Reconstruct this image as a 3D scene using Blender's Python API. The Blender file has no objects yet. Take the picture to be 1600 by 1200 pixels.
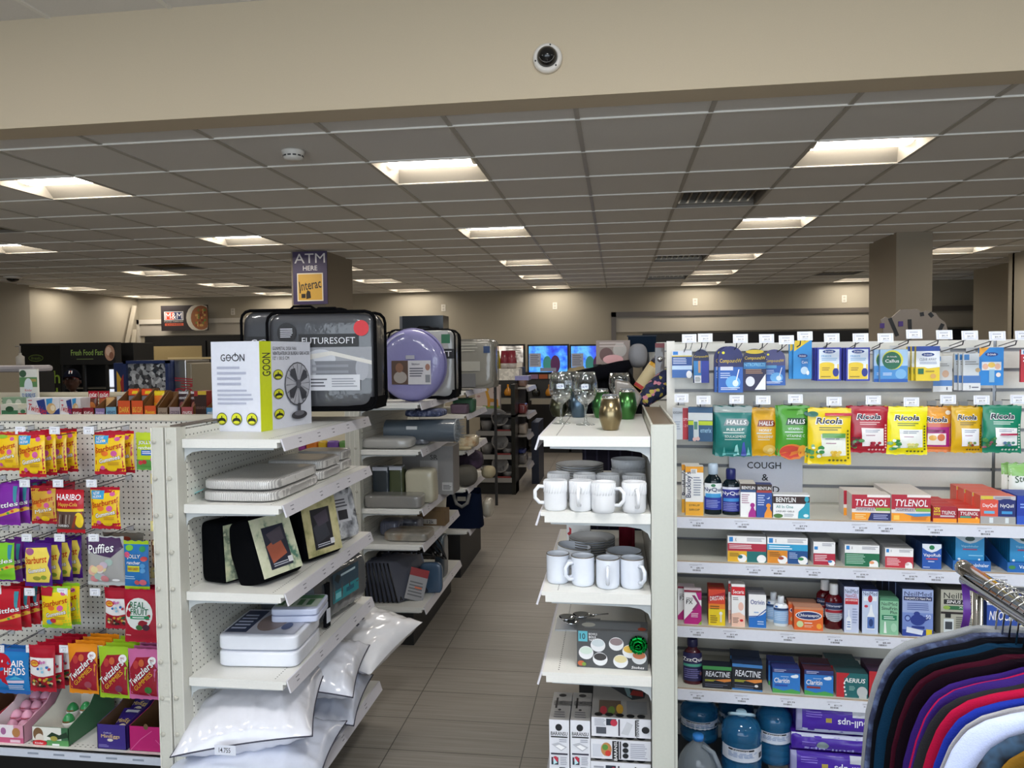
import bpy, bmesh, math, random
from math import sin, cos, pi, radians as R
import mathutils
from mathutils import Vector, Matrix, noise
random.seed(7)
S = bpy.context.scene
COL = S.collection

# ------------------------------------------------------------------ camera, world, exposure
CZ = 1.80
F, PITCH, YAW, ROLL = 1200.0, -.0406, -.1372, -.012
fwd = Vector((sin(YAW)*cos(PITCH), cos(YAW)*cos(PITCH), sin(PITCH)))
rt = Vector((cos(YAW), -sin(YAW), 0)); up = rt.cross(fwd)
CR = cos(ROLL)*rt + sin(ROLL)*up
CU = -sin(ROLL)*rt + cos(ROLL)*up
cd = bpy.data.cameras.new('camera'); cam = bpy.data.objects.new('camera', cd); COL.objects.link(cam)
cd.sensor_width = 36; cd.lens = F/1600*36; cd.clip_start = .05
mw = Matrix((CR, CU, -fwd)).transposed().to_4x4(); mw.translation = Vector((0, 0, CZ)); cam.matrix_world = mw
S.camera = cam
S.view_settings.view_transform = 'Standard'; S.view_settings.look = 'None'
S.view_settings.gamma = 1; S.view_settings.use_curve_mapping = False
S.view_settings.exposure = 0.0
wd = bpy.data.worlds.new('sky'); S.world = wd; wd.use_nodes = True
bg = wd.node_tree.nodes['Background']; bg.inputs[0].default_value = (.70, .84, 1, 1); bg.inputs[1].default_value = .5
DAYLIGHT = 190; TROFFER = 26.0; FRONT = 50.0
la = bpy.data.lights.new('storefront_daylight', 'AREA'); la.shape = 'RECTANGLE'; la.size = 7; la.size_y = 2.2
la.energy = DAYLIGHT; la.color = (.80, .90, 1)
lo = bpy.data.objects.new('storefront_daylight', la); COL.objects.link(lo)
lo.location = (.3, -3.4, 1.75); lo.rotation_euler = (R(90), 0, 0)

# ------------------------------------------------------------------ picture to place
def ray(x, y): return fwd + CR*((x-800)/F) - CU*((y-600)/F)
def at(x, y, Y): d = ray(x, y); return d*(Y/d.y) + Vector((0, 0, CZ))
def atx(x, y, X): d = ray(x, y); return d*(X/d.x) + Vector((0, 0, CZ))
def atz(x, y, Z): d = ray(x, y); return d*((Z-CZ)/d.z) + Vector((0, 0, CZ))

# ------------------------------------------------------------------ materials
MATS = {}
def lin(h):
    h = h.lstrip('#'); r = []
    for i in (0, 2, 4):
        c = int(h[i:i+2], 16)/255; r.append(c/12.92 if c <= .04045 else ((c+.055)/1.055)**2.4)
    return (*r, 1)
KIND = dict(carton=(.45, 0, 60, .02), film=(.22, 0, 14, .10), paint=(.38, 0, 120, .02), wall=(.75, 0, 200, .03), plastic=(.3, 0, 80, .01),
            cloth=(.9, 0, 380, .25), metal=(.28, 1, 90, .01), chrome=(.08, 1, 40, .0), black=(.5, 0, 150, .02), paper=(.7, 0, 150, .02),
            wrap=(.5, 0, 26, .35), skin=(.5, 0, 200, .05), gloss=(.12, 0, 30, .01))
def mat(hexc, kind='carton'):
    k = (hexc, kind)
    if k in MATS: return MATS[k]
    m = bpy.data.materials.new(kind+'_'+hexc.strip('#')); m.use_nodes = True
    nt = m.node_tree; b = nt.nodes['Principled BSDF']; c = lin(hexc)
    if kind == 'glass':
        tr = nt.nodes.new('ShaderNodeBsdfTransparent'); tr.inputs[0].default_value = (.93, .95, .95, 1); gl = nt.nodes.new('ShaderNodeBsdfGlossy'); gl.inputs['Roughness'].default_value = .03
        lw = nt.nodes.new('ShaderNodeLayerWeight'); lw.inputs[0].default_value = .35; ms = nt.nodes.new('ShaderNodeMixShader')
        nt.links.new(math_n(nt, 'ADD', math_n(nt, 'MULTIPLY', lw.outputs['Facing'], .6), .08), ms.inputs[0]); nt.links.new(tr.outputs[0], ms.inputs[1]); nt.links.new(gl.outputs[0], ms.inputs[2])
        nt.links.new(ms.outputs[0], nt.nodes['Material Output'].inputs[0])
        MATS[k] = m; return m
    if kind == 'tint':
        b.inputs['Base Color'].default_value = c; b.inputs['Roughness'].default_value = .12
        b.inputs['Transmission Weight'].default_value = .65; b.inputs['IOR'].default_value = 1.2
        b.inputs['Coat Weight'].default_value = .6
        MATS[k] = m; return m
    if kind == 'glow':
        b.inputs['Base Color'].default_value = c; b.inputs['Emission Color'].default_value = c; b.inputs['Emission Strength'].default_value = 1.0
        MATS[k] = m; return m
    ro, me, sc, bu = KIND[kind]
    tc = nt.nodes.new('ShaderNodeTexCoord'); n = nt.nodes.new('ShaderNodeTexNoise'); n.inputs['Scale'].default_value = sc; n.inputs['Detail'].default_value = 2
    nt.links.new(tc.outputs['Object'], n.inputs['Vector'])
    mx = nt.nodes.new('ShaderNodeMix'); mx.data_type = 'RGBA'
    v = .10 if kind == 'cloth' else .04
    mx.inputs['A'].default_value = tuple(x*(1-v) for x in c[:3])+(1,); mx.inputs['B'].default_value = tuple(min(1, x*(1+v)) for x in c[:3])+(1,)
    nt.links.new(n.outputs['Fac'], mx.inputs['Factor']); nt.links.new(mx.outputs['Result'], b.inputs['Base Color'])
    b.inputs['Roughness'].default_value = ro; b.inputs['Metallic'].default_value = me
    if kind == 'wrap':
        b.inputs['Coat Weight'].default_value = 1; b.inputs['Coat Roughness'].default_value = .1
    if kind == 'cloth': b.inputs['Specular IOR Level'].default_value = .05
    if bu:
        bp = nt.nodes.new('ShaderNodeBump'); bp.inputs['Strength'].default_value = bu; bp.inputs['Distance'].default_value = .004
        nt.links.new(n.outputs['Fac'], bp.inputs['Height'])
        if kind == 'wrap': nt.links.new(bp.outputs[0], b.inputs['Coat Normal'])
        nt.links.new(bp.outputs[0], b.inputs['Normal'])
    MATS[k] = m; return m

def math_n(nt, op, a, b=None):
    n = nt.nodes.new('ShaderNodeMath'); n.operation = op
    for i, v in enumerate((a, b)):
        if v is None: continue
        if isinstance(v, (int, float)): n.inputs[i].default_value = v
        else: nt.links.new(v, n.inputs[i])
    return n.outputs[0]
def pegboard_mat(name, axis, pitch, rad, colr='#d9d8cf', holec='#2a2926'):
    m = bpy.data.materials.new(name); m.use_nodes = True; nt = m.node_tree; b = nt.nodes['Principled BSDF']
    tc = nt.nodes.new('ShaderNodeTexCoord'); sp = nt.nodes.new('ShaderNodeSeparateXYZ'); nt.links.new(tc.outputs['Object'], sp.inputs[0])
    ds = []
    for ax in (axis, 'Z'):
        f = math_n(nt, 'FRACT', math_n(nt, 'ADD', math_n(nt, 'DIVIDE', sp.outputs[ax], pitch), 100.0))
        ds.append(math_n(nt, 'POWER', math_n(nt, 'SUBTRACT', f, .5), 2.0))
    d = math_n(nt, 'SQRT', math_n(nt, 'ADD', ds[0], ds[1]))
    hole = math_n(nt, 'LESS_THAN', d, rad/pitch)
    mx = nt.nodes.new('ShaderNodeMix'); mx.data_type = 'RGBA'; mx.inputs['A'].default_value = lin(colr); mx.inputs['B'].default_value = lin(holec)
    nt.links.new(hole, mx.inputs['Factor']); nt.links.new(mx.outputs['Result'], b.inputs['Base Color']); b.inputs['Roughness'].default_value = .45
    return m
def floor_mat():
    m = bpy.data.materials.new('floor_tile'); m.use_nodes = True; nt = m.node_tree; b = nt.nodes['Principled BSDF']
    tc = nt.nodes.new('ShaderNodeTexCoord'); mp = nt.nodes.new('ShaderNodeMapping')
    nt.links.new(tc.outputs['Object'], mp.inputs[0])
    br = nt.nodes.new('ShaderNodeTexBrick'); br.offset = 0; br.squash = 1
    br.inputs['Scale'].default_value = 1; br.inputs['Brick Width'].default_value = .61; br.inputs['Row Height'].default_value = .302
    br.inputs['Mortar Size'].default_value = .0025; br.inputs['Mortar Smooth'].default_value = 0
    br.inputs['Color1'].default_value = lin('#8f8981'); br.inputs['Color2'].default_value = lin('#88827a'); br.inputs['Mortar'].default_value = lin('#3f3a34')
    mp.inputs['Location'].default_value = (.434, .0, 0)
    nt.links.new(mp.outputs[0], br.inputs['Vector'])
    n = nt.nodes.new('ShaderNodeTexNoise'); n.inputs['Scale'].default_value = 1; n.inputs['Detail'].default_value = 5
    m2 = nt.nodes.new('ShaderNodeMapping'); m2.inputs['Scale'].default_value = (2.2, 70, 1)
    nt.links.new(tc.outputs['Object'], m2.inputs[0]); nt.links.new(m2.outputs[0], n.inputs['Vector'])
    mx = nt.nodes.new('ShaderNodeMix'); mx.data_type = 'RGBA'; mx.blend_type = 'MULTIPLY'; mx.inputs['Factor'].default_value = .8
    cr = nt.nodes.new('ShaderNodeValToRGB'); cr.color_ramp.elements[0].position = .3; cr.color_ramp.elements[0].color = (.62, .6, .58, 1); cr.color_ramp.elements[1].position = .7; cr.color_ramp.elements[1].color = (1, 1, 1, 1)
    nt.links.new(n.outputs['Fac'], cr.inputs[0]); nt.links.new(br.outputs['Color'], mx.inputs['A']); nt.links.new(cr.outputs[0], mx.inputs['B'])
    nt.links.new(mx.outputs['Result'], b.inputs['Base Color']); b.inputs['Roughness'].default_value = .42
    bp = nt.nodes.new('ShaderNodeBump'); bp.inputs['Strength'].default_value = .25; bp.inputs['Distance'].default_value = .003
    nt.links.new(br.outputs['Fac'], bp.inputs['Height']); bp.invert = True; nt.links.new(bp.outputs[0], b.inputs['Normal'])
    return m
def pattern_mat(name, cols, scale, kind='voronoi', rough=.5, coat=0):
    m = bpy.data.materials.new(name); m.use_nodes = True; nt = m.node_tree; b = nt.nodes['Principled BSDF']
    tc = nt.nodes.new('ShaderNodeTexCoord')
    if kind == 'voronoi': t = nt.nodes.new('ShaderNodeTexVoronoi'); out = t.outputs['Color']
    elif kind == 'wave': t = nt.nodes.new('ShaderNodeTexWave'); t.inputs['Distortion'].default_value = 3; out = t.outputs['Fac']
    else: t = nt.nodes.new('ShaderNodeTexNoise'); t.inputs['Detail'].default_value = 3; out = t.outputs['Fac']
    t.inputs['Scale'].default_value = scale; nt.links.new(tc.outputs['Object'], t.inputs['Vector'])
    cr = nt.nodes.new('ShaderNodeValToRGB'); cr.color_ramp.interpolation = 'CONSTANT' if kind == 'voronoi' else 'LINEAR'
    e = cr.color_ramp.elements
    a, z = (.0, 1.) if kind == 'voronoi' else (.3, .7)
    while len(e) < len(cols): e.new(.5)
    for i, c in enumerate(cols): e[i].position = a+(z-a)*i/(len(cols) if kind == 'voronoi' else max(1, len(cols)-1)); e[i].color = lin(c)
    if kind == 'voronoi':
        s = nt.nodes.new('ShaderNodeSeparateColor'); nt.links.new(out, s.inputs[0]); out = s.outputs[0]
    nt.links.new(out, cr.inputs[0]); nt.links.new(cr.outputs[0], b.inputs['Base Color'])
    b.inputs['Roughness'].default_value = rough; b.inputs['Coat Weight'].default_value = coat
    bp = nt.nodes.new('ShaderNodeBump'); bp.inputs['Strength'].default_value = .3; bp.inputs['Distance'].default_value = .003
    nt.links.new(out, bp.inputs['Height']); nt.links.new(bp.outputs[0], b.inputs['Normal'])
    return m

# ------------------------------------------------------------------ mesh builder
class MB:
    def __init__(s): s.v = []; s.f = []; s.m = []; s.sm = []; s.mats = []
    def mi(s, m):
        if m not in s.mats: s.mats.append(m)
        return s.mats.index(m)
    def add(s, vs, fs, m, smooth=False):
        o = len(s.v); s.v += [tuple(p) for p in vs]; k = s.mi(m)
        for f in fs: s.f.append(tuple(i+o for i in f)); s.m.append(k); s.sm.append(smooth)
    def box(s, x0, x1, y0, y1, z0, z1, m, T=None):
        vs = [Vector((x, y, z)) for z in (z0, z1) for y in (y0, y1) for x in (x0, x1)]
        if T is not None: vs = [T@v for v in vs]
        s.add(vs, [(0, 2, 3, 1), (4, 5, 7, 6), (0, 1, 5, 4), (2, 6, 7, 3), (0, 4, 6, 2), (1, 3, 7, 5)], m)
    def tube(s, pts, r, m, n=8, closed=False):
        pts = [Vector(p) for p in pts]; N = len(pts); vs = []
        rr = r if isinstance(r, (list, tuple)) else [r]*N
        prev = None
        for i, p in enumerate(pts):
            a = pts[i-1] if i else (pts[-1] if closed else pts[0]); b = pts[(i+1) % N] if (i < N-1 or closed) else pts[-1]
            t = (b-a).normalized() if (b-a).length else Vector((0, 0, 1))
            if prev is None: q = t.orthogonal().normalized()
            else: q = (prev-t*prev.dot(t)); q = q.normalized() if q.length > 1e-6 else t.orthogonal().normalized()
            prev = q; w = t.cross(q)
            vs += [p+q*(cos(2*pi*k/n)*rr[i])+w*(sin(2*pi*k/n)*rr[i]) for k in range(n)]
        fs = []
        for i in range(N if closed else N-1):
            j = (i+1) % N
            fs += [(i*n+k, i*n+(k+1) % n, j*n+(k+1) % n, j*n+k) for k in range(n)]
        if not closed: fs += [tuple(range(n))[::-1], tuple((N-1)*n+k for k in range(n))]
        s.add(vs, fs, m, True)
    def lathe(s, prof, m, c=(0, 0, 0), n=24, T=None, sx=1, sy=1, smooth=True, caps=True):
        vs = []; N = len(prof)
        for r, z in prof:
            for k in range(n):
                v = Vector((c[0]+r*cos(2*pi*k/n)*sx, c[1]+r*sin(2*pi*k/n)*sy, c[2]+z)); vs.append(T@v if T is not None else v)
        fs = [(i*n+k, i*n+(k+1) % n, (i+1)*n+(k+1) % n, (i+1)*n+k) for i in range(N-1) for k in range(n)]
        if caps and prof[0][0] > 1e-5: fs.append(tuple(range(n))[::-1])
        if caps and prof[-1][0] > 1e-5: fs.append(tuple((N-1)*n+k for k in range(n)))
        s.add(vs, fs, m, smooth)
    def surf(s, fn, nu, nv, m, smooth=True, u0=0, u1=1, v0=0, v1=1):
        vs = [fn(u0+(u1-u0)*i/nu, v0+(v1-v0)*j/nv) for j in range(nv+1) for i in range(nu+1)]
        fs = [(j*(nu+1)+i, j*(nu+1)+i+1, (j+1)*(nu+1)+i+1, (j+1)*(nu+1)+i) for j in range(nv) for i in range(nu)]
        s.add(vs, fs, m, smooth)
    def prism(s, poly, axis, a, b, m, T=None):
        n = len(poly); vs = []
        for h in (a, b):
            for p, q in poly:
                v = Vector({'x': (h, p, q), 'y': (p, h, q), 'z': (p, q, h)}[axis]); vs.append(T@v if T is not None else v)
        s.add(vs, [tuple(range(n))[::-1], tuple(range(n, 2*n))]+[(i, (i+1) % n, n+(i+1) % n, n+i) for i in range(n)], m)
    def mesh(s, name):
        me = bpy.data.meshes.new(name); me.from_pydata(s.v, [], s.f); me.update()
        for m in s.mats: me.materials.append(m)
        bm = bmesh.new(); bm.from_mesh(me); bmesh.ops.recalc_face_normals(bm, faces=bm.faces); bm.to_mesh(me); bm.free()
        me.polygons.foreach_set('material_index', s.m); me.polygons.foreach_set('use_smooth', s.sm)
        return me
    def build(s, name, parent=None, bevel=0, loc=None):
        o = bpy.data.objects.new(name, s.mesh(name)); COL.objects.link(o)
        if parent: o.parent = parent
        if loc: o.location = loc
        if bevel:
            b = o.modifiers.new('bevel', 'BEVEL'); b.width = bevel; b.segments = 2; b.limit_method = 'ANGLE'; b.angle_limit = R(50)
        return o
def tag(o, label=None, cat=None, group=None, kind=None):
    if label: o['label'] = label
    if cat: o['category'] = cat
    if group: o['group'] = group
    if kind: o['kind'] = kind
    return o
def thing(name, label, cat, loc=(0, 0, 0), rz=0, group=None, rx=0, ry=0):
    o = bpy.data.objects.new(name, None); COL.objects.link(o); o.empty_display_size = .1
    o.location = loc; o.rotation_euler = (rx, ry, rz); return tag(o, label, cat, group)
def inst(name, me, label, cat, loc, rz=0, group=None, rx=0, ry=0, parts=(), scale=None):
    o = bpy.data.objects.new(name, me); COL.objects.link(o); o.location = loc; o.rotation_euler = (rx, ry, rz)
    if scale: o.scale = scale
    if label: tag(o, label, cat, group)
    for pn, pm in parts:
        c = bpy.data.objects.new(pn, pm); COL.objects.link(c); c.parent = o
    return o
def struct(name, mb, kind='structure', bevel=0): return tag(mb.build(name, bevel=bevel), kind=kind)

# ------------------------------------------------------------------ lettering and printing
GC = {}
def glyphs(txt, shear=0, bold=0):
    if 'M' in txt or 'W' in txt: bold = 0
    k = (txt, shear, bold)
    if k not in GC:
        c = bpy.data.curves.new('lettering', 'FONT'); c.body = txt; c.size = 1; c.resolution_u = 2; c.shear = shear; c.offset = bold; c.dimensions = '2D'; c.fill_mode = 'BOTH'
        o = bpy.data.objects.new('lettering', c); me = bpy.data.meshes.new_from_object(o)
        vs = [(v.co.x, v.co.y) for v in me.vertices]; fs = [tuple(p.vertices) for p in me.polygons]
        x0 = min(v[0] for v in vs); x1 = max(v[0] for v in vs); y0 = min(v[1] for v in vs); y1 = max(v[1] for v in vs)
        vs = [((x-x0)/(x1-x0)-.5, (y-y0)/(y1-y0)-.5) for x, y in vs]
        GC[k] = (vs, fs); bpy.data.objects.remove(o); bpy.data.curves.remove(c); bpy.data.meshes.remove(me)
    return GC[k]
def printing(mb, items, pos, w, h, kind='carton', curved=False):
    """pos(u, v, off) -> point. items: flat marks laid one above the other."""
    off = .0004
    for it in items:
        t = it[0]; off += .00022
        if t == 'r':
            _, u0, v0, u1, v1, c = it; n = 10 if curved else 1
            mb.surf(lambda u, v: pos(u, v, off), n, n, mat(c, kind), curved, u0, u1, v0, v1)
        elif t == 'e':
            _, u, v, ru, rv, c = it; n = 20
            vs = [pos(u, v, off)]+[pos(u+ru*q*cos(2*pi*k/n), v+rv*q*sin(2*pi*k/n), off) for q in (.5, 1) for k in range(n)]
            fs = [(0, 1+k, 1+(k+1) % n) for k in range(n)]+[(1+k, 1+n+k, 1+n+(k+1) % n, 1+(k+1) % n) for k in range(n)]
            mb.add(vs, fs, mat(c, kind), curved)
        elif t == 'p' and curved:
            _, ps, c = it; V2 = [Vector((a, b, 0)) for a, b in ps]; tris = [tuple(V2[i] for i in tr) for tr in mathutils.geometry.tessellate_polygon([V2])]
            for _k in range(3): tris = [q for a, b, d in tris for q in ((a, (a+b)/2, (a+d)/2), ((a+b)/2, b, (b+d)/2), ((a+d)/2, (b+d)/2, d), ((a+b)/2, (b+d)/2, (a+d)/2))]
            mb.add([pos(p.x, p.y, off) for tr in tris for p in tr], [(3*i, 3*i+1, 3*i+2) for i in range(len(tris))], mat(c, kind))
        elif t == 'p':
            _, ps, c = it; mb.add([pos(u, v, off) for u, v in ps], [tuple(range(len(ps)))], mat(c, kind))
        elif t == 't':
            _, s, u0, v0, u1, v1, c = it[:7]; ang = R(it[7]) if len(it) > 7 else 0; sh = it[8] if len(it) > 8 else 0; bold = it[9] if len(it) > 9 else .01; bold = bold*.35 if bold > .045 else min(.011, bold)
            vs, fs = glyphs(s, sh, bold); cu, cv = (u0+u1)/2, (v0+v1)/2; W = (u1-u0)*w; H = (v1-v0)*h
            out = []
            for x, y in vs:
                X = x*W; Y = y*H; X, Y = X*cos(ang)-Y*sin(ang), X*sin(ang)+Y*cos(ang)
                out.append(pos(cu+X/w, cv+Y/h, off+(.0012 if curved else 0)))
            mb.add(out, fs, mat(c, kind))
        elif t == 'l':
            _, u0, v0, u1, v1, n, c = it; rnd = random.Random(int(u0*1000+v0*77+n))
            for i in range(n):
                q = v1-(v1-v0)*(i+.5)/n; hh = (v1-v0)/n*.22
                mb.surf(lambda u, v: pos(u, v, off), 4 if curved else 1, 1, mat(c, kind), False, u0, u0+(u1-u0)*rnd.uniform(.75, 1), q-hh, q+hh)
def carton(w, h, d, base, items, side=None, top=None, sideitems=(), topitems=()):
    mb = MB(); mb.box(-w/2, w/2, -d/2, d/2, 0, h, mat(base))
    sd = mat(side or base)
    for x in (-w/2-.0002, w/2+.0002): mb.surf(lambda u, v: Vector((x, -d/2+u*d, v*h)), 1, 1, sd)
    mb.surf(lambda u, v: Vector((-w/2+u*w, -d/2+v*d, h+.0002)), 1, 1, mat(top or side or base))
    printing(mb, items, lambda u, v, o: Vector(((u-.5)*w, -d/2-o, v*h)), w, h)
    if sideitems: printing(mb, sideitems, lambda u, v, o: Vector((-w/2-o, d/2-u*d, v*h)), d, h)
    if topitems: printing(mb, topitems, lambda u, v, o: Vector((-w/2+u*w, -d/2+v*d, h+o)), w, d)
    return mb.mesh('carton')
def pouch(w, h, d, base, items, seal=None, seed=0, clear=False):
    """soft bag hanging from its top edge: origin at the middle of the top edge"""
    mb = MB(); sl = .07
    def bul(u, v):
        a = max(0, sin(pi*min(1, max(0, u))))**.55; t = min(1, max(0, (v-sl)/(1-2*sl))); b = max(0, sin(pi*t))**.5*(1.15-.35*t)
        return d/2*a*b + .0015*noise.noise(Vector((u*6+seed, v*8, seed)))*min(1, b*3)
    def xx(u, v):
        b = max(0, sin(pi*min(1, max(0, (v-sl)/(1-2*sl)))))
        return (u-.5)*w*(1-.05*b)
    def P(u, v, o=0): return Vector((xx(u, v), -bul(u, v)-o, (v-1)*h + .003*sin(u*21+seed)*(1 if v < .03 or v > .97 else 0)))
    def B(u, v): return Vector((xx(u, v), bul(u, v), (v-1)*h))
    mk = mat(base, 'film')
    mb.surf(P, 14, 16, mk); mb.surf(lambda u, v: B(1-u, v), 8, 10, mk)
    if seal:
        for a, b in ((0, sl), (1-sl, 1)): mb.surf(lambda u, v: P(u, v, .0004), 12, 1, mat(seal, 'film'), True, 0, 1, a, b)
    printing(mb, items, P, w, h, 'film', True)
    return mb.mesh('pouch')
def bottle_meshes(r, h, body, cap, items, kind='tint', flat=.62, capr=.45, caph=.2, labelv=(.08, .62)):
    """returns body, cap, label meshes; label printed round the front"""
    b = MB(); hs = h*(1-caph)
    prof = [(r*.2, 0), (r*.92, 0), (r, h*.02), (r, h*.6), (r*.97, h*.66), (r*.8, h*.72), (r*capr*1.05, h*.77), (r*capr*.95, hs)]
    b.lathe(prof, mat(body, kind), sy=flat, n=28)
    c = MB(); rc = r*capr*1.15
    c.lathe([(rc*.9, hs-.002), (rc, hs), (rc, h*.97), (rc*.88, h), (0.0001, h)], mat(cap, 'plastic'), n=20)
    l = MB()
    def pos(u, v, o): a = (u-.5)*pi*.9; return Vector((sin(a)*(r+.0006+o), -cos(a)*(r*flat+.0006+o), v*h))
    printing(l, items, pos, r*pi*.9, h, 'carton', True)
    return b.mesh('bottle_body'), c.mesh('cap'), l.mesh('printed_label')
def bottle(label, loc, rz, group=None, **k):
    b, c, l = bottle_meshes(**k)
    t = thing('medicine_bottle', label, 'bottle', loc, rz, group)
    for n, m in (('body', b), ('cap', c), ('printed_label', l)):
        o = bpy.data.objects.new(n, m); COL.objects.link(o); o.parent = t
    return t

# ------------------------------------------------------------------ the room
T = .661; CH = CZ+1.787*T
UZ = at(0, 33, 3.6).z
gx = lambda i: (-.2955+i)*T
gy = lambda j: (6.01+j*.974)*T
BW = 14.47; LW = -9.65
WALL = mat('#a89f8d', 'wall')
m = MB(); m.box(-11, 9, -3.6, BW+.2, -.1, 0, floor_mat()); struct('floor', m)
LIGHTS = [(i, j) for i, js in {-14: (12, 15), -10: (5, 9, 12, 15), -6: (1, 5, 9, 12, 15), -2: (1, 5, 9, 12, 15), 2: (1, 5, 9, 12, 15), 6: (9, 15, 5)}.items() for j in js]
VENTS = [(1, 3), (1, 9), (1, 13), (-9, 8), (-9, 13), (5, 13), (-9, 3)]
TILE = mat('#e0dcd6', 'wall'); BAR = mat('#b3ada2', 'paint')
JN = 17
m = MB()
for i in range(-15, 14):
    for j in range(-1, JN):
        if (i, j) in LIGHTS or (i, j) in VENTS: continue
        y0 = max(3.78, gy(j)); m.add([(gx(i), y0, CH+.006), (gx(i), gy(j+1), CH+.006), (gx(i+1), gy(j+1), CH+.006), (gx(i+1), y0, CH+.006)], [(0, 1, 2, 3)], TILE)
for i in range(-15, 15): m.box(gx(i)-.012, gx(i)+.012, 3.78, gy(JN), CH, CH+.02, BAR)
for j in range(0, JN+1): m.box(gx(-15), gx(14), gy(j)-.006, gy(j)+.006, CH-.003, CH+.02, mat('#efebe2', 'paint'))  # paler colour carries the light these cross bars catch on their front edges
m.box(-11, 9, -3.6, 3.7, UZ, UZ+.05, TILE)
m.box(-11, 9, 3.75, BW, CH+.3, CH+.35, TILE)
for i in range(-15, 15): m.box(gx(i)-.012, gx(i)+.012, -3.6, 3.6, UZ-.007, UZ, mat('#e6e2da', 'paint'))
for j in range(0, 12): m.box(-11, 9, 3.2-j*.61, 3.224-j*.61, UZ-.008, UZ, mat('#e6e2da', 'paint'))
struct('ceiling', m)
m = MB(); m.box(-11, 9, 3.6, 3.78, CH-.002, UZ+.02, mat('#cfbfa4', 'wall')); struct('trim_1', m)
# back wall with its two framed recesses for the coolers
m = MB(); m.box(-11, 9, BW, BW+.2, 0, CH+.4, WALL)
struct('wall_back', m)
m = MB(); m.box(LW-.2, LW, 11.3, BW, 0, CH+.4, WALL); m.box(LW-.2, LW+.22, -3.6, 11.3, 0, CH+.4, WALL); struct('wall_left', m)
m = MB()
m.box(5.05, 9, 11.66, BW, 0, CH+.3, WALL); m.box(4.98, 9, 8.4, 10.6, 0, CH+.3, WALL); m.box(5.46, 9, 10.6, 12.8, 0, CH+.3, WALL)
m.v = [(x, y, z) for x, y, z in m.v]
m = MB(); m.box(4.98, 5.46, 10.55, 10.7, 0, CH+.3, WALL); m.box(5.46, 5.7, 10.6, 12.8, 0, CH+.3, WALL); m.box(5.7, 9, 12.8, 12.9, 0, CH+.3, WALL); m.box(4.98, 5.2, 8.2, 10.6, 0, CH+.3, WALL)
m.box(4.98, 9, 8.0, 8.2, 0, CH+.3, WALL); m.box(8.8, 9, -3.6, 8.2, 0, 3.9, WALL); struct('wall_right', m)
m = MB(); m.box(-11, 9, -3.75, -3.55, 0, .45, WALL); m.box(-11, 9, -3.75, -3.55, 3.1, 3.9, WALL)
for x in (-11, -8, -5, -2, 1, 4, 7): m.box(x-.06, x+.06, -3.72, -3.6, .45, 3.1, mat('#3b3b3c', 'paint'))
m.box(-11.2, -11, -3.7, BW, 0, 3.9, WALL)
struct('wall_front', m)
# square columns
for n, (x0, x1, y0, y1) in enumerate(((-3.70, -3.30, 8.42, 9.34), (2.84, 3.19, 8.40, 9.26))):
    m = MB(); m.box(x0, x1, y0, y1, 0, CH+.01, mat('#998e7c', 'wall')); struct('trim_%d' % (n+2), m)
# frame boards round the coolers
def frame(name, x0, x1, zt, zc, colr, inner, th):
    m = MB(); y = BW
    m.box(x0, x1, y-.06, y, zt-th, zt, mat(colr, 'paint')); m.box(x0, x0+th, y-.06, y, 0, zt, mat(colr, 'paint')); m.box(x1-th, x1, y-.06, y, 0, zt, mat(colr, 'paint'))
    m.box(x0+th, x1-th, y-.03, y-.005, zc, zt-th, mat(inner, 'paint')); struct(name, m)
a = at(955, 488, BW); frame('trim_4', a.x, 8.0, a.z, at(1045, 518, BW).z, '#69615a', '#b5ac9b', .09)
a = at(213, 500, BW); frame('trim_5', a.x, -5.2, a.z, at(225, 525, BW).z, '#cfc8bb', '#b5ada0', .09)

# ceiling lights
def troffer(i, j):
    t = thing('ceiling_light', 'square ceiling light, %s row, %s' % ({1: 'nearest', 5: 'second', 9: 'third', 12: 'fourth', 15: 'farthest'}[j],
        {-14: 'far left column', -10: 'second column from the left', -6: 'column left of the aisle', -2: 'column over the aisle', 2: 'column right of the aisle', 6: 'far right column'}[i]), 'ceiling light', (gx(i+.5), gy(j+.5), CH), 0, 'recessed ceiling lights')
    a, b = T/2-.012, T*.974/2-.010; h = .075; ia, ib = a-.05, .15
    m = MB(); wm = mat('#c4bcae', 'paint')
    o = [(-a, -b, 0), (a, -b, 0), (a, b, 0), (-a, b, 0)]; q = [(-ia, -ib, h), (ia, -ib, h), (ia, ib, h), (-ia, ib, h)]
    m.add(o+q, [(0, 1, 5, 4), (1, 2, 6, 5), (2, 3, 7, 6), (3, 0, 4, 7)], wm)
    m.box(-a, a, -b, -b+.008, -.002, .004, wm); m.box(-a, a, b-.008, b, -.002, .004, wm)
    m.build('frame', t)
    m = MB(); lens = bpy.data.materials.get('lamp_lens')
    if not lens:
        lens = bpy.data.materials.new('lamp_lens'); lens.use_nodes = True; bb = lens.node_tree.nodes['Principled BSDF']
        bb.inputs['Base Color'].default_value = (1, .98, .94, 1); bb.inputs['Emission Color'].default_value = (1, .93, .83, 1); bb.inputs['Emission Strength'].default_value = TROFFER
    m.surf(lambda u, v: Vector((-ia+2*ia*u, -ib+2*ib*v, h-.002-.035*sin(pi*v))), 1, 8, lens)
    m.build('diffuser', t)
for i, j in LIGHTS: troffer(i, j)
vn = ['open return-air grille over the right side of the aisle, nearest of its column', 'open return-air grille halfway back, over the right side of the aisle', 'dark ceiling vent far back over the right side of the aisle',
      'dark square ceiling vent above the left counter', 'thin dark ceiling vent left of the hanging teller sign', 'dark ceiling vent left of the right-hand column', 'dark ceiling vent at the left edge of view']
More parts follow.
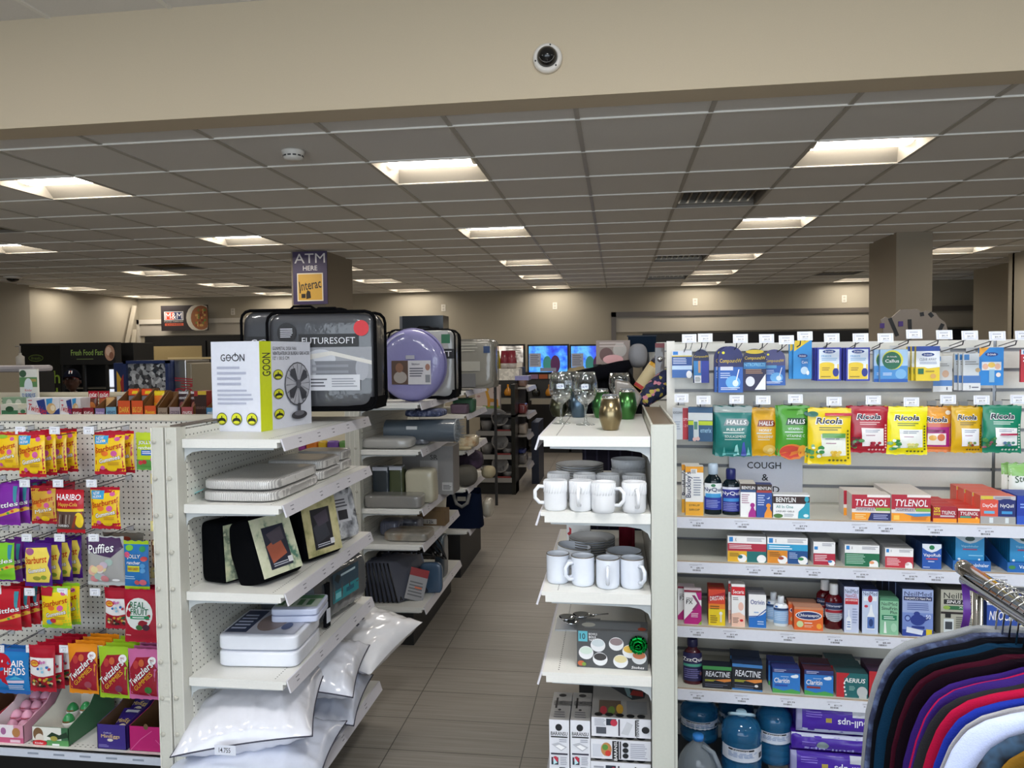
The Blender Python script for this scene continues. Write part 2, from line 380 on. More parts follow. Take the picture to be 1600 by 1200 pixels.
for (i, j), l in zip(VENTS, vn):
    t = thing('ceiling_vent', l, 'vent', (gx(i+.5), gy(j+.5), CH)); a, b = T/2-.012, T*.974/2-.01
    m = MB(); dk = mat('#3d3833', 'paint')
    m.box(-a, a, -b, b, .12, .13, dk)
    for x0, x1, y0, y1 in ((-a, -a+.01, -b, b), (a-.01, a, -b, b), (-a, a, -b, -b+.01), (-a, a, b-.01, b)): m.box(x0, x1, y0, y1, 0, .13, mat('#8d857a', 'paint'))
    m.build('duct_box', t)
    m = MB()
    for k in range(9): m.box(-a+.02+k*.068, -a+.035+k*.068, -b+.06, b-.06, .03, .05, mat('#b7a88d', 'metal'))
    m.box(-a+.02, a-.02, -b+.05, -b+.07, .02, .05, mat('#a89f92', 'metal')); m.box(-a+.02, a-.02, b-.07, b-.05, .02, .05, mat('#a89f92', 'metal')); m.build('grille', t)

# camera dome on the bulkhead, smoke alarm, small dome at left
def dome(name, label, p, r, rx, cat='camera'):
    t = thing(name, label, cat, p, 0, rx=rx)
    m = MB(); m.lathe([(r, 0), (r, .018), (r*.93, .03), (r*.7, .036), (r*.68, .03)], mat('#e9e2d8', 'plastic'), n=36); 
    for a in (75, 195, 315): m.lathe([(.004, .031), (.004, .034), (.0001, .034)], mat('#222222', 'black'), (r*.82*cos(R(a)), r*.82*sin(R(a)), 0), 8)
    m.build('housing', t)
    m = MB(); m.lathe([(r*.69, .03), (r*.64, .05), (r*.45, .068), (r*.2, .077), (.0001, .079)], mat('#121212', 'gloss'), n=32); m.build('dark_dome', t)
    m = MB()
    for k in range(14): 
        a = R(200+k*11); m.lathe([(.0022, 0), (.0001, .002)], mat('#e8e8e8', 'plastic'), (r*.5*cos(a), r*.5*sin(a), .062), 6)
    m.build('led_ring', t)
p = at(856, 93, 3.6); dome('security_camera', 'round white security camera with dark dome on the beige bulkhead', p, .068, R(90))
p = atz(458, 236, CH+.004); t = thing('smoke_alarm', 'round white smoke alarm on a ceiling tile left of the large centre light', 'smoke alarm', p, 0, rx=pi)
m = MB(); m.lathe([(.066, 0), (.066, .012), (.058, .022), (.056, .04), (.05, .052), (.0001, .055)], mat('#e2ded6', 'plastic'), n=30); m.build('body', t)
m = MB()
for k in range(12): a = R(k*30); m.box(-.010, .010, -.0015, .0015, .028, .036, mat('#3a3a3a', 'black'), Matrix.Rotation(a, 4, 'Z')@Matrix.Translation((0, .0565, 0)))
m.build('slots', t)
p = atz(20, 432, CH+.004); dome('security_camera', 'small dark dome camera under the ceiling at the far left', p, .12, pi)

# ------------------------------------------------------------------ shelving
WH = mat('#dcdad2', 'paint'); WH2 = mat('#c9c8be', 'paint'); LIP = mat('#e2e1dc', 'paint'); KICK = mat('#0b0b0c', 'black')
def shelf(root, xp, xl, y0, y1, z, colr=None, tags=3, seed=0, perf=True):
    """metal shelf between the panel line xp and the lip line xl; top surface at z"""
    c = colr or LIP; s = 1 if xl > xp else -1; m = MB()
    m.box(min(xp, xl-.012*s), max(xp, xl-.012*s), y0, y1, z-.032, z-.012, c)
    m.box(min(xp, xl), max(xp, xl), y0, y1, z-.012, z, c)
    # end brackets, tapering towards the lip
    for y in (y0+.014, y1-.016):
        m.prism([(xp, z-.012), (xp, z-.085), (xp+.008*s, z-.064), (xp+.03*s, z-.050), (xp+.07*s, z-.044), (xl-.03*s, z-.040), (xl-.03*s, z-.012)], 'y', y, y+.003, mat('#bfc4c6', 'paint'))
    if perf:
        for k in range(int((y1-y0)/.016)): m.box(xl-.05*s-.002, xl-.05*s+.002, y0+.02+k*.016, y0+.026+k*.016, z, z+.0004, mat('#6b6a66', 'black'))
    o = m.build('shelf', root, bevel=.0015)
    m = MB(); m.prism([(xl-.002*s, z+.001), (xl+.004*s, z+.001), (xl+.018*s, z-.042), (xl+.012*s, z-.044)], 'y', y0+.005, y1-.005, mat('#d5d3da', 'plastic'))
    rnd = random.Random(seed)
    for k in range(tags):
        y = y0+(y1-y0)*(k+rnd.uniform(.2, .8))/tags
        for a, b, w in ((.25, .32, .030), (.55, .64, .022)):
            q = [(xl+(.004+.014*a)*s+.0006*s, z+.001-.043*a), (xl+(.004+.014*b)*s+.0006*s, z+.001-.043*b)]
            m.add([(q[0][0], y, q[0][1]), (q[0][0], y+w, q[0][1]), (q[1][0], y+w, q[1][1]), (q[1][0], y, q[1][1])], [(0, 1, 2, 3)], mat('#7d7d86', 'paper'))
    m.build('price_rail', o)
    return o
def upright(root, x0, x1, y0, y1, z0, z1, side='front'):
    m = MB(); m.box(x0, x1, y0, y1, z0, z1, WH2); n = int((x1-x0)/.028)
    w = (x1-x0)/max(1, n)
    for k in range(n+1):
        xx = x0+k*w
        m.box(max(x0, xx-.003), min(x1, xx+.003), y0-.004, y0, z0, z1, WH)
    z = z1-.05
    while z > z0+.05:
        for xx in ([x0+.012] if x1-x0 < .06 else [x0+(x1-x0)*.25, x0+(x1-x0)*.75]): m.lathe([(.009, 0), (.009, .001), (.006, .003), (.0001, .003)], mat('#b9b6aa', 'paint'), n=10, T=Matrix.Translation((xx, y0-.003, z))@Matrix.Rotation(R(90), 4, 'X'))
        z -= .135
    return m.build('upright', root, bevel=.002)

# left gondola, housewares side along the aisle
AY = 2.6; AXL = -1.2; AXP = -1.577; AYE = 3.58; ATOP = 1.8-.235*1.084
ga = thing('gondola_shelving', 'near white perforated shelving with fan box and pillows, left of the aisle', 'shelving', (0, 0, 0))
m = MB(); m.box(AXP-.02, AXP, AY+.03, AYE, .15, ATOP-.01, pegboard_mat('pegboard_aisle', 'Y', .0254, .0031)); m.build('back_panel', ga)
upright(ga, AXP-.045, AXP-.002, AY-.03, AY+.03, 0, ATOP)
upright(ga, AXP-.045, AXP-.002, AYE, AYE+.05, 0, ATOP)
m = MB(); m.box(AXP-.045, AXP-.0, AY, AYE+.03, ATOP, ATOP+.006, mat('#5b5048', 'paint')); m.build('top_cap', ga)
AZ = [1.5, 1.26, .937, .617]
for k, z in enumerate(AZ): shelf(ga, AXP, AXL, AY, AYE, z, tags=5, seed=k)
shelf(ga, AXP, AXL+.03, AY-.05, AYE, .20, tags=3, seed=9)
m = MB(); m.box(AXP, AXL-.07, AY-.02, AYE, 0, .16, KICK); m.build('kick_plate', ga)

# candy gondola facing the camera
gc = thing('gondola_shelving', 'white pegboard candy display at far left, facing the camera', 'shelving')
CP = 3.25; CX0, CX1 = -4.6, AXP-.05; CTOP = at(122, 657, CP).z
m = MB(); m.box(CX0, CX1, CP, CP+.02, .12, CTOP, pegboard_mat('pegboard_candy', 'X', .0248, .0038)); m.build('back_panel', gc)
m = MB(); m.box(CX0, CX1, CP-.01, CP+.035, CTOP, CTOP+.026, mat('#cdc5b2', 'paint')); m.build('top_rail', gc)
upright(ga, AXP-.098, AXP-.05, AY-.035, AY+.03, 0, ATOP)
DKZ = .156; DKY = 2.87
m = MB(); m.box(CX0, CX1, DKY, CP, DKZ-.012, DKZ, LIP); m.box(CX0, CX1, DKY, DKY+.01, DKZ-.04, DKZ, LIP)
for k in range(60):
    for y in (DKY+.035, DKY+.05, CP-.03): m.box(CX0+1.3+k*.024, CX0+1.308+k*.024, y-.002, y+.002, DKZ, DKZ+.0004, mat('#55534e', 'black'))
o = m.build('shelf', gc, bevel=.001)
m = MB(); m.box(CX0, CX1, DKY-.006, DKY, DKZ-.036, DKZ-.004, mat('#ccd2df', 'plastic'))
for k in range(5): m.box(CX1-.85+k*.12, CX1-.8+k*.12, DKY-.007, DKY-.006, DKZ-.022, DKZ-.014, mat('#8e97a6', 'paper'))
m.build('price_rail', o)
m = MB(); m.box(CX0, CX1, DKY+.05, CP, 0, DKZ-.05, KICK); m.build('kick_plate', gc)

# second gondola along the aisle
def wall_bay(label, y0, y1, zs, deck, xl=AXL, xp=AXP, top=None, dark=False, lined=False, kick=True):
    g = thing('gondola_shelving', label, 'shelving'); top = top or ATOP
    m = MB(); m.box(xp-.02, xp, y0+.03, y1, .15, top, mat('#bdbbb2', 'paint') if not dark else mat('#262628', 'black'))
    if lined:
        for k in range(int((top-.2)/.035)): m.box(xp, xp+.004, y0+.03, y1, .2+k*.035, .225+k*.035, mat('#b4b2a9', 'paint'))
    m.build('back_panel', g)
    if dark:
        m = MB(); m.box(xp-.045, xp, y0-.01, y0+.02, 0, top, mat('#333333', 'black')); m.build('upright', g)
    else: upright(g, xp-.09, xp-.0, y0-.02, y0+.03, 0, top)
    for k, z in enumerate(zs): shelf(g, xp, xl, y0, y1, z, tags=2, seed=k+30, perf=False)
    if deck: shelf(g, xp, xl+.01, y0-.02, y1, deck, tags=2, seed=77, perf=False)
    if kick: m = MB(); m.box(xp, xl-.06, y0, y1, 0, (deck or zs[-1])-.04, KICK); m.build('kick_plate', g)
    return g
G2 = 4.55
ZL = lambda x, y, Y: at(x, y, Y).z
z2 = [ZL(663, 630, G2), ZL(660, 703, G2), ZL(660, 796, G2), ZL(659, 852, G2), ZL(659, 948, G2)]
wall_bay('second white shelving bay of the aisle with folded bedding and black hangers', G2, 5.62, z2[:4], z2[4], lined=True)
G3 = 5.98
z3 = [1.50, ZL(737, 648, G3), ZL(737, 704, G3), ZL(740, 763, G3), ZL(738, 828, G3)]
wall_bay('third shelving bay of the aisle with soft toys and a navy tote bag', G3, 6.9, z3[:4], z3[4])
# ceiling lights of the front zone (above the frame)
flens = bpy.data.materials['lamp_lens'].copy(); flens.name = 'front_lamp_lens'; flens.node_tree.nodes['Principled BSDF'].inputs['Emission Strength'].default_value = FRONT; flens.node_tree.nodes['Principled BSDF'].inputs['Emission Color'].default_value = (1, .985, .96, 1)
for n, (x, y) in enumerate(((-3.4, 1.2), (.2, 1.2), (3.8, 1.2), (-1.6, -1.6), (2, -1.6))):
    t = thing('ceiling_light', 'square ceiling light in the high front ceiling', 'ceiling light', (x, y, UZ-.001), 0, 'front zone ceiling lights')
    m = MB(); m.box(-.3, .3, -.3, .3, -.012, 0, mat('#efe9de', 'paint')); m.build('frame', t)
    m = MB(); m.box(-.27, .27, -.27, .27, -.016, -.012, flens); m.build('diffuser', t)

# ------------------------------------------------------------------ far part of the shop
BK = mat('#141415', 'black'); STEEL = mat('#9a9690', 'metal'); GLS = mat('#1a1d20', 'gloss')
def part(t, name, *boxes, m=None, bevel=0, loc=None):
    b = MB()
    for q in boxes: b.box(*q[:6], q[6] if len(q) > 6 else m)
    return b.build(name, t, bevel)
# frozen drink machines with lit screens against the back wall
def screen_mat(name, cols, scale):
    m = pattern_mat(name, cols, scale, 'noise', .2); nt = m.node_tree; b = nt.nodes['Principled BSDF']
    cr = [n for n in nt.nodes if n.type == 'VALTORGB'][0]; nt.links.new(cr.outputs[0], b.inputs['Emission Color']); b.inputs['Emission Strength'].default_value = .85
    return m
SY = 13.6
sc_l = [(763, 819, 'drink machine with an orange and grey lit screen, left of three'), (825, 888, 'drink machine with a blue lit screen and white paper note, middle of three'), (891, 955, 'drink machine with a blue lit screen behind the black pile of clothes')]
for n, (xa, xb, lab) in enumerate(sc_l):
    a = at(xa, 541, SY); b = at(xb, 581, SY); w = b.x-a.x; xm = (a.x+b.x)/2
    t = thing('drink_machine', 'black frozen '+lab, 'drink machine', (xm, SY, 0))
    zt = a.z; zb = b.z
    part(t, 'cabinet', (-w/2-.012, w/2+.012, .03, .75, .12, zb-.02, mat('#2b2a2a', 'black')), (-w/2-.012, w/2+.012, .02, .03, .16, .95, mat('#3a3735', 'metal')), (-w/2, w/2, .1, .7, 0, .12, BK), bevel=.004)
    part(t, 'screen_frame', (-w/2-.012, w/2+.012, .0, .12, zb-.02, zt+.03, BK))
    if n == 0: sm = screen_mat('screen_orange', ['#3b332f', '#6e665f', '#f4efe6', '#e98a3c'], 3)
    else: sm = screen_mat('screen_blue', ['#1527c8', '#1e5cf0', '#59b4f4', '#1230e0'], 4)
    mb = MB(); mb.box(-w/2+.015, w/2-.015, -.004, 0, zb, zt, sm)
    pos = lambda u, v, o: Vector(((u-.5)*w, -.004-o, zb+v*(zt-zb)))
    it = [('r', .03, .2, .32, .72, '#b9bdd0'), ('l', .06, .25, .29, .68, 6, '#7c7f90'), ('e', .48, .32, .11, .3, '#4fb7b0'), ('e', .68, .3, .12, .34, '#6a2f6e'), ('r', .3, .02, .7, .16, '#9aa0b8')] if n else [('e', .2, .3, .16, .3, '#e8c32a'), ('r', .45, .1, .95, .35, '#f3ece2'), ('l', .5, .6, .95, .95, 4, '#d0ccc6')]
    printing(mb, it, pos, w, zt-zb); mb.build('screen', t)
    mb = MB(); z0 = zb-.12
    for k, c in enumerate(('#8a6a8a', '#a8552a', '#b9b7a8', '#a05a38')): mb.box(-w/2+.02+k*w*.24, -w/2+.02+(k+.9)*w*.24, -.003, 0, z0, z0+.08, mat(c, 'carton'))
    mb.build('flavour_labels', t)
    for k, c in enumerate(('#10120f', '#b5781f', '#1a1b22')):
        mb = MB(); x = -w/2+.14+k*w*.33; mb.lathe([(.06, 0), (.075, .05), (.06, .1), (.02, .14), (.02, .2), (.0001, .2)], mat(c, 'gloss'), (x, -.03, zb-.42), 14); mb.build('dispensing_tap', t)
    part(t, 'drip_tray', (-w/2+.03, w/2-.03, -.06, .03, zb-.5, zb-.46, STEEL), (-w/2+.06, w/2-.1, -.064, -.06, zb-.57, zb-.47, mat('#8b8578', 'plastic')))
# low cooler wall at right: black glass-door cooler inside the frame
def cooler(lab, x0, x1, zt, y, nd, lit=False):
    t = thing('display_cooler', lab, 'cooler', ((x0+x1)/2, y, 0)); w = x1-x0
    part(t, 'cabinet', (-w/2, w/2, .04, .155, 0, zt, BK))
    for k in range(nd):
        a = -w/2+w*k/nd; b = -w/2+w*(k+1)/nd
        d = part(t, 'door', (a+.02, b-.02, 0, .04, .1, zt-.1, BK))
        mb = MB(); mb.box(a+.1, b-.1, -.005, 0, .2, zt-.2, mat('#b39f73', 'gloss') if lit and k == 0 else GLS); mb.build('glass', d)
        mb = MB(); mb.box(b-.07, b-.05, -.05, -.03, .8, 1.5, STEEL); mb.build('handle', d)
    return t
a = at(1004, 521, 14.3); cooler('black cooler with dark glass doors in the grey frame at the back right', a.x, 7.8, a.z, 14.3, 6)
a = at(223, 526, 14.35); b = at(375, 526, 14.35)
t = cooler('black cooler with lit amber inside under the food sign', a.x+.05, -5.4, a.z, 14.3, 3, True)
mb = MB()
for z in (1.3, 1.75): mb.box(-1.5, -.5, -.012, -.006, z, z+.04, mat('#d8c79a', 'paint'))
mb.build('inner_shelf', t)
part(t, 'red_panel', (-.05, .02, -.02, -.006, 1.0, 1.55, mat('#b02c2c', 'plastic')), (.12, .19, -.02, -.006, 1.0, 1.55, mat('#c23a38', 'plastic')))
# wall plates
for n, (x, y) in enumerate(((364, 487), (693, 481), (867, 478), (1086, 472), (1319, 467))):
    p = at(x, y, BW-.001)
    t = thing('wall_outlet', 'white outlet plate high on the back wall, %s' % ['right of the food sign', 'above the lavender pillow', 'above the blue screens', 'right of the aisle above the frame', 'beside the right-hand column'][n], 'outlet', p)
    part(t, 'plate', (-.042, .042, -.008, 0, -.065, .065, mat('#d8d2c6', 'plastic')), bevel=.002)
    part(t, 'socket', (-.02, .02, -.010, -.008, .01, .045, mat('#bdb6a8', 'plastic')), (-.02, .02, -.010, -.008, -.045, -.01, mat('#bdb6a8', 'plastic')))
# leaning boards in the back left corner
for n, (x0, y0, x1, y1, lab) in enumerate(((210, 478, 186, 600, 'tall pale wooden board leaning in the back left corner'), (211, 515, 199, 600, 'shorter pale board leaning in the back left corner'))):
    a = at(x0, y0, 14.2); b = at(x1, y1, 13.6+n*.2); d = (a-b).normalized(); c = b-d*(b.z/d.z)
    mb = MB(); L = (a-c).length; Tm = Matrix.Translation(c)@d.to_track_quat('Z', 'Y').to_matrix().to_4x4(); mb.box(-.04, .04, -.015, .015, 0, L, mat('#b5ac9b', 'paint'), Tm)
    tag(mb.build('leaning_board'), lab, 'board')
# food sign above the left cooler
a = at(252, 478, 14.3); b = at(326, 516, 14.3); w = b.x-a.x; h = a.z-b.z
mb = MB(); mb.box(0, w, -.02, 0, -h, 0, mat('#2b2326', 'carton'))
printing(mb, [('e', .82, .5, .28, .56, '#cfc8b8'), ('e', .86, .5, .22, .48, '#9a5f38'), ('r', .07, .42, .48, .76, '#e8e4e0'), ('r', .085, .44, .28, .74, '#d2482f'), ('r', .28, .44, .465, .74, '#2b3561'), ('t', 'M&M', .1, .47, .45, .71, '#f2efe9'),
              ('t', 'FOOD MARKET', .07, .34, .48, .39, '#d8d3cc'), ('r', .08, .2, .48, .3, '#cf5b3f'), ('t', 'EXPRESS', .12, .22, .44, .285, '#2b2326')]+[('e', .76+.03*(k % 7), .2+.1*(k//5), .025, .05, random.Random(k).choice(['#b0662f', '#cfa05a', '#6f8a3a', '#8e3b22'])) for k in range(35)],
         lambda u, v, o: Vector((min(u, 1)*w, -.02-o, -h+min(1, max(0, v))*h)), w, h)
tag(mb.build('wall_sign', loc=a), 'dark food sign with red and blue logo and plate of food on back wall', 'sign')
# teller-machine sign hung in front of the left column
a = at(458, 394, 8.35); b = at(513, 475, 8.35); w = b.x-a.x; h = a.z-b.z
mb = MB(); mb.box(0, w, -.02, 0, -h, 0, mat('#453a5e', 'carton'))
printing(mb, [('t', 'ATM', .05, .78, .95, .96, '#f0ecec', 0, 0, .03), ('t', 'HERE', .3, .64, .72, .73, '#f0ecec', 0, 0, .02), ('r', .12, .06, .88, .59, '#f0e6d0'), ('r', .15, .08, .85, .57, '#dfae48'), ('t', 'Interac', .18, .28, .82, .46, '#2a2420', 8, 0, .02),
              ('r', .24, .12, .36, .2, '#2a2420'), ('p', [(.38, .1), (.52, .12), (.5, .24), (.42, .27), (.38, .2)], '#2a2420'), ('r', .19, .21, .22, .3, '#2a2420')],
         lambda u, v, o: Vector((u*w, -.02-o, -h+v*h)), w, h)
t = mb.build('hanging_sign', loc=a); tag(t, 'purple and yellow ATM HERE sign in front of the left column', 'sign')
# third sign-like thing: black box on the far comforters is built with the bay goods
# black food cabinet at left
FY = 9.0
a = at(30, 537, FY); b = at(182, 560, FY); k = at(95, 537, FY)
t = thing('food_cabinet', 'black hot food cabinet with green Fresh Food Fast lettering at far left', 'food cabinet', (a.x, FY, 0)); w = b.x-a.x; zt = a.z; xk = k.x-a.x
part(t, 'cabinet', (0, xk, 0, .8, 0, zt, BK), (xk, w, .35, .8, 0, zt, BK), (xk, w, 0, .35, 0, .95, BK), bevel=.004)
mb = MB(); mb.box(0, xk-.01, -.006, 0, .9, zt-.03, mat('#10110f', 'gloss'))
printing(mb, [('t', 'fresh', .42-.2, .52, .96, .7, '#7f9c33', 0, 0, .03), ('t', 'food', .42-.2, .3, .9, .46, '#7f9c33', 0, 0, .03), ('t', 'fast', .42-.2, .1, .86, .25, '#7f9c33', 0, 0, .03), ('e', .4, .88, .18, .05, '#5c6e2a'), ('e', .4, .88, .165, .04, '#10110f'), ('t', 'fresh', .29, .86, .51, .9, '#5c6e2a')],
         lambda u, v, o: Vector((u*xk, -.006-o, 1.0+v*(zt-1.08))), xk, zt-1.08)
mb.build('side_sign', t)
mb = MB(); mb.box(xk, w, -.02, .1, zt-.28, zt, BK)
printing(mb, [('t', 'Fresh Food Fast', .2, .42, .78, .68, '#8fae5a'), ('e', .9, .52, .09, .36, '#b98f78'), ('e', .88, .6, .05, .2, '#d8b9a5'), ('e', .93, .4, .04, .16, '#8c5f4c'), ('l', .3, .2, .7, .3, 1, '#5d6a44')], lambda u, v, o: Vector((xk+u*(w-xk), -.02-o, zt-.28+v*.28)), w-xk, .28)
mb.build('header', t)
part(t, 'shelf', (xk+.02, w-.02, .02, .33, 1.15, 1.17, STEEL), (xk+.02, w-.02, .02, .33, 1.4, 1.42, STEEL), m=STEEL)
mb = MB(); mb.box(xk+.45, xk+.52, .3, .34, 1.1, zt-.35, mat('#dfe6f2', 'glow')); mb.build('light_tube', t)
mb = MB()
for x in (xk, xk+.3, xk+.62, w-.03): mb.box(x, x+.03, -.01, .02, .95, zt-.28, BK)
mb.build('door_frame', t)
# cashier behind the counter
PY = 8.1; p = at(115, 607, PY)
t = thing('person', 'person in a dark cap with red brim and pale shirt standing behind the counter', 'person', (p.x, PY, 0)); hz = p.z
def skin_fig(name, parent, chain, edges, m, sub=1):
    me = bpy.data.meshes.new(name); me.from_pydata([c[:3] for c in chain], edges, []); me.materials.append(m)
    o = bpy.data.objects.new(name, me); COL.objects.link(o); o.parent = parent
    sk = o.modifiers.new('skin', 'SKIN')
    for i, c in enumerate(chain):
        r = c[3]; me.skin_vertices[0].data[i].radius = r if isinstance(r, tuple) else (r, r)
    me.skin_vertices[0].data[0].use_root = True; sk.use_smooth_shade = True
    if sub: ss = o.modifiers.new('sub', 'SUBSURF'); ss.levels = sub; ss.render_levels = sub
    return o
sk = mat('#4a2c20', 'skin'); sh = hz-.10
b = [(0, 0, 1.0, (.15, .11)), (0, 0, 1.2, (.16, .11)), (0, 0, sh-.06, (.17, .10)), (0, 0, sh+.02, .055), (0, -.01, hz-.02, .055), (-.19, 0, sh-.06, .06), (-.25, -.02, sh-.33, .045), (-.2, -.2, sh-.5, .035), (-.17, -.27, sh-.52, (.04, .016)), (.19, 0, sh-.06, .06), (.25, -.02, sh-.33, .045), (.2, -.2, sh-.5, .035), (.17, -.27, sh-.52, (.04, .016)), (-.1, 0, .92, .085), (-.11, 0, .5, .055), (-.11, .02, .08, .04), (-.11, -.12, .03, .035), (.1, 0, .92, .085), (.11, 0, .5, .055), (.11, .02, .08, .04), (.11, -.12, .03, .035)]
e = [(0, 1), (1, 2), (2, 3), (3, 4), (2, 5), (5, 6), (6, 7), (7, 8), (2, 9), (9, 10), (10, 11), (11, 12), (0, 13), (13, 14), (14, 15), (15, 16), (0, 17), (17, 18), (18, 19), (19, 20)]
for s_ in (-1, 1):
    base = 8 if s_ < 0 else 12
    for q, (dx, L) in enumerate(((-.03, .06), (-.01, .075), (.01, .08), (.03, .07))):
        b.append((s_*.17+dx, -.31, sh-.525, .009)); b.append((s_*.17+dx, -.31-L*.6, sh-.54, .008)); e += [(base, len(b)-2), (len(b)-2, len(b)-1)]
    b.append((s_*.17-s_*.055, -.28, sh-.53, .010)); e.append((base, len(b)-1))
skin_fig('body', t, b, e, sk)
mb = MB()
def head(u, v):
    th = (u-.5)*2*pi; ph = (v-.5)*pi; r = 1
    x = .078*cos(ph)*sin(th); y = -.098*cos(ph)*cos(th); z = .115*sin(ph)
    f = max(0, cos(th)); 
    if z < -.02: x *= 1-.35*min(1, (-z-.02)/.1)
    y -= .022*math.exp(-(th/.22)**2-((z+.005)/.025)**2)   # nose
    y -= .007*math.exp(-(th/.35)**2-((z+.052)/.012)**2)   # lips
    y += .010*(math.exp(-((abs(th)-.42)/.2)**2-((z-.025)/.016)**2))   # eye sockets
    return Vector((x, y, z))
mb.surf(head, 40, 32, sk)
for s_ in (-1, 1): mb.lathe([(.004, 0), (.022, .006), (.018, .014), (.0001, .016)], sk, n=12, T=Matrix.Translation((s_*.078, .0, 0))@Matrix.Rotation(R(90)*s_, 4, 'Y'))
for s_ in (-1, 1): mb.lathe([(.011, 0), (.009, .005), (.0001, .007)], mat('#cfc4bc', 'plastic'), n=10, T=Matrix.Translation((s_*.033, -.078, .022))@Matrix.Rotation(R(90), 4, 'X')); mb.lathe([(.005, .006), (.0001, .008)], mat('#120c0a', 'gloss'), n=10, T=Matrix.Translation((s_*.033, -.078, .022))@Matrix.Rotation(R(90), 4, 'X'))
mb.box(-.022, .022, -.0995, -.094, -.056, -.053, mat('#2a1512', 'skin'))
hd = mb.build('head', t); hd.location = (0, -.02, hz+.075); hd.rotation_euler = (R(-14), 0, R(28))
mb = MB(); capm = mat('#10131f', 'cloth')
mb.surf(lambda u, v: Vector((.092*cos(v*pi/2)*sin(u*2*pi), -.112*cos(v*pi/2)*cos(u*2*pi), .012+.118*sin(v*pi/2))), 32, 10, capm)
mb.surf(lambda u, v: Vector(((u-.5)*.17, -.09-.085*v*(1-(2*u-1)**2*.45), .012-.018*v-.02*abs(2*u-1)**2)), 14, 6, mat('#10131f', 'cloth'))
mb.surf(lambda u, v: Vector(((u-.5)*.175, -.094-.0865*(.82+.2*v)*(1-(2*u-1)**2*.45), .0145-.018*(.82+.2*v)-.02*abs(2*u-1)**2)), 14, 2, mat('#b5402c', 'cloth'))
printing(mb, [('r', .1, .45, .9, .6, '#d9dade'), ('r', .1, .1, .35, .95, '#d9dade'), ('r', .65, .1, .9, .95, '#d9dade'), ('p', [(.5, 1), (.62, .7), (.5, .5), (.38, .7)], '#c8502e')], lambda u, v, o: Vector(((u-.5)*.045, -.1125*cos(.42)-o-.004+(v*.02), .045+v*.045)), .045, .045, 'cloth')
cp = mb.build('cap', t); cp.location = (0, -.02, hz+.10); cp.rotation_euler = (R(-14), 0, R(28))
sm = mat('#b5ada3', 'cloth')
mb = MB()
def shirt(u, v):
    th = u*2*pi; z = 1.0+(sh+.03-1.0)*v; q = min(1, max(0, (v-.72)/.28)); wx = .205*(1-q)**.5*1.0+.075*q+.02; wy = .135*(1-q)+.07*q
    return Vector((wx*cos(th)*(1+.02*sin(7*th)), wy*sin(th), z))
mb.surf(shirt, 40, 24, sm)
for s_ in (-1, 1): mb.tube([(s_*.12, 0, sh-.05), (s_*.2, 0, sh-.07), (s_*.245, -.01, sh-.18), (s_*.262, -.02, sh-.30)], [.07, .08, .075, .07], sm, 14)
mb.build('shirt', t)
mb = MB(); mb.lathe([(.17, .96), (.175, 1.02)], BK, n=20, sy=.75)
for s_ in (-1, 1): mb.tube([(s_*.1, 0, .98), (s_*.11, 0, .5), (s_*.11, .02, .1)], [.1, .075, .06], mat('#20222a', 'cloth'), 14)
mb.build('trousers', t)
# checkout deli counter at left with its curved white hood
DY = 7.2
a = at(-60, 571, DY); b = at(57, 571, DY)
t = thing('deli_counter', 'white-topped glass food counter at the far left behind the candy display', 'counter', (a.x, DY, 0)); w = b.x-a.x; zt = at(30, 571, DY).z
part(t, 'hood', (0, w, -.05, .25, zt-.07, zt, mat('#c9c3c8', 'plastic')), bevel=.03)
part(t, 'cabinet', (0, w, 0, .25, 0, .95, mat('#5a554f', 'paint')), (0, .02, 0, .25, .95, zt-.07, BK), (w-.03, w, .0, .25, .95, zt-.07, BK))
part(t, 'shelf', (.03, w-.03, .02, .22, 1.2, 1.22, STEEL), (.03, w-.03, .02, .22, 1.42, 1.435, STEEL))
mb = MB()
for k in range(7): mb.box(.1+k*.2, .25+k*.2, .04, .2, 1.22, 1.3, mat(['#8a8378', '#b5a88c', '#66605a'][k % 3], 'plastic'))
mb.build('trays', t)
t2 = thing('pump_bottle', 'small pump bottle standing on the white counter hood', 'bottle', (at(32, 570, DY+.1).x, DY+.1, zt))
mb = MB(); mb.lathe([(.04, 0), (.04, .09), (.014, .11), (.014, .13), (.0001, .13)], mat('#bdb8ae', 'plastic'), n=14); mb.build('body', t2)
mb = MB(); mb.tube([(0, 0, .13), (0, 0, .2), (-.05, 0, .2)], .008, mat('#8f8a82', 'plastic'), 6); mb.build('pump', t2)
# energy drink fridge
RY = 6.9
a = at(166, 564, RY); b = at(290, 564, RY); x1 = at(192, 562, RY).x-a.x; x2 = at(262, 562, RY).x-a.x; w = b.x-a.x; zt = a.z
t = thing('drinks_fridge', 'blue and silver energy drink fridge with bull logo, beyond the chocolate boxes', 'fridge', (a.x, RY, 0))
NB = mat('#20305f', 'carton')
part(t, 'cabinet', (x1, x2, .04, .5, 0, zt, NB), (0, x1, .1, .5, 0, zt-.02, NB), (x2, w*.93, .1, .55, 0, zt, mat('#a9a7a6', 'metal')), (w*.93, w, .1, .55, 0, zt-.03, mat('#8d8472', 'paint')), bevel=.01)
mb = MB(); mb.box(x1, x1+.03, 0, .04, .9, zt, NB); mb.box(x2-.03, x2, 0, .04, .9, zt, NB); mb.box(x1, x2, 0, .04, zt-.03, zt, NB); mb.build('door_frame', t)
mb = MB(); mb.box(x1+.03, x2-.03, .03, .04, 1.0, zt-.03, pattern_mat('foil_packs', ['#55565c', '#a9acb3', '#3a3c44', '#8f9299', '#2e3440', '#c9ccd2'], 30, 'voronoi', .15, 1)); mb.build('foil_packs', t)
mb = MB()
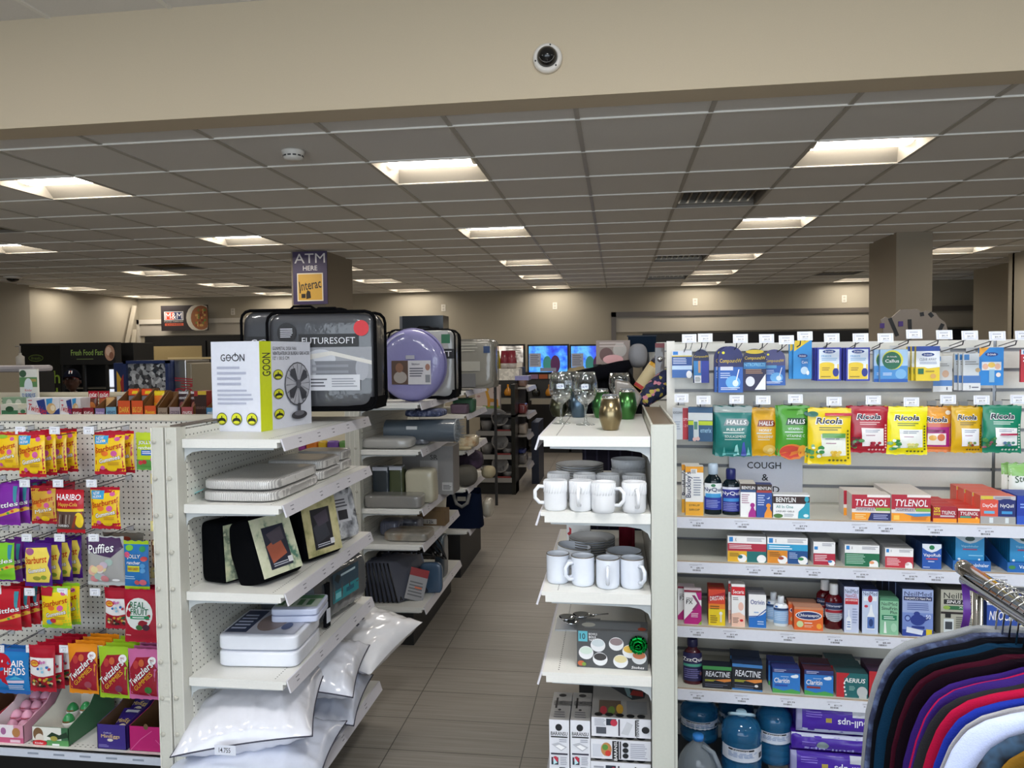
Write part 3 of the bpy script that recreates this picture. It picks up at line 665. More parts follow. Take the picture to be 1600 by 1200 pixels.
printing(mb, [('p', [(.2, .85), (.2, .15), (.65, .5)], '#e2b33c'), ('p', [(.4, .55), (.6, .75), (.8, .6), (1.0, .5), (.9, .25), (.6, .2), (.45, .35)], '#b53a3a')], lambda u, v, o: Vector((u*x1, .1-o, zt-.42+v*.38)), x1, .38)
printing(mb, [('t', 'Bull', .1, .2, .9, .7, '#a5303c', 90, .2, .03)], lambda u, v, o: Vector((x2+u*.2, .1-o, zt-.42+v*.38)), .2, .38)
mb.build('bull_logo', t)

# ------------------------------------------------------------------ mug gondola right of the aisle
MY0, MY1 = 2.35, 3.2; MXP = .098; MXL = -.24; MZT = 1.577
gm = thing('gondola_shelving', 'near white shelving with wine glasses and mugs, right of the aisle', 'shelving')
m = MB(); m.box(MXP, MXP+.02, MY0+.03, MY1, .15, MZT-.01, mat('#b9b6ac', 'paint')); m.build('back_panel', gm)
m = MB(); m.box(MXP, MXP+.076, MY0, MY0+.03, 0, MZT, mat('#c4c6bd', 'paint')); m.box(MXP+.004, MXP+.006, MY0-.001, MY0, 0, MZT, WH2); m.box(MXP+.066, MXP+.069, MY0-.0015, MY0, 0, MZT, mat('#9f9d96', 'paint')); m.build('upright', gm, bevel=.002)
m = MB(); m.box(MXP, MXP+.076, MY0+.03, MY1, MZT-.012, MZT-.006, mat('#7a6b57', 'paint')); m.box(MXP, MXP+.006, MY0+.03, MY1, MZT-.006, MZT+.002, WH2); m.box(MXP+.07, MXP+.076, MY0+.03, MY1, MZT-.006, MZT+.002, WH2); m.build('top_cap', gm)
MZ = [1.542, 1.306, 1.057, .803]
for k, z in enumerate(MZ): shelf(gm, MXP-.002, MXL, MY0, MY1, z, tags=4, seed=50+k)
shelf(gm, MXP-.002, MXL-.03, MY0-.03, MY1, .2, tags=3, seed=58)
m = MB(); m.box(MXL+.05, MXP, MY0, MY1, 0, .16, KICK); m.build('kick_plate', gm)

# ------------------------------------------------------------------ slatwall unit with medicine
SO = Vector((.21, 3.2, 0)); SA = R(3)
sx = Vector((cos(SA), -sin(SA), 0)); sn = Vector((sin(SA), cos(SA), 0))      # along / into the panel
def sl(px, py, off):
    """the place seen at px, py on the plane `off` in front of the slatted panel"""
    d = ray(px, py); q = SO-sn*off; t = q.dot(sn)/d.dot(sn); return d*t+Vector((0, 0, CZ))
def slu(p): return (p-SO).dot(sx)
gs = thing('gondola_shelving', 'white slatted medicine wall with five shelves at right', 'shelving', SO, -SA)
m = MB(); GP = .0762; z = 0.15; PW = 2.3; seam = slu(sl(1555, 525, 0))
zs = [.15+k*GP for k in range(23)]
top = 1.828
def slat(x0, x1):
    g0 = top-.036
    prof = []
    zc = g0
    levels = [g0-k*GP for k in range(22)]
    hi = top
    for L in levels:
        m.box(x0, x1, 0, .016, L+.004, hi, WH); m.box(x0, x1, .010, .016, L-.008, L+.004, mat('#8b8c90', 'paint')); m.box(x0, x1, .0, .004, L-.010, L-.007, mat('#a9aab0', 'paint')); hi = L-.008
slat(.02, seam-.006); slat(seam+.006, PW)
m.box(-.012, .02, -.004, .02, .1, top+.012, mat('#e6e3db', 'paint')); m.box(seam-.006, seam+.006, .004, .016, .1, top, mat('#77787b', 'metal'))
m.build('back_panel', gs)
# the return panel on the aisle side, seen behind the mug shelving
SZ = [1.192, 1.026, .785, .548]; SD = .33
def sshelf(z, k, x0=.014):
    m = MB(); m.box(x0, PW, -SD, -.0, z-.018, z, WH2); m.box(x0, PW, -SD-.002, -SD, z-.016, z, mat('#a5917a', 'carton'))
    o = m.build('shelf', gs)
    m = MB(); m.box(x0+.006, PW, -SD-.007, -SD-.002, z-.044, z-.004, mat('#dfe2ee', 'plastic'))
    if k < 9:
        rnd = random.Random(k); x = x0+.05
        items = []
        while x < 1.5:
            y = -SD-.0074
            def q(a, b, c, d, col): m.add([(a, y, c), (b, y, c), (b, y, d), (a, y, d)], [(0, 1, 2, 3)], mat(col, 'paper'))
            q(x, x+.045, z-.0125, z-.0115, '#8b8c98'); q(x, x+.03, z-.0155, z-.0148, '#8b8c98'); q(x+.004, x+.01, z-.024, z-.020, '#9a9baa')
            vs, fs = glyphs('$%d.%02d' % (rnd.randint(4, 19), rnd.choice((19, 49, 79, 99))), 0, .02)
            m.add([(x+.038+a*.026, y, z-.0245+b*.0065) for a, b in vs], fs, mat('#3c3d48', 'paper'))
            xx = x+.012
            while xx < x+.04: w_ = rnd.uniform(.0006, .002); q(xx, xx+w_, z-.036, z-.030, '#33343c'); xx += w_+rnd.uniform(.0006, .0016)
            x += rnd.choice((.085, .12, .16, .2))
    m.build('price_rail', o)
    if k < 9:
        m = MB()
        for x in (x0, seam-.01): m.prism([(0, z-.018), (0, z-.09), (-.03, z-.06), (-SD+.03, z-.022), (-SD+.03, z-.018)], 'x', x, x+.006, WH2)
        m.build('bracket', o)
for k, z in enumerate(SZ): sshelf(z, k)
m = MB(); m.box(-.0, PW, -.5, 0, .1, .14, WH2); m.build('base_shelf', gs); m = MB(); m.box(0, PW, -.46, 0, 0, .1, KICK); m.build('kick_plate', gs)

# ------------------------------------------------------------------ medicine on the slatted wall
ORD = ['', ' second from the front', ' third from the front', ' fourth from the front', ' fifth from the front', ' sixth from the front', ' seventh from the front', ' eighth from the front', ' ninth from the front', ' tenth from the front', ' eleventh from the front', ' twelfth from the front', ' thirteenth from the front']
BOXES = []
def sbox(label, x0, x1, yt, k, items, d=.05, n=1, base='#f1f1f1', side=None, back=.012, cat='medicine box', sideitems=(), top=None, gap=.002, name='medicine_box', topitems=(), rz=0, lift=0, jog=0):
    z = SZ[k]+lift; off = SD-back; yb = sl(0, 0, off) and 0
    ym = {0: 800, 1: 870, 2: 970, 3: 1070}[k]
    a = sl(x0, (ym+yt)/2, off); b = sl(x1, (ym+yt)/2, off); w = (b-a).length; h = sl((x0+x1)/2, yt, off).z-z; xc = (slu(a)+slu(b))/2
    me = carton(w, h, d, base, items, side, top, sideitems, topitems)
    for q in range(n):
        loc = SO+sx*(xc+jog*q)-sn*(off-d/2-q*(d+gap)); loc.z = z
        inst(name, me, label+(',' + ORD[q] if q else (', front one' if n > 1 else '')), cat, loc, -SA+rz, label if n > 1 else None)
    return w, h
def sbot(label, x0, x1, yt, k, back=.05, n=1, **kw):
    z = SZ[k]; off = SD-back; ym = {0: 800, 1: 870, 2: 970, 3: 1070}[k]
    a = sl(x0, (ym+yt)/2, off); b = sl(x1, (ym+yt)/2, off); w = (b-a).length; h = sl((x0+x1)/2, yt, off).z-z
    kw['r'] = w/2*.97; kw['h'] = h
    me = bottle_meshes(**kw)
    for q in range(n):
        loc = SO+sx*((slu(a)+slu(b))/2-q*.02)-sn*(off-q*(w*.7+.004)); loc.z = z
        t = thing('medicine_bottle', label+(',' + ORD[q] if q else (', front one' if n > 1 else '')), 'bottle', loc, -SA, label if n > 1 else None)
        for nn, m_ in zip(('body', 'cap', 'printed_label'), me):
            o = bpy.data.objects.new(nn, m_); COL.objects.link(o); o.parent = t
Wt = '#f3f3f4'; K = '#1d1f26'
# top shelf
sbox('tall white and orange cough syrup box at the left shelf end', 1071, 1099, 729, 0, [('r', 0, .88, 1, 1, '#eda322'), ('r', .3, .85, .65, .95, '#f4f4f2'), ('l', .33, .86, .62, .94, 6, '#444444'), ('r', 0, 0, 1, .28, '#f0b02e'), ('t', "Buckley's", -.55, .56, .95, .70, '#2b3157', 90), ('l', .45, .4, .9, .8, 8, '#9aa0b0'), ('t', 'SYRUP', .2, .19, .8, .23, '#6b4a1c'), ('t', 'SIROP', .2, .1, .8, .14, '#6b4a1c')], .045, 2, side='#e7e4dc', jog=-.012)
sbot('dark green liquid medicine bottle with white cap', 1100, 1128, 724, 0, body='#0d2630', cap='#b9cbdd', items=[('r', .06, .1, .94, .36, '#2b3aa0'), ('r', .06, .36, .94, .62, '#eef2f5'), ('r', .15, .34, .85, .42, '#49a3dd'), ('e', .5, .58, .09, .03, '#2f7a52'), ('t', 'NyQuil', .1, .44, .9, .54, '#1b2a66'), ('l', .2, .14, .8, .3, 5, '#9aa6e0')], caph=.2, capr=.5)
sbot('dark liquid medicine bottle with navy cap', 1128, 1156, 732, 0, body='#0b2630', cap='#1c2360', items=[('r', .06, .08, .94, .6, '#2a3290'), ('r', .06, .56, .94, .61, '#dfe3f2'), ('t', 'NyQuil', .1, .42, .9, .52, '#f0f2fa'), ('r', .15, .3, .85, .37, '#3f8fd8'), ('l', .15, .1, .85, .28, 5, '#8f97d8')], caph=.22, capr=.5)
man = lambda c: [('e', .78, .36, .15, .07, c), ('p', [(.5, 0), (.53, .12), (.64, .22), (.7, .3), (.86, .3), (.92, .22), (1, .18), (1, 0)], c)]
sbox('white cough box with magenta figure', 1157, 1181, 756, 0, [('r', 0, .82, 1, 1, '#35251f'), ('t', 'BENYLIN', .08, .84, .95, .93, Wt), ('r', 0, .75, 1, .82, '#2c4d7c'), ('l', .08, .4, .6, .7, 5, '#b48aa0')]+man('#a6248a'), .045, 2, Wt, '#d8d3cc')
sbox('navy cough box with orange figure', 1182, 1206, 757, 0, [('r', 0, 0, 1, 1, '#2b4f9c'), ('r', 0, .82, 1, 1, '#35251f'), ('t', 'BENYLIN', .08, .84, .95, .93, Wt), ('r', 0, .75, 1, .82, '#a83a35'), ('l', .08, .35, .55, .7, 5, '#b9c8ea'), ('e', .75, .6, .1, .04, '#dfe6f5'), ('e', .71, .62, .1, .04, '#2b4f9c')]+man('#ee9a33'), .045, 1, '#2b4f9c', '#243f80')
sbox('wide white cough capsule box with teal figure', 1208, 1265, 773, 0, [('r', 0, .62, 1, .93, '#35201d'), ('t', 'BENYLIN', .08, .68, .62, .88, Wt), ('t', 'All In One', .08, .42, .55, .54, '#3e8f8c'), ('t', 'LIQUID GELS', .08, .24, .58, .32, '#3a4048'), ('e', .14, .09, .13, .09, '#4f7a3c'), ('e', .92, .82, .06, .12, '#2a9fb8'), ('p', [(.68, 0), (.7, .3), (.84, .5), (.9, .68), (1, .68), (1, 0)], '#2a9fb8'), ('e', .9, .12, .07, .07, '#d7eef2'), ('l', .3, .05, .6, .2, 3, '#9aa0a8')], .05, 1, Wt, '#d7dbe0')
ty = lambda: [('r', 0, .44, 1, 1, '#b01c33'), ('r', 0, 0, 1, .3, '#f09b22'), ('r', .4, .9, 1, 1, '#efe7e4'), ('t', 'TYLENOL', .09, .56, .93, .82, Wt, 0, .15, .03), ('r', .1, .36, .6, .5, '#b9b4b8'), ('t', 'COMPLET', .14, .39, .57, .48, '#4d2a3a', 0, .1), ('r', .62, .38, 1, .5, '#7fb247')]
sbox('large red cold tablet box with navy night panel', 1331, 1391, 773, 0, ty()+[('p', [(.5, .3), (1, .3), (1, 0), (.42, 0)], '#262c66'), ('l', .08, .05, .38, .25, 3, '#f7dfa0'), ('l', .56, .05, .95, .25, 3, '#aab0dd')], .075, 2, '#e9e2de', '#ddd6d0', jog=-.01)
sbox('large red cold tablet box with orange and blue swoosh', 1393, 1454, 773, 0, ty()+[('p', [(.3, .3), (.6, .18), (1, .22), (1, .32), (.6, .3)], '#3f8fcf'), ('l', .5, .05, .95, .2, 3, '#c4702a'), ('r', .05, .05, .2, .22, '#f7c95a')], .075, 3, '#e9e2de', '#ddd6d0')
ty2 = lambda: [('r', 0, .3, 1, 1, '#a31c30'), ('r', 0, 0, 1, .3, '#f09b22'), ('t', 'TYLENOL', .34, .5, .95, .72, Wt, 0, .15, .03), ('r', .3, .34, .9, .44, '#cfc6cc')]
sbox('small red tablet box marked 25 percent', 1458, 1495, 791, 0, [('r', 0, .0, 1, 1, '#a31c30'), ('r', 0, 0, 1, .24, '#f09b22'), ('t', '25%', .03, .62, .3, .92, '#f4e72b', 0, 0, .04), ('t', 'BONUS', .03, .44, .3, .56, '#f4e72b'), ('t', 'TYLENOL', .36, .5, .95, .72, Wt, 0, .15, .03), ('r', .3, .34, .9, .44, '#cfc6cc')], .06, 3, '#e9e2de', '#c9302f')
sbox('small red tablet box with teal stripe', 1497, 1531, 795, 0, [('r', 0, .3, 1, .86, '#a31c30'), ('r', 0, 0, 1, .34, '#f09b22'), ('t', 'TYLENOL', .1, .54, .92, .78, Wt, 0, .15, .03), ('r', .1, .36, .6, .48, '#2f9c8c'), ('e', .85, .36, .06, .08, '#f7c95a')], .06, 3, '#efe4e0', '#d8453a')
sbox('clear-based day and night medicine twin box', 1532, 1587, 775, 0, [('r', 0, .26, .5, .86, '#e0533f'), ('r', .5, .26, 1, .86, '#1e2a70'), ('e', .27, .78, .25, .12, '#e0533f'), ('e', .75, .78, .25, .12, '#1e2a70'), ('t', 'DayQuil', .06, .56, .46, .72, Wt), ('t', 'NyQuil', .56, .56, .94, .72, Wt), ('r', .1, .36, .4, .46, '#69b4d8'), ('r', .6, .36, .9, .46, '#3f98d8'), ('r', 0, 0, 1, .26, '#a8a8a8'), ('r', .25, .03, .36, .22, '#d9e2e6'), ('r', .7, .03, .8, .22, '#d9e2e6'), ('r', 0, .88, .35, 1, '#d8c13f'), ('l', .4, .88, .95, .98, 2, '#7d8298')], .06, 4, '#c9c4c6', '#e56b58', jog=-.004)
sbox('royal blue medicine box at the right frame edge', 1589, 1640, 775, 0, [('r', 0, 0, 1, 1, '#1b3aa8'), ('r', 0, .0, 1, .3, '#2b55c4'), ('l', .1, .55, .9, .75, 2, '#8fb0f0')], .06, 2, '#1b3aa8')
# second shelf
fig = [('r', .04, .78, .14, .96, '#2f86cf'), ('l', .5, .8, .97, .95, 3, '#9a9aa6'), ('t', 'X', .19, .8, .23, .93, '#333333')]
def capsule(c): return [('e', .84, .14, .13, .17, Wt), ('r', .71, 0, .97, .14, Wt), ('e', .78, .2, .07, .07, c)]
sbox('white and red cold relief box, yellow and teal below', 1137, 1197, 838, 1, fig+[('r', 0, .42, 1, .72, '#b22840'), ('r', 0, 0, .5, .42, '#e9b52c'), ('r', .5, 0, 1, .42, '#1f6f6f'), ('l', .04, .5, .7, .68, 3, '#f0d5da'), ('e', .38, .14, .12, .16, Wt), ('e', .33, .2, .06, .07, '#2a6a70'), ('e', .88, .14, .12, .16, Wt), ('l', .05, .2, .3, .36, 3, '#8f6f1c')], .05, 1, Wt, '#d9d9dd')
sbox('white and light blue capsule box, orange and navy below', 1199, 1262, 840, 1, fig+[('r', 0, .5, 1, .74, '#2fa0d0'), ('l', .04, .53, .7, .7, 2, '#dff0f8'), ('r', 0, 0, .5, .5, '#e08f2a'), ('r', .5, 0, 1, .5, '#1f4f8c'), ('e', .38, .14, .12, .16, Wt), ('e', .34, .2, .07, .06, '#a8442c'), ('e', .88, .14, .12, .16, Wt), ('e', .83, .2, .07, .06, '#2f8a4c'), ('l', .05, .25, .35, .45, 3, '#8f5a1c'), ('l', .54, .2, .75, .45, 4, '#a9c2e8')], .06, 2, Wt, '#d9d9dd', jog=-.006)
sbox('small white box with crimson lower half', 1271, 1305, 847, 1, [('r', .04, .66, .2, .8, '#2f86cf'), ('r', 0, 0, 1, .5, '#b22840'), ('l', .4, .82, .95, .96, 3, '#9a9aa6'), ('l', .06, .15, .7, .45, 4, '#f0d5da'), ('e', .84, .1, .15, .12, Wt), ('e', .76, .16, .1, .05, '#3f80c0')], .06, 3, Wt, '#c9c9cb')
sbox('white box with dark green lower half', 1320, 1374, 852, 1, fig+[('r', 0, 0, 1, .62, '#1e6f4c'), ('l', .04, .1, .6, .58, 6, '#a8d0bc')]+capsule('#e8a070'), .05, 2, Wt, '#d4d4d6')
sbox('white box with red lower half beside the blue rub boxes', 1383, 1427, 857, 1, fig+[('r', 0, 0, 1, .58, '#c23040'), ('l', .06, .1, .55, .52, 5, '#f2c8cc')]+capsule('#d9c4c4'), .06, 3, Wt, '#b9b9bb')
sbox('dark blue vapour rub box with white chest', 1441, 1471, 850, 1, [('r', 0, 0, 1, 1, '#2257b0'), ('p', [(0, 1), (1, 1), (1, .85), (.75, .72), (.5, .66), (.25, .72), (0, .85)], '#dfe6f0'), ('e', .5, .86, .14, .09, '#1e7a4a'), ('t', 'VapoRub', .06, .46, .96, .62, Wt), ('r', .2, .38, .8, .43, '#d04050'), ('l', .3, .26, .7, .34, 1, '#c8d6f0'), ('l', .05, .04, .4, .1, 1, '#c8d6f0')], .06, 3, '#1e4888', '#1b3f78')
vi = [('r', 0, 0, 1, 1, '#2f8fc8'), ('p', [(0, 1), (1, 1), (1, .9), (.7, .76), (.5, .72), (.3, .76), (0, .9)], '#b9c6cf'), ('e', .5, .86, .17, .07, '#2a4a48'), ('t', 'VapoInhaler', .2, .6, .8, .68, '#a8dcf0', 0, .1, 0), ('r', .25, .54, .75, .58, '#9a4a70'), ('r', 0, 0, 1, .25, '#1c6ab8'), ('l', .45, .36, .95, .42, 1, '#8fd0ee'), ('e', .12, .28, .05, .03, '#e9f4fa'), ('e', .82, .28, .04, .03, '#e9f4fa')]
for (xa, xb, lab) in ((1493, 1538, 'light blue inhaler card in the tray near the chrome rail end'), (1578, 1625, 'light blue inhaler card in the tray at the right frame edge')):
    sbox(lab, xa, xb, 834, 1, vi, .014, 11, '#1c8fc0', '#1b7fb4', gap=.003, back=.03, name='inhaler_card', cat='medicine card')
    z = SZ[1]; off = SD-.01; a = sl(xa-4, 880, off); b = sl(xb+10, 880, off); w = (b-a).length; loc = SO+sx*(slu(a)+w/2)-sn*off; loc.z = z
    m = MB(); c_ = mat('#1f67b5', 'carton'); m.box(-w/2, w/2, -.001, 0, 0, .034, c_); m.prism([(0, 0), (.21, 0), (.21, .085), (0, .034)], 'x', -w/2, -w/2+.001, c_); m.prism([(0, 0), (.21, 0), (.21, .085), (0, .034)], 'x', w/2-.001, w/2, c_)
    printing(m, [('t', 'VapoInhaler', .3, .3, .95, .75, '#e9f2fa'), ('e', .12, .5, .09, .2, '#3f8a4c')], lambda u, v, o: Vector(((u-.5)*w, -.001-o, v*.034)), w, .034)
    o = m.build('display_tray', loc=loc); o.rotation_euler.z = -SA; tag(o, lab.replace('card in the tray', 'display tray').replace('light blue', 'low open blue'), 'tray')
# third shelf
cfx = [('p', [(0, .0), (1, 0), (1, .52), (.88, .62), (0, .12)], '#b8187e'), ('p', [(.45, .85), (.62, .85), (.9, .62), (.62, .42), (.45, .42), (.75, .62)], '#8a3a6a'), ('p', [(.62, 1), (1, 1), (1, .72), (.85, .72)], '#b8187e'), ('t', 'COLD', .12, .72, .5, .78, K), ('t', 'FX', .12, .59, .5, .71, K), ('l', .4, .2, .9, .34, 3, '#f2d0e6'), ('p', [(.8, 0), (1, 0), (1, .12)], '#8ab83c'), ('r', 0, .94, 1, 1, '#8a1f3e')]
sbox('white and magenta cold capsule box', 1069, 1096, 922, 2, cfx, .04, 2, Wt, '#e8dbe4', jog=-.022)
sbox('red to yellow nasal spray box', 1107, 1133, 921, 2, [('r', 0, 0, 1, 1, '#f1d31f'), ('r', 0, .46, 1, .62, '#ef8a2a'), ('r', 0, .6, 1, 1, '#d8452c'), ('p', [(.0, .66), (1, .82), (1, .94), (0, .8)], '#b01c24'), ('t', 'DRISTAN', .08, .7, .92, .82, Wt, 6, .15, .02), ('l', .1, .44, .7, .56, 2, '#7a5a14'), ('e', .74, .34, .1, .05, Wt), ('r', .69, .1, .79, .32, '#e9e3d2'), ('l', .1, .06, .55, .3, 4, '#a3841c')], .04, 2, '#e0b52c', '#a8302a')
sbox('tall white and pink nasal gel box with red band', 1143, 1164, 913, 2, [('r', 0, .74, 1, .94, '#d3202c'), ('t', 'Secaris', .1, .78, .92, .87, Wt), ('l', .1, .62, .6, .7, 2, '#888888'), ('e', .7, .48, .2, .1, '#eec4b4'), ('p', [(0, .3), (.6, .34), (1, .26), (1, 0), (0, 0)], '#f2c8b4'), ('l', .1, .08, .55, .22, 4, '#6a4a44'), ('e', .74, .15, .13, .03, '#d3202c')], .035, 2, Wt, '#d8d4d2', jog=-.008)
sbox('white and blue nasal spray box', 1170, 1197, 929, 2, [('p', [(0, .3), (.4, .32), (.8, .4), (1, .5), (1, 0), (0, 0)], '#1f6fc4'), ('p', [(0, .34), (.5, .36), (1, .58), (1, .54), (.5, .33), (0, .31)], '#1b50a0'), ('t', 'Otrivin', .1, .7, .9, .84, '#22408c'), ('l', .3, .42, .6, .5, 1, '#9ab6dc'), ('l', .5, .08, .9, .22, 2, '#b6d0f0')], .045, 2, Wt, '#b9bdc6', top='#7d8088')
sbot('white squeeze bottle with blue label', 1208, 1232, 931, 2, n=2, body='#e8edf2', cap='#dfe5ec', kind='plastic', items=[('r', .05, .1, .95, .62, '#8fb6e0'), ('r', .05, .54, .95, .62, '#27426e'), ('e', .25, .67, .08, .03, '#2f6fc0'), ('l', .15, .2, .85, .5, 5, '#c2d8f0')], capr=.38, caph=.24)
sbox('orange throat lozenge box', 1241, 1286, 949, 2, [('r', 0, 0, 1, 1, '#e3682c'), ('r', 0, .9, 1, 1, '#c98a68'), ('e', .5, .64, .46, .2, Wt), ('e', .5, .64, .43, .165, '#25356e'), ('t', 'Chloraseptic', .13, .55, .88, .72, Wt), ('e', .2, .26, .12, .14, '#c9d8a0'), ('l', .35, .28, .7, .36, 1, Wt), ('l', .35, .12, .66, .24, 2, '#f6c9ae'), ('e', .86, .2, .09, .12, '#f2a63c')], .05, 2, '#e3682c', '#d95a22', top='#c9937a', jog=-.012)
sbot('dark red throat spray bottle with white pump', 1288, 1317, 912, 2, n=2, body='#7d1420', cap='#eef0f2', items=[('e', .5, .38, .44, .2, '#c9ced6'), ('r', .1, .45, .9, .6, '#27335c'), ('t', 'Chloraseptic', .14, .5, .86, .56, '#dfe4f2'), ('l', .2, .2, .8, .4, 5, '#7a8090'), ('r', .1, .38, .9, .44, '#a02030')], capr=.42, caph=.22)
nm = lambda c: [('r', 0, 0, 1, 1, c), ('t', 'NeilMed', .06, .86, .94, .95, '#1c2a60', 0, 0, .03)]
sbox('pale lilac nasal gel box with red words', 1319, 1342, 917, 2, nm('#c9d2ec')+[('t', 'NasoGEL', .08, .77, .9, .85, '#a84a78'), ('r', .06, .62, .94, .75, '#c02c3a'), ('t', 'SECHERESSE', .1, .69, .9, .73, Wt), ('p', [(.3, .1), (.3, .34), (.22, .4), (.22, .1)], '#9fb4dc'), ('p', [(.14, .06), (.14, .3), (.26, .36), (.28, .5), (.34, .5), (.36, .36), (.48, .3), (.48, .06)], '#eef2fa'), ('l', .2, .1, .45, .26, 3, '#6a86c4'), ('l', .55, .2, .92, .55, 6, '#9aa8cc')], .05, 2, '#aab6dc', '#39456e')
sbox('pale blue saline box with red round emblem', 1347, 1372, 921, 2, nm('#c6d4ee')+[('r', 0, .96, 1, 1, '#27336c'), ('r', .1, .74, .9, .84, '#e8edf6'), ('e', .5, .79, .14, .08, '#b02c3e'), ('e', .25, .62, .12, .03, '#c03048'), ('p', [(.3, .1), (.3, .38), (.45, .5), (.52, .66), (.6, .66), (.66, .5), (.8, .38), (.8, .1)], '#eef3fa'), ('r', .32, .12, .78, .38, '#5578bc'), ('e', .55, .25, .14, .09, '#27407c')], .05, 2, '#27305c', '#1f274c')
sbox('small mint green nasal box', 1375, 1404, 935, 2, [('r', 0, 0, 1, 1, '#8cc4a0'), ('r', 0, .93, 1, 1, '#4c8a68'), ('t', 'NeilMed', .08, .8, .92, .9, '#1f3a34', 0, 0, .03), ('t', 'SinuFrin', .08, .68, .92, .77, '#28443c'), ('t', 'Plus', .55, .58, .92, .66, '#28443c'), ('r', .1, .4, .9, .54, '#1f7f5a'), ('l', .2, .42, .8, .52, 2, '#d8efe2'), ('p', [(.2, .04), (.24, .36), (.3, .36), (.36, .04)], '#e8f2ec'), ('e', .74, .2, .16, .12, '#a8d6b8')], .045, 2, '#8cc4a0', '#5c9478')
pot = [('e', .5, .35, .24, .12, '#24398c'), ('e', .47, .48, .1, .05, '#24398c'), ('p', [(.66, .3), (.9, .38), (.92, .42), (.84, .42), (.68, .42)], '#24398c'), ('e', .17, .38, .1, .07, '#24398c'), ('e', .17, .38, .07, .045, '#8fa6dc'), ('r', .3, .16, .72, .22, '#24398c')]
sbox('large blue sinus pot box marked 50', 1410, 1458, 921, 2, nm('#9fb0dc')+[('r', 0, 0, 1, .5, '#7890d0'), ('r', .04, .76, .96, .85, '#1c2a60'), ('t', 'NASAFLO Neti Pot', .08, .78, .92, .83, Wt), ('l', .15, .55, .9, .72, 4, '#5a6ca8')]+pot+[('t', '50', .76, .38, .92, .47, '#dfe8fa'), ('r', 0, 0, 1, .14, '#27429c'), ('p', [(.12, .08), (.64, .03), (.68, .13), (.14, .2)], '#dce4f4'), ('r', .77, .02, .96, .16, '#e0c824')], .075, 4, '#9fb0dc', '#2a3560', top='#4d5470', jog=-.002)
sbox('large grey sinus rinse box behind the purple hanger', 1470, 1526, 922, 2, [('r', 0, 0, 1, 1, '#b3b2a4'), ('t', 'NeilMed', .08, .82, .99, .94, '#15161a', 0, 0, .03), ('r', .08, .7, 1, .8, '#17181c'), ('t', 'SINUS RINSE', .16, .72, .99, .785, Wt, 0, .15, .02), ('r', .12, .59, 1, .67, '#2b6a44'), ('t', 'Xylitol', .5, .61, .9, .66, '#dfeedd'), ('e', .16, .63, .1, .04, '#8fb04c'), ('r', 0, .5, 1, .545, '#241a1c'), ('r', .12, .42, .28, .52, '#141416'), ('r', .08, .02, .36, .4, '#d5dde0'), ('r', .12, .18, .32, .34, '#3a4048'), ('l', .42, .2, .9, .46, 6, '#6f6f68'), ('r', .5, .05, .9, .18, '#8c8c80')], .075, 4, '#b3b2a4', '#8d8c80', top='#605f58')
sbox('blue and red hot drink medicine box behind the hangers', 1542, 1612, 936, 2, [('r', 0, 0, 1, 1, '#2b4fa8'), ('r', 0, 0, 1, .2, '#a8242c'), ('p', [(0, .32), (.5, .3), (1, .48), (1, .4), (.5, .22), (0, .26)], '#d8d8c0'), ('t', 'NEOCITRAN', .05, .48, .95, .7, Wt, 0, .2, .03), ('r', 0, .84, 1, .94, '#c9d2e8')], .06, 2, '#2b4fa8', '#243c80')
# fourth shelf
sbot('dark berry sleep aid bottle with navy label', 1067, 1097, 996, 3, body='#4c1020', cap='#23234c', items=[('r', .04, .08, .96, .7, '#25244e'), ('t', 'ZzzQuil', .08, .5, .92, .6, Wt), ('r', .08, .4, .92, .46, '#4fa08c'), ('l', .15, .14, .85, .36, 5, '#7c78b0'), ('e', .85, .24, .08, .04, '#8a5a66')], capr=.5, caph=.17, kind='gloss')
re_ = lambda: [('r', 0, 0, 1, 1, '#10131e'), ('t', 'REACTINE', .1, .52, .95, .76, '#dfe2ea', 0, .15, .02), ('p', [(.4, .38), (.75, .3), (.98, .36), (.98, .46), (.75, .44)], '#d8863c'), ('l', .08, .3, .45, .4, 2, '#c8c83c'), ('l', .08, .06, .9, .22, 2, '#5a6078')]
sbox('small black allergy box with green top edge', 1098, 1143, 1041, 3, re_()+[('r', 0, .84, 1, 1, '#3f8f4c')], .05, 1, '#10131e', '#151a2c')
sbox('larger black allergy box with blue top edge', 1145, 1192, 1038, 3, re_()+[('r', 0, .88, 1, 1, '#3a78b8'), ('r', 0, 0, 1, .06, '#3a78b8'), ('e', .8, .2, .06, .05, '#e8e8e8')], .07, 2, '#10131e', '#1a2c4c', rz=R(-3))
cl = lambda b: [('r', 0, 0, 1, .84, '#2c78c8'), ('p', [(0, 0), (1, 0), (1, .1), (.7, .18), (.4, .1), (0, .2)], '#4ca050'), ('e', .8, .7, .14, .06, '#e8f0f8'), ('e', .86, .74, .08, .05, '#e8f0f8'), ('t', 'Claritin', .06, .42, .62, .62, Wt, 0, .15, .02), ('l', .3, .66, .6, .7, 1, '#c8e0f4'), ('r', .08, .28, .55, .36, b), ('r', 0, .84, 1, 1, '#27306c'), ('l', .06, .86, .5, .98, 2, '#b9bfe0')]
sbox('blue allergy box with sky and cloud', 1207, 1250, 1045, 3, cl('#2c50a8'), .06, 2, '#2c78c8', '#1f2a80', top='#2a3478', jog=-.006)
sbox('blue allergy box with dark red side', 1257, 1302, 1048, 3, cl('#8a3030'), .06, 2, '#2c78c8', '#6a2430', top='#4a2438')
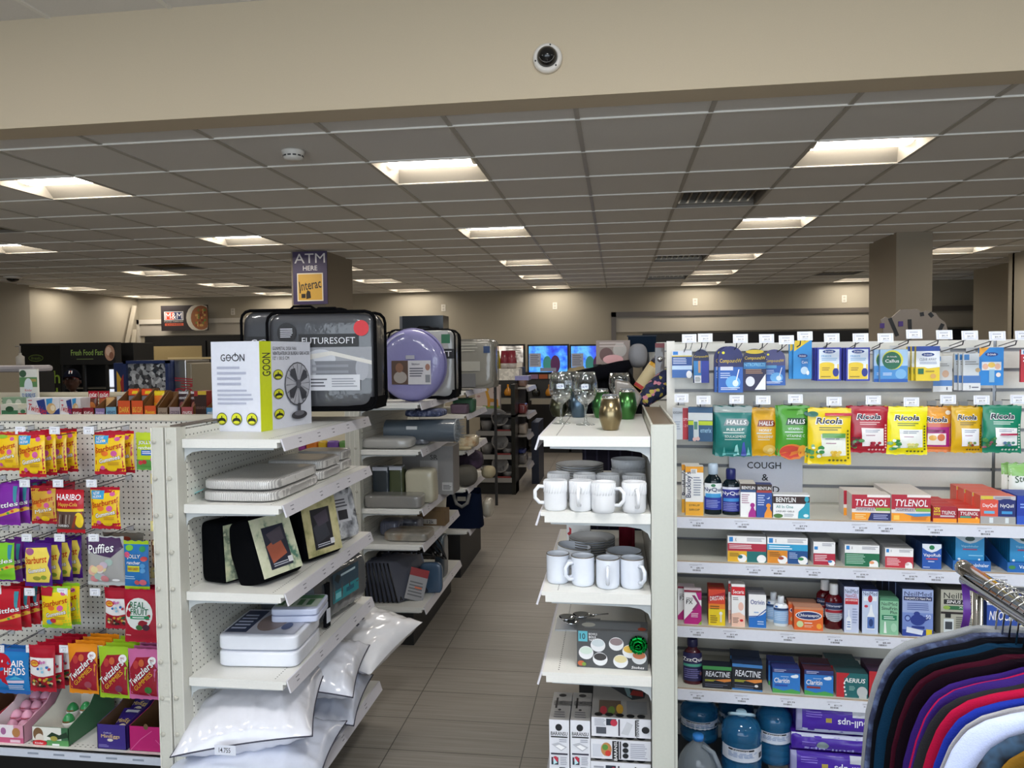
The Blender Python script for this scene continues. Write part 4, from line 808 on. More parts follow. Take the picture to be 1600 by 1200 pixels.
ae = lambda c: [('r', 0, 0, 1, 1, c), ('r', 0, 0, .25, 1, '#b8242e'), ('p', [(.25, 1), (.42, 1), (.3, .8), (.25, .8)], '#b8242e'), ('t', 'AERIUS', .24, .62, .92, .8, Wt, 0, .15, .02), ('e', .82, .26, .17, .22, '#b9bec0'), ('r', .72, 0, .96, .15, '#b9bec0'), ('e', .25, .58, .03, .04, Wt), ('e', .25, .42, .03, .04, Wt), ('e', .27, .26, .03, .04, Wt), ('e', .3, .12, .03, .04, Wt), ('l', .4, .3, .6, .5, 4, '#8fc0b8')]
sbox('red and teal allergy box with a face', 1307, 1356, 1052, 3, ae('#1c6468'), .06, 3, '#1c6468', '#b9a8a0', top='#284a50', jog=-.006)
sbox('red and plum allergy box half hidden by grey shirt', 1358, 1405, 1050, 3, ae('#3a2450'), .06, 2, '#3a2450', '#3a2040')

# paper sign on the panel
a = sl(1139, 712, .012); b = sl(1254, 772, .012); w = (sl(1254, 712, .012)-a).length; h = w*.95
loc = Vector((a.x, a.y, a.z-h+.03))
m = MB(); m.box(0, w, -.0006, 0, 0, h, mat('#d3d6e4', 'paper'))
printing(m, [('t', 'COUGH', .25, .70, .71, .80, '#23242c', 0, 0, .01), ('t', '&', .45, .52, .54, .62, '#23242c', 0, 0, .01), ('t', 'COLD', .3, .34, .69, .44, '#23242c', 0, 0, .01)], lambda u, v, o: Vector((u*w, -.0006-o, v*h)), w, h, 'paper')
o = m.build('paper_sign', loc=loc); o.rotation_euler.z = -SA; tag(o, 'white paper sign reading COUGH & COLD taped to the slatted wall', 'sign')

# ------------------------------------------------------------------ hooks and hanging packs
WIRE = mat('#5c5c60', 'metal'); TAGM = mat('#e9eaee', 'plastic')
def hook_parts(L, wide=.030, tw=.036, th=.022, edge='#f2f2f4', yellow=False):
    w = MB(); w.tube([(-wide/2, 0, .0), (-wide/2, -.01, 0), (-wide/2+.004, -L*.85, -.004), (-wide/2+.004, -L*.85-.012, .01)], .0021, WIRE, 6)
    w.tube([(wide/2, 0, .022), (wide/2, -L, .018)], .0018, WIRE, 6); w.box(-.016, .016, -.004, 0, -.002, .018, mat('#b9bcc0', 'plastic'))
    t = MB(); t.box(-tw/2, tw/2, -L-.003, -L-.0005, .006, .006+th, mat('#e6d98c', 'paper') if yellow else TAGM)
    y = -L-.003
    printing(t, [('r', .1, .12, .9, .9, '#cfd6ea' if not yellow else '#efe39a'), ('r', .14, .16, .86, .86, '#f0f1f6' if not yellow else '#efe39a'), ('t', '2/$' if yellow else '$4.19', .34, .3, .7, .48, '#3c3d48'), ('l', .2, .6, .75, .8, 2, '#9a9fb4'), ('l', .3, .18, .8, .24, 1, '#8a8fa0')], lambda u, v, o: Vector(((u-.5)*tw, y-o, .006+v*th)), tw, th, 'paper')
    return w.mesh('wire'), t.mesh('price_tag')
def hook(label, loc, rz, parts, rx=0):
    t = thing('peg_hook', label, 'hook', loc, rz, None, rx)
    for n, m_ in zip(('wire', 'price_tag'), parts):
        o = bpy.data.objects.new(n, m_); COL.objects.link(o); o.parent = t
HP = hook_parts(.24, .030, .053, .033); HPs = hook_parts(.17, .030, .053, .033)
def hangS(label, x0, x1, y0, y1, off, me_fn, n=1, dy=.02, name='hanging_pouch', cat='pouch', rz=0, jx=.006, hk=True):
    """me_fn(w, h) -> mesh with origin at the middle of its top edge"""
    a = sl(x0, (y0+y1)/2, off); b = sl(x1, (y0+y1)/2, off); w = (b-a).length; t = sl((x0+x1)/2, y0, off); h = t.z-sl((x0+x1)/2, y1, off).z
    me = me_fn(w, h); xc = (slu(a)+slu(b))/2
    for q in range(n):
        loc = SO+sx*(xc-jx*q)-sn*(off-q*dy); loc.z = t.z
        inst(name, me, label+(',' + ORD[q] if q else (', front one' if n > 1 else '')), cat, loc, -SA+rz, label if n > 1 else None)
    return SO+sx*xc, t.z
def card(base, items, d=.012, blister=None, round_=False, seed=0):
    def f(w, h):
        mb = MB(); mb.box(-w/2, w/2, -d/2, d/2, -h, 0, mat(base))
        printing(mb, items, lambda u, v, o: Vector(((u-.5)*w, -d/2-o, (v-1)*h)), w, h)
        if blister: u0, v0, u1, v1 = blister; mb.box((u0-.5)*w, (u1-.5)*w, -d/2-.014, -d/2-.002, (v0-1)*h, (v1-1)*h, mat('#dfe8ee', 'tint'))
        return mb.mesh('card')
    return f
def bag(base, items, d=.022, seal=None, seed=0): return lambda w, h: pouch(w, h, d, base, items, seal, seed)
HT = slu; 
def tagS(px, py, label, off=.24, parts=HP):
    p = sl(px, py, off); loc = SO+sx*slu(p); loc.z = p.z-.022-(.036 if off > .22 else .012); hook(label, loc, -SA, parts, R(-8.5) if off > .22 else R(-4))
r1 = [(1077, 529), (1102, 528), (1157, 529), (1198, 529), (1229, 531), (1258, 525), (1300, 528), (1345, 528), (1384, 528), (1429, 522), (1476, 523), (1516, 524), (1559, 525), (1600, 524)]
for k, (x, y) in enumerate(r1): tagS(x, y, 'wire hook with price tag, top row of the slatted wall, %s' % ('leftmost' if k == 0 else 'rightmost in view' if k == 13 else ['', 'second', 'third', 'fourth', 'fifth', 'sixth', 'seventh', 'eighth', 'ninth', 'tenth', 'eleventh', 'twelfth', 'thirteenth'][k]+' from the left'))
r2 = [(1065, 623), (1100, 626), (1152, 625), (1194, 626), (1245, 624), (1306, 628), (1368, 626), (1428, 629), (1486, 625), (1539, 626), (1597, 625)]
for k, (x, y) in enumerate(r2): tagS(x, y, 'wire hook with price tag, above the lozenge bags, %s' % ('leftmost' if k == 0 else 'rightmost in view' if k == 10 else ['', 'second', 'third', 'fourth', 'fifth', 'sixth', 'seventh', 'eighth', 'ninth', 'tenth'][k]+' from the left'), .2, HPs)
pl = '#e8ecf2'
hangS('white and navy wart remover box', 1050, 1081, 548, 590, .05, card('#dfe2ea', [('r', .05, .85, .3, .97, '#2f80d0'), ('r', 0, .78, 1, .82, '#d9c23c'), ('r', 0, .45, 1, .78, '#1f4a90'), ('l', .05, .5, .8, .75, 4, '#c9d6ee'), ('r', 0, .3, 1, .45, '#bcd4ee'), ('r', 0, 0, 1, .3, '#3a6ab0'), ('e', .85, .12, .14, .14, Wt)], .03), name='hanging_box', cat='medicine box')
cw = lambda s: [('r', 0, 0, 1, .55, '#2a62b8'), ('e', .6, .22, .3, .14, '#6ab0e8'), ('e', .7, .2, .12, .07, '#dff0fa'), ('t', 'CompoundW', .06, .62, .95, .73, '#eacb2e', 0, .15, .03), ('r', .08, .48, .6, .56, s), ('l', .08, .3, .5, .44, 3, '#b9cdea'), ('e', .2, .86, .06, .03, '#e8e03c'), ('l', .1, .05, .9, .12, 2, '#dfe6f2'), ('p', [(.68, .2), (.72, .2), (.86, .5), (.82, .5)], '#eef4fa')]
def arch(base, items, d=.02):
    def f(w, h):
        mb = MB(); n = 14
        pts = [(-w/2, -h), (w/2, -h), (w/2*.96, -h*.25)]+[(w*.48*cos(t), -h*.25+h*.25*sin(t)) for t in [pi*k/n for k in range(1, n)]]+[(-w/2*.96, -h*.25)]
        mb.prism(pts, 'y', -d/2, d/2, mat(base))
        printing(mb, items, lambda u, v, o: Vector(((u-.5)*w*.95, -d/2-o, (v-1)*h)), w, h)
        return mb.mesh('card')
    return f
hangS('narrow dark wart treatment pack with barcode', 1083, 1108, 546, 598, .06, arch('#161f4c', [('t', 'CompoundW', .05, .74, .98, .82, '#eacb2e', 0, .1, .03), ('r', 0, .1, .5, .66, '#2f80c0'), ('r', .5, .0, 1, .66, '#28389c'), ('r', .3, .3, .45, .66, '#c89a7a'), ('r', .05, 0, .5, .22, Wt), ('l', .1, .03, .46, .18, 5, '#222222')]), name='hanging_pack', cat='medicine pack')
hangS('wide navy wart treatment pack with applicator', 1121, 1161, 541, 613, .13, arch('#252a66', cw('#d8dcea'), .03), 2, .035, 'hanging_pack', 'medicine pack', jx=.012)
hangS('wart treatment pack with yellow edge and white figure', 1160, 1197, 545, 610, .12, arch('#252448', [('t', 'CompoundW', .06, .72, .98, .82, '#eacb2e', 0, .1, .03), ('r', 0, .52, 1, .68, '#2c78b8'), ('t', 'NITROFREEZE', .04, .58, .96, .66, '#8fd0ee'), ('l', .1, .4, .9, .52, 3, '#b08a6a'), ('e', .3, .22, .2, .12, '#dfe2ee'), ('p', [(.5, .02), (.98, .02), (.98, .4)], '#eef2fa'), ('e', .5, .93, .4, .05, '#d8bc34')], .03), 1, name='hanging_pack', cat='medicine pack')
hangS('pale-topped wart treatment pack third from left', 1192, 1227, 546, 602, .1, arch('#4a4a7c', cw('#5aa0d0')), 1, name='hanging_pack', cat='medicine pack')
ds = lambda y, c='#1c3f8c': [('e', .5, y, .27, .055, c), ('t', 'Dr.Scholls', .33, y-.025, .67, y+.025, Wt, 0, .1)]
hangS('bright blue corn pad pack with yellow corner', 1239, 1268, 532, 592, .14, card('#2a8fd6', [('p', [(.05, 1), (.9, 1), (.05, .72)], '#e8c832'), ('p', [(0, 1), (.08, 1), (.0, .75)], '#2a8fd6')]+ds(.6)+[('r', .42, .28, .8, .52, '#2377c0'), ('t', 'Corn', .46, .4, .76, .47, Wt), ('e', .6, .22, .2, .1, '#bcd6ea'), ('e', .78, .16, .08, .06, Wt)]), 2, .02, 'hanging_card', 'foot care pack', jx=.012)
fz = ds(.88)+[('t', 'FREEZE', .18, .72, .6, .77, '#4fa4dc'), ('l', .18, .6, .85, .7, 2, '#8ab8de'), ('r', .1, .06, .9, .5, '#e8c832'), ('e', .4, .5, .3, .06, '#e8c832'), ('e', .78, .26, .13, .13, '#23308c'), ('r', .72, .38, .84, .52, '#e8ecf4'), ('l', .2, .3, .55, .42, 2, '#a8842c'), ('l', .15, .1, .6, .16, 1, '#8a742c')]
def framed(items): return card('#2a34a0', [('r', .07, .05, .93, .95, '#dfe8f4')]+[i for i in items], .02)
hangS('blue-edged wart freeze pack, left one of the pair', 1276, 1313, 543, 595, .16, framed(fz), 3, .024, 'hanging_pack', 'foot care pack', jx=.004)
hangS('blue-edged wart freeze pack beside the callus pack', 1321, 1358, 543, 595, .16, framed(fz), 3, .024, 'hanging_pack', 'foot care pack', jx=.004)
ca = [('r', 0, 0, 1, .5, '#4a90d0'), ('e', .45, .68, .38, .3, '#d8d43c'), ('e', .42, .66, .34, .27, '#1f6a4c'), ('t', 'Callus', .18, .6, .68, .7, Wt, 0, 0, .03)]+[('t', 'Dr.Scholls', .25, .76, .6, .8, Wt)]+[('r', 0, 0, 1, .1, '#1f5ab0'), ('e', .75, .25, .2, .15, '#7ab4e0'), ('l', .1, .2, .5, .3, 2, '#cfe0f4')]
hangS('green circle callus remover pack', 1374, 1417, 546, 597, .15, card('#a8c8e6', ca, .02), 2, .02, 'hanging_pack', 'foot care pack', jx=.016)
hangS('yellow white and blue bandage strip pack', 1430, 1467, 541, 595, .15, card('#e8cc2c', [('r', 0, .86, 1, 1, '#27489c'), ('r', .0, .4, 1, .86, '#eef2f8'), ('p', [(0, .4), (0, .5), (.5, .36), (1, .46), (1, .4)], '#eef2f8')]+ds(.76)+[('t', 'CLEAR AWAY', .15, .58, .85, .66, '#3a4a70'), ('l', .15, .48, .9, .56, 2, '#8a94b0'), ('r', .08, .2, .32, .36, '#1f6a4c'), ('e', .72, .14, .12, .07, '#d8a85c'), ('l', .4, .24, .8, .32, 1, '#a8902c')], .018), 3, .022, 'hanging_pack', 'foot care pack', jx=.008)
hangS('clear foot cushion pouch lower than its neighbours', 1457, 1487, 556, 612, .11, card('#cfd0d0', [('r', .05, .86, .4, .98, '#3f80c0'), ('l', .2, .7, .9, .8, 2, '#8a8a8a'), ('e', .65, .5, .18, .1, '#c8a48a'), ('r', 0, .16, 1, .32, '#4f80c0'), ('r', 0, 0, 1, .16, '#e0e2e4'), ('t', '1', .7, .05, .76, .13, '#3a3a50')], .01), 1, name='hanging_pouch', cat='foot care pack')
hangS('clear cushion pouch with blue band marked 9', 1504, 1531, 552, 610, .13, card('#cdd2d6', [('r', .05, .82, .35, .97, '#3f80c0'), ('l', .1, .68, .9, .8, 2, '#8a8a8a'), ('e', .85, .55, .15, .06, '#b8a07a'), ('r', 0, .2, 1, .4, '#4a78b8'), ('r', 0, 0, 1, .2, '#e0e2e4'), ('t', '9', .35, .04, .44, .14, '#2a2a40'), ('l', .5, .05, .95, .12, 1, '#666677')], .01), 3, .02, 'hanging_pouch', 'foot care pack', jx=.008)
hangS('bright blue toe cushion pack with orange corner', 1529, 1567, 543, 602, .13, card('#2384d2', [('p', [(0, 1), (.4, 1), (0, .75)], '#eda732')]+ds(.82)+[('r', .1, .4, .9, .62, '#dfe4e6'), ('e', .25, .5, .12, .08, '#e6b8a0'), ('e', .75, .5, .12, .08, '#e6b8a0'), ('e', .5, .54, .15, .07, '#e6c25c'), ('r', .4, .08, .62, .42, '#8ab8d8'), ('e', .78, .28, .1, .06, '#f0e4dc')]), 1, name='hanging_card', cat='foot care pack')
hangS('red and white pack at the right frame edge, top row', 1594, 1625, 546, 597, .12, card('#c02838', [('r', 0, .85, 1, 1, '#dfe6f0'), ('r', .1, .87, .35, .97, '#2f80c0'), ('l', .1, .6, .9, .8, 2, Wt)]), 1, name='hanging_card', cat='foot care pack')
hangS('pale box with red strip, left end of lozenge row', 1051, 1076, 637, 686, .1, card('#d6dbe2', [('r', .62, 0, 1, 1, '#c23440'), ('t', 'SOCLEAN', .02, .82, .6, .89, '#3a4250'), ('t', '27%', .66, .6, .96, .68, '#f4d8d8'), ('t', '-24', .66, .4, .96, .48, '#e8a0a0'), ('l', .05, .3, .5, .6, 4, '#a8b4c4')], .03), 1, name='hanging_box', cat='medicine box')
hangS('blue-grey thermometer box with lime band', 1076, 1114, 636, 689, .13, card('#33587c', [('r', 0, .62, 1, .84, '#cdd3d6'), ('r', .0, .48, 1, .6, '#b8cc2c'), ('p', [(.22, .1), (.22, .62), (.42, .62), (.44, .1)], '#c4cdd2'), ('r', .24, .35, .38, .58, '#5a8a78'), ('e', .26, .06, .08, .06, '#d8b4b0'), ('e', .4, .08, .08, .06, '#d8b4b0'), ('t', 'emerix', .5, .26, .95, .4, '#9ac4e0')], .035), 1, name='hanging_box', cat='medicine box', rz=R(-8))
hl = lambda c, e: [('p', [(.22, .62), (.9, .62), (.94, .68), (.86, .76), (.3, .76)], c), ('t', 'HALLS', .3, .645, .86, .735, Wt, 0, .12, .04), ('t', e[0], .3, .52, .8, .57, '#e6efe9', 0, 0, .02), ('l', .2, .46, .85, .5, 1, '#cfe0d8'), ('t', e[1], .25, .38, .85, .43, '#e6efe9', 0, 0, .02), ('l', .25, .33, .8, .36, 1, '#cfe0d8')]
hangS('teal menthol lozenge bag with ice peaks', 1117, 1175, 635, 713, .16, bag('#1f7570', [('r', 0, .88, 1, 1, '#8d9a98')]+hl('#8a9496', ('RELIEF', 'SOULAGEMENT'))+[('p', [(.7, .02), (.75, .28), (.8, .3), (.85, .02)], '#4a5ab0'), ('p', [(.5, .02), (.55, .22), (.6, .25), (.66, .02)], '#9adcd8'), ('p', [(.85, .02), (.9, .2), (.95, .02)], '#7cc8c8'), ('p', [(.2, .02), (.24, .2), (.3, .02)], '#5ab0ac'), ('r', .3, .04, .6, .1, '#3a9a98')], .03, None, 1), 3, .026, 'lozenge_bag', 'lozenge bag', jx=.003)
hangS('amber honey lozenge bag between teal and green bags', 1173, 1214, 638, 712, .13, bag('#dca61c', hl('#8a3a1c', ('HONEY', 'SOULAGEMENT'))+[('e', .7, .14, .25, .1, '#e8c060'), ('e', .75, .1, .12, .07, '#f0d890')], .03, None, 2), 2, .026, 'lozenge_bag', 'lozenge bag')
hangS('green vitamin lozenge bag with red citrus slice', 1215, 1265, 634, 712, .16, bag('#4c9a2c', hl('#1f4a24', ('VITAMIN C', 'VITAMINE C'))+[('e', .45, .08, .4, .16, '#e0803c'), ('e', .4, .08, .34, .13, '#d04a3c'), ('e', .78, .1, .16, .12, '#e8a03c'), ('e', .92, .1, .08, .1, '#d8e07c'), ('l', .3, .9, .8, .95, 1, '#3a8024')], .028, None, 3), 2, .026, 'lozenge_bag', 'lozenge bag')
def rc(base, words, box='#e9eef0', leaf=True, w2=None, seal=None, seed=0, d=.03, extra=()):
    rnd = random.Random(seed)
    it = [('t', 'Ricola', .15, .71, .81, .85, Wt, 0, .2, .15), ('t', 'Ricola', .17, .725, .79, .835, '#131a33', 0, .2, .085), ('l', .24, .60, .78, .68, 2, words),
          ('p', [(.32, .14), (.88, .16), (.88, .53), (.28, .54)], box), ('l', .38, .44, .8, .51, 2, '#8a94a8'), ('l', .4, .36, .7, .4, 1, '#b0889a')]
    for k in range(9): it.append(('e', .93, .12+.06*k, .025, .02, words)); 
    for k in range(6): it.append(('e', .5+.09*(k % 5), .07, .03, .02, words))
    if leaf:
        for k in range(12): it.append(('e', rnd.uniform(.02, .3), rnd.uniform(.1, .34), rnd.uniform(.04, .08), rnd.uniform(.02, .04), rnd.choice([leaf, '#4c8a4c', '#2f6a3c'] if isinstance(leaf, str) else ['#3f8a4c', '#7cb07c', '#e8efe0'])))
    if w2:
        for k in range(6): it.append(('e', .55+.06*(k % 4)+rnd.uniform(-.03, .03), .17+.05*(k//3), .05, .03, rnd.choice(w2)))
    return bag(base, it+list(extra), d, seal, seed)
hangS('large yellow herb lozenge bag with red banner', 1262, 1330, 638, 725, .19, rc('#ecd01c', '#6a6a20', '#eef0e6', True, ['#e0b43c', '#e8c860'], seed=4, extra=[('r', .38, .87, 1, .92, '#c2283c'), ('e', .1, .9, .13, .05, '#2a6a5c'), ('r', .3, .48, .86, .56, '#5c9a4c')]), 2, .03, 'lozenge_bag', 'lozenge bag')
hangS('dark red cherry lozenge bag', 1327, 1388, 635, 707, .17, rc('#a8182c', '#e8b4b4', '#f0ecec', '#6a2430', ['#b02c40', '#8a1c30'], seed=5), 2, .028, 'lozenge_bag', 'lozenge bag')
hangS('bright yellow lemon lozenge bag with green leaves', 1385, 1449, 636, 710, .17, rc('#f0e40c', '#5a6a1c', '#eef0ec', True, ['#c8d06c', '#e8e08c'], seed=6), 2, .028, 'lozenge_bag', 'lozenge bag')
hangS('orange and magenta ginger lozenge bag', 1442, 1487, 636, 706, .14, bag('#e8a034', [('r', 0, .1, 1, .6, '#b02c80'), ('r', 0, 0, 1, .12, '#e0803c'), ('r', 0, .56, 1, .64, '#d06a50'), ('t', 'Ricola', .03, .655, .85, .795, Wt, 0, .2, .15), ('t', 'Ricola', .05, .67, .82, .78, '#131a33', 0, .2, .085), ('r', .12, .16, .78, .42, '#f0e8e4'), ('e', .3, .32, .14, .06, '#e8b860'), ('e', .6, .33, .14, .08, '#d87c54'), ('r', .1, .45, .75, .5, '#7a1c58'), ('e', .85, .88, .1, .05, '#f4ead8')], .028, None, 7), 2, .026, 'lozenge_bag', 'lozenge bag')
hangS('golden swiss herb lozenge bag', 1486, 1535, 636, 707, .16, rc('#d8ac14', '#6a5a14', '#eef0f4', False, ['#8a3a2c', '#c8a45c', '#6a8a4c'], seed=8), 3, .028, 'lozenge_bag', 'lozenge bag')
hangS('green tea echinacea lozenge bag', 1535, 1596, 634, 707, .18, rc('#148060', '#c8e0d4', '#f0f2f2', '#8a4a5c', ['#4c8a7c', '#a8a44c', '#5c7aa0'], seed=9, extra=[('r', .4, .38, .87, .42, '#b02c50')]), 2, .028, 'lozenge_bag', 'lozenge bag')
hangS('white and green sweetener pouch at the right edge', 1575, 1622, 725, 790, .16, bag('#e8ebe2', [('r', 0, .72, 1, 1, '#8cc06c'), ('t', 'Stevia', .15, .6, .9, .76, '#2c4a24', 12, .2, .02), ('r', .35, .05, 1, .4, '#3f5a2c')], .03, None, 10), 2, .03, 'sweetener_pouch', 'pouch', jx=.012)

# ------------------------------------------------------------------ water jugs, milk jug, nappy packs on the base
def jug(x0, x1, yt, off, label, zb):
    a = sl(x0, (yt+1200)/2, off); b = sl(x1, (yt+1200)/2, off); r = (b-a).length/2; z1 = sl((x0+x1)/2, yt, off).z; h = z1-zb
    loc = SO+sx*((slu(a)+slu(b))/2)-sn*off; loc.z = zb
    t = thing('water_jug', label, 'water jug', loc, -SA); s = h/ .40
    m = MB(); prof = [(r*.3, 0), (r*.9, .002), (r, .012)]
    for k in range(6): zz = .03+k*.02*s; prof += [(r, zz), (r*.965, zz+.009*s)]
    prof += [(r, .15*s), (r*.98, .155*s), (r*.98, .235*s), (r, .24*s), (r*.96, .25*s), (r, .262*s), (r*.98, .30*s), (r*.86, .335*s), (r*.6, .362*s), (r*.3, .375*s), (r*.22, .38*s)]
    m.lathe(prof, mat('#2f7fb4', 'tint'), n=36); m.build('body', t)
    m = MB(); m.lathe([(r*.27, .374*s), (r*.27, .394*s), (r*.23, .4*s), (.0001, .4*s)], mat('#8fb0c4', 'plastic'), n=20); m.build('cap', t)
    m = MB(); m.tube([(-r*.3, 0, .378*s), (-r*.62, -.01, .384*s), (-r*.5, -.03, .40*s), (r*.4, -.03, .40*s), (r*.62, -.01, .384*s), (r*.3, 0, .378*s)], .0055, mat('#9fbccc', 'plastic'), 8); m.build('handle', t)
    m = MB(); printing(m, [('r', .0, 0, 1, 1, '#c9cfdc'), ('r', .2, .8, .72, .93, '#15171c'), ('t', 'Natural', .3, .82, .6, .91, '#e6e6ea'), ('l', .2, .3, .8, .7, 5, '#5a7ab0'), ('r', .84, .2, .95, .6, '#3a3d48')], lambda u, v, o: Vector((sin((u-.5)*2.6)*(r*.985+o), -cos((u-.5)*2.6)*(r*.985+o), .158*s+v*.074*s)), r*2.6, .074*s, 'paper', True); m.build('printed_label', t)
ZB = .144
jug(1063, 1122, 1090, .2, 'blue water jug at the left end, behind the milk jug', .30)
jug(1122, 1178, 1093, .1, 'blue water jug half hidden in the back row', .32)
jug(1127, 1190, 1110, .34, 'blue water jug standing in front, middle', .22)
jug(1181, 1238, 1096, .24, 'blue water jug beside the purple packs', .26)
m = MB(); m.box(.01, .36, -.42, -.02, ZB, .215, mat('#3a3c42', 'carton')); o = m.build('water_crate', loc=SO); o.rotation_euler.z = -SA; tag(o, 'dark low crate under the blue water jugs', 'crate')
off = .44; a = sl(1059, 1180, off); b = sl(1123, 1180, off); r = (b-a).length/2; zt = sl(1092, 1148, off).z
t = thing('milk_jug', 'clear plastic gallon jug with blue cap in front of the water jugs', 'jug', SO+sx*((slu(a)+slu(b))/2)-sn*off+Vector((0, 0, .145)), -SA)
h = zt-.145; m = MB(); m.lathe([(r*.8, 0), (r, .01), (r, h*.62), (r*.9, h*.72), (r*.6, h*.84), (r*.25, h*.92), (r*.22, h*.95)], mat('#a9b4bd', 'tint'), n=24, sy=.85); m.build('body', t)
m = MB(); m.lathe([(r*.27, h*.94), (r*.27, h), (.0001, h)], mat('#2f7fd0', 'plastic'), n=18); m.build('cap', t)
m = MB(); m.tube([(r*.2, -.02, h*.9), (r*.7, -.03, h*.84), (r*1.0, -.03, h*.66), (r*.95, -.03, h*.4)], .009, mat('#b3bec8', 'tint'), 8); m.build('handle', t)
pk = [(1242, 1400, 1103, 1143), (1240, 1400, 1145, 1167), (1242, 1400, 1168, 1230)]
for k, (x0, x1, y0, y1) in enumerate(((1245, 1400, 1102, 1144), (1238, 1400, 1145, 1172), (1236, 1400, 1173, 1215))):
    off = .33; a = sl(x0, y0, off); b = sl(x1, y0, off); w = (b-a).length; z1 = sl(x0, y0, off).z; z0 = sl(x0, y1, off).z
    if k == 2: z0 = z1-.1
    h = z1-z0-.003; mb = MB(); d = .24
    def PB(u, v, o=0): q = sin(pi*min(1, max(0, u)))**.25*sin(pi*min(1, max(0, v)))**.35; return Vector(((u-.5)*w, -d/2*(.86+.14*q)-o+.004*noise.noise(Vector((u*9, v*5, k))), v*h))
    pm = mat('#42209a', 'film')
    mb.surf(PB, 24, 10, pm); mb.box(-w/2*.995, w/2*.995, -d/2*.86, d/2, .002, h-.002, pm)
    printing(mb, [('r', 0, 0, 1, .16, '#aab0d0'), ('r', 0, 0, .06, 1, '#8f90b8'), ('t', 'pull-ups', .42, .35, .72, .68, '#e8e6f4', 180, 0, .04), ('r', .3, .45, .36, .62, '#a89848'), ('r', .57, .7, .72, .98, '#b9bcc8'), ('l', .1, .6, .3, .85, 3, '#7a60c8')] if k != 1 else [('r', 0, .84, 1, 1, '#b9bcd6'), ('e', .3, .4, .06, .22, '#7a8a90'), ('l', .1, .3, .25, .6, 3, '#7a60c8'), ('t', 'pull-ups', .12, .1, .6, .3, '#9a94d8', 180)], PB, w, h, 'film', True)
    loc = SO+sx*((slu(a)+slu(b))/2)-sn*(off-d/2); loc.z = z0
    o = mb.build('nappy_pack', loc=loc); o.rotation_euler.z = -SA; tag(o, 'purple plastic pack of training pants, %s of the stack' % ['top', 'middle', 'bottom'][k], 'nappy pack', 'purple nappy packs')
zb_ = z0
m = MB(); m.box(-.16, .16, -.1, .1, 0, zb_-ZB, mat('#42209a', 'film')); loc = SO+sx*(slu(a)+.2)-sn*.22; loc.z = ZB; o = m.build('nappy_pack', loc=loc); o.rotation_euler.z = -SA; tag(o, 'purple plastic pack of training pants standing under the stack on the base', 'nappy pack', 'purple nappy packs')

# ------------------------------------------------------------------ candy on the pegboard
HC = hook_parts(.25, .034, .049, .033)
rows = [(668, [-48, 1, 49, 97, 147, 197, 246]), (745, [-44, 5, 54, 103, 152, 201]), (824, [-40, 9, 57, 106, 154, 204]), (903, [-38, 12, 61, 110, 158, 206]), (986, [-32, 18, 65, 112, 161, 209])]
rn = ['top', 'second', 'third', 'fourth', 'lowest']
for r_, (y, xs) in enumerate(rows):
    for k, x in enumerate(xs):
        if k == 0: continue
        p = at(x, y, CP-.002); p.z -= .01
        if p.x+.02 > CX1 or x > 240: continue
        hook('wire hook with white price tag, %s candy row, %s' % (rn[r_], ['', 'leftmost in view', 'second in view', 'third in view', 'fourth in view', 'fifth in view', 'rightmost'][k]), p, 0, HC)
def hangC(label, x0, x1, y0, y1, Y, fn, n=1, dy=.028, rz=0, jx=0, name='candy_bag', cat='candy bag'):
    a = at(x0, (y0+y1)/2, Y); b = at(x1, (y0+y1)/2, Y); w = b.x-a.x; t = at((x0+x1)/2, y0, Y); h = t.z-at((x0+x1)/2, y1, Y).z
    me = fn(w, h)
    for q in range(n):
        inst(name, me, label+(',' + ORD[q] if q else (', front one' if n > 1 else '')), cat, (t.x+jx*q, Y+q*dy, t.z), rz, label if n > 1 else None)
YB = 3.02
def sb(base, mid, seal, new='#3f9fd0', extra=(), w2='Gummies', seed=0):
    it = [('r', 0, .07, 1, .93, mid)]
    if new: it += [('r', .04, .72, .5, .92, new), ('t', 'NEW', .1, .82, .36, .9, Wt, 5, .2, .01), ('t', 'NUEVA', .1, .75, .42, .81, Wt, 5, .2, .01)]
    it += [('e', .78, .84, .09, .05, '#d05a9a'), ('e', .3, .16, .08, .05, '#d05a9a'), ('e', .6, .14, .16, .07, '#f0c81e'), ('e', .4, .5, .12, .06, '#e0722a'), ('e', .7, .5, .1, .07, '#d05a9a'),
           ('t', 'Starburst', .05, .56, .95, .7, '#f0a81e', 12, .15, .035), ('t', 'Starburst', .06, .565, .94, .695, '#b52a1c', 12, .15, .015),
           ('t', w2, .2, .31, .9, .43, '#3a1c3c', 12, .1, .05), ('t', w2, .21, .32, .89, .42, Wt, 12, .1, .02), ('l', .5, .22, .85, .3, 2, '#b8802a')]
    return bag(base, it+list(extra), .03, seal, seed)
jr = lambda b, g: bag(b, [('r', 0, .0, 1, .28, g), ('t', 'JOLLY', .12, .66, .72, .8, '#1f2f6c', 0, 0, .05), ('t', 'JOLLY', .13, .67, .71, .79, Wt, 0, 0, .015), ('t', 'rancher', .12, .56, .72, .65, Wt, 0, 0, .02), ('r', .25, .4, .8, .54, '#2a6ac0'), ('e', .2, .2, .1, .06, '#c83a4a'), ('e', .38, .22, .1, .06, '#b83a3a'), ('e', .8, .28, .16, .08, '#d06aa0'), ('l', .3, .43, .75, .52, 2, Wt)], .025, None, 12)
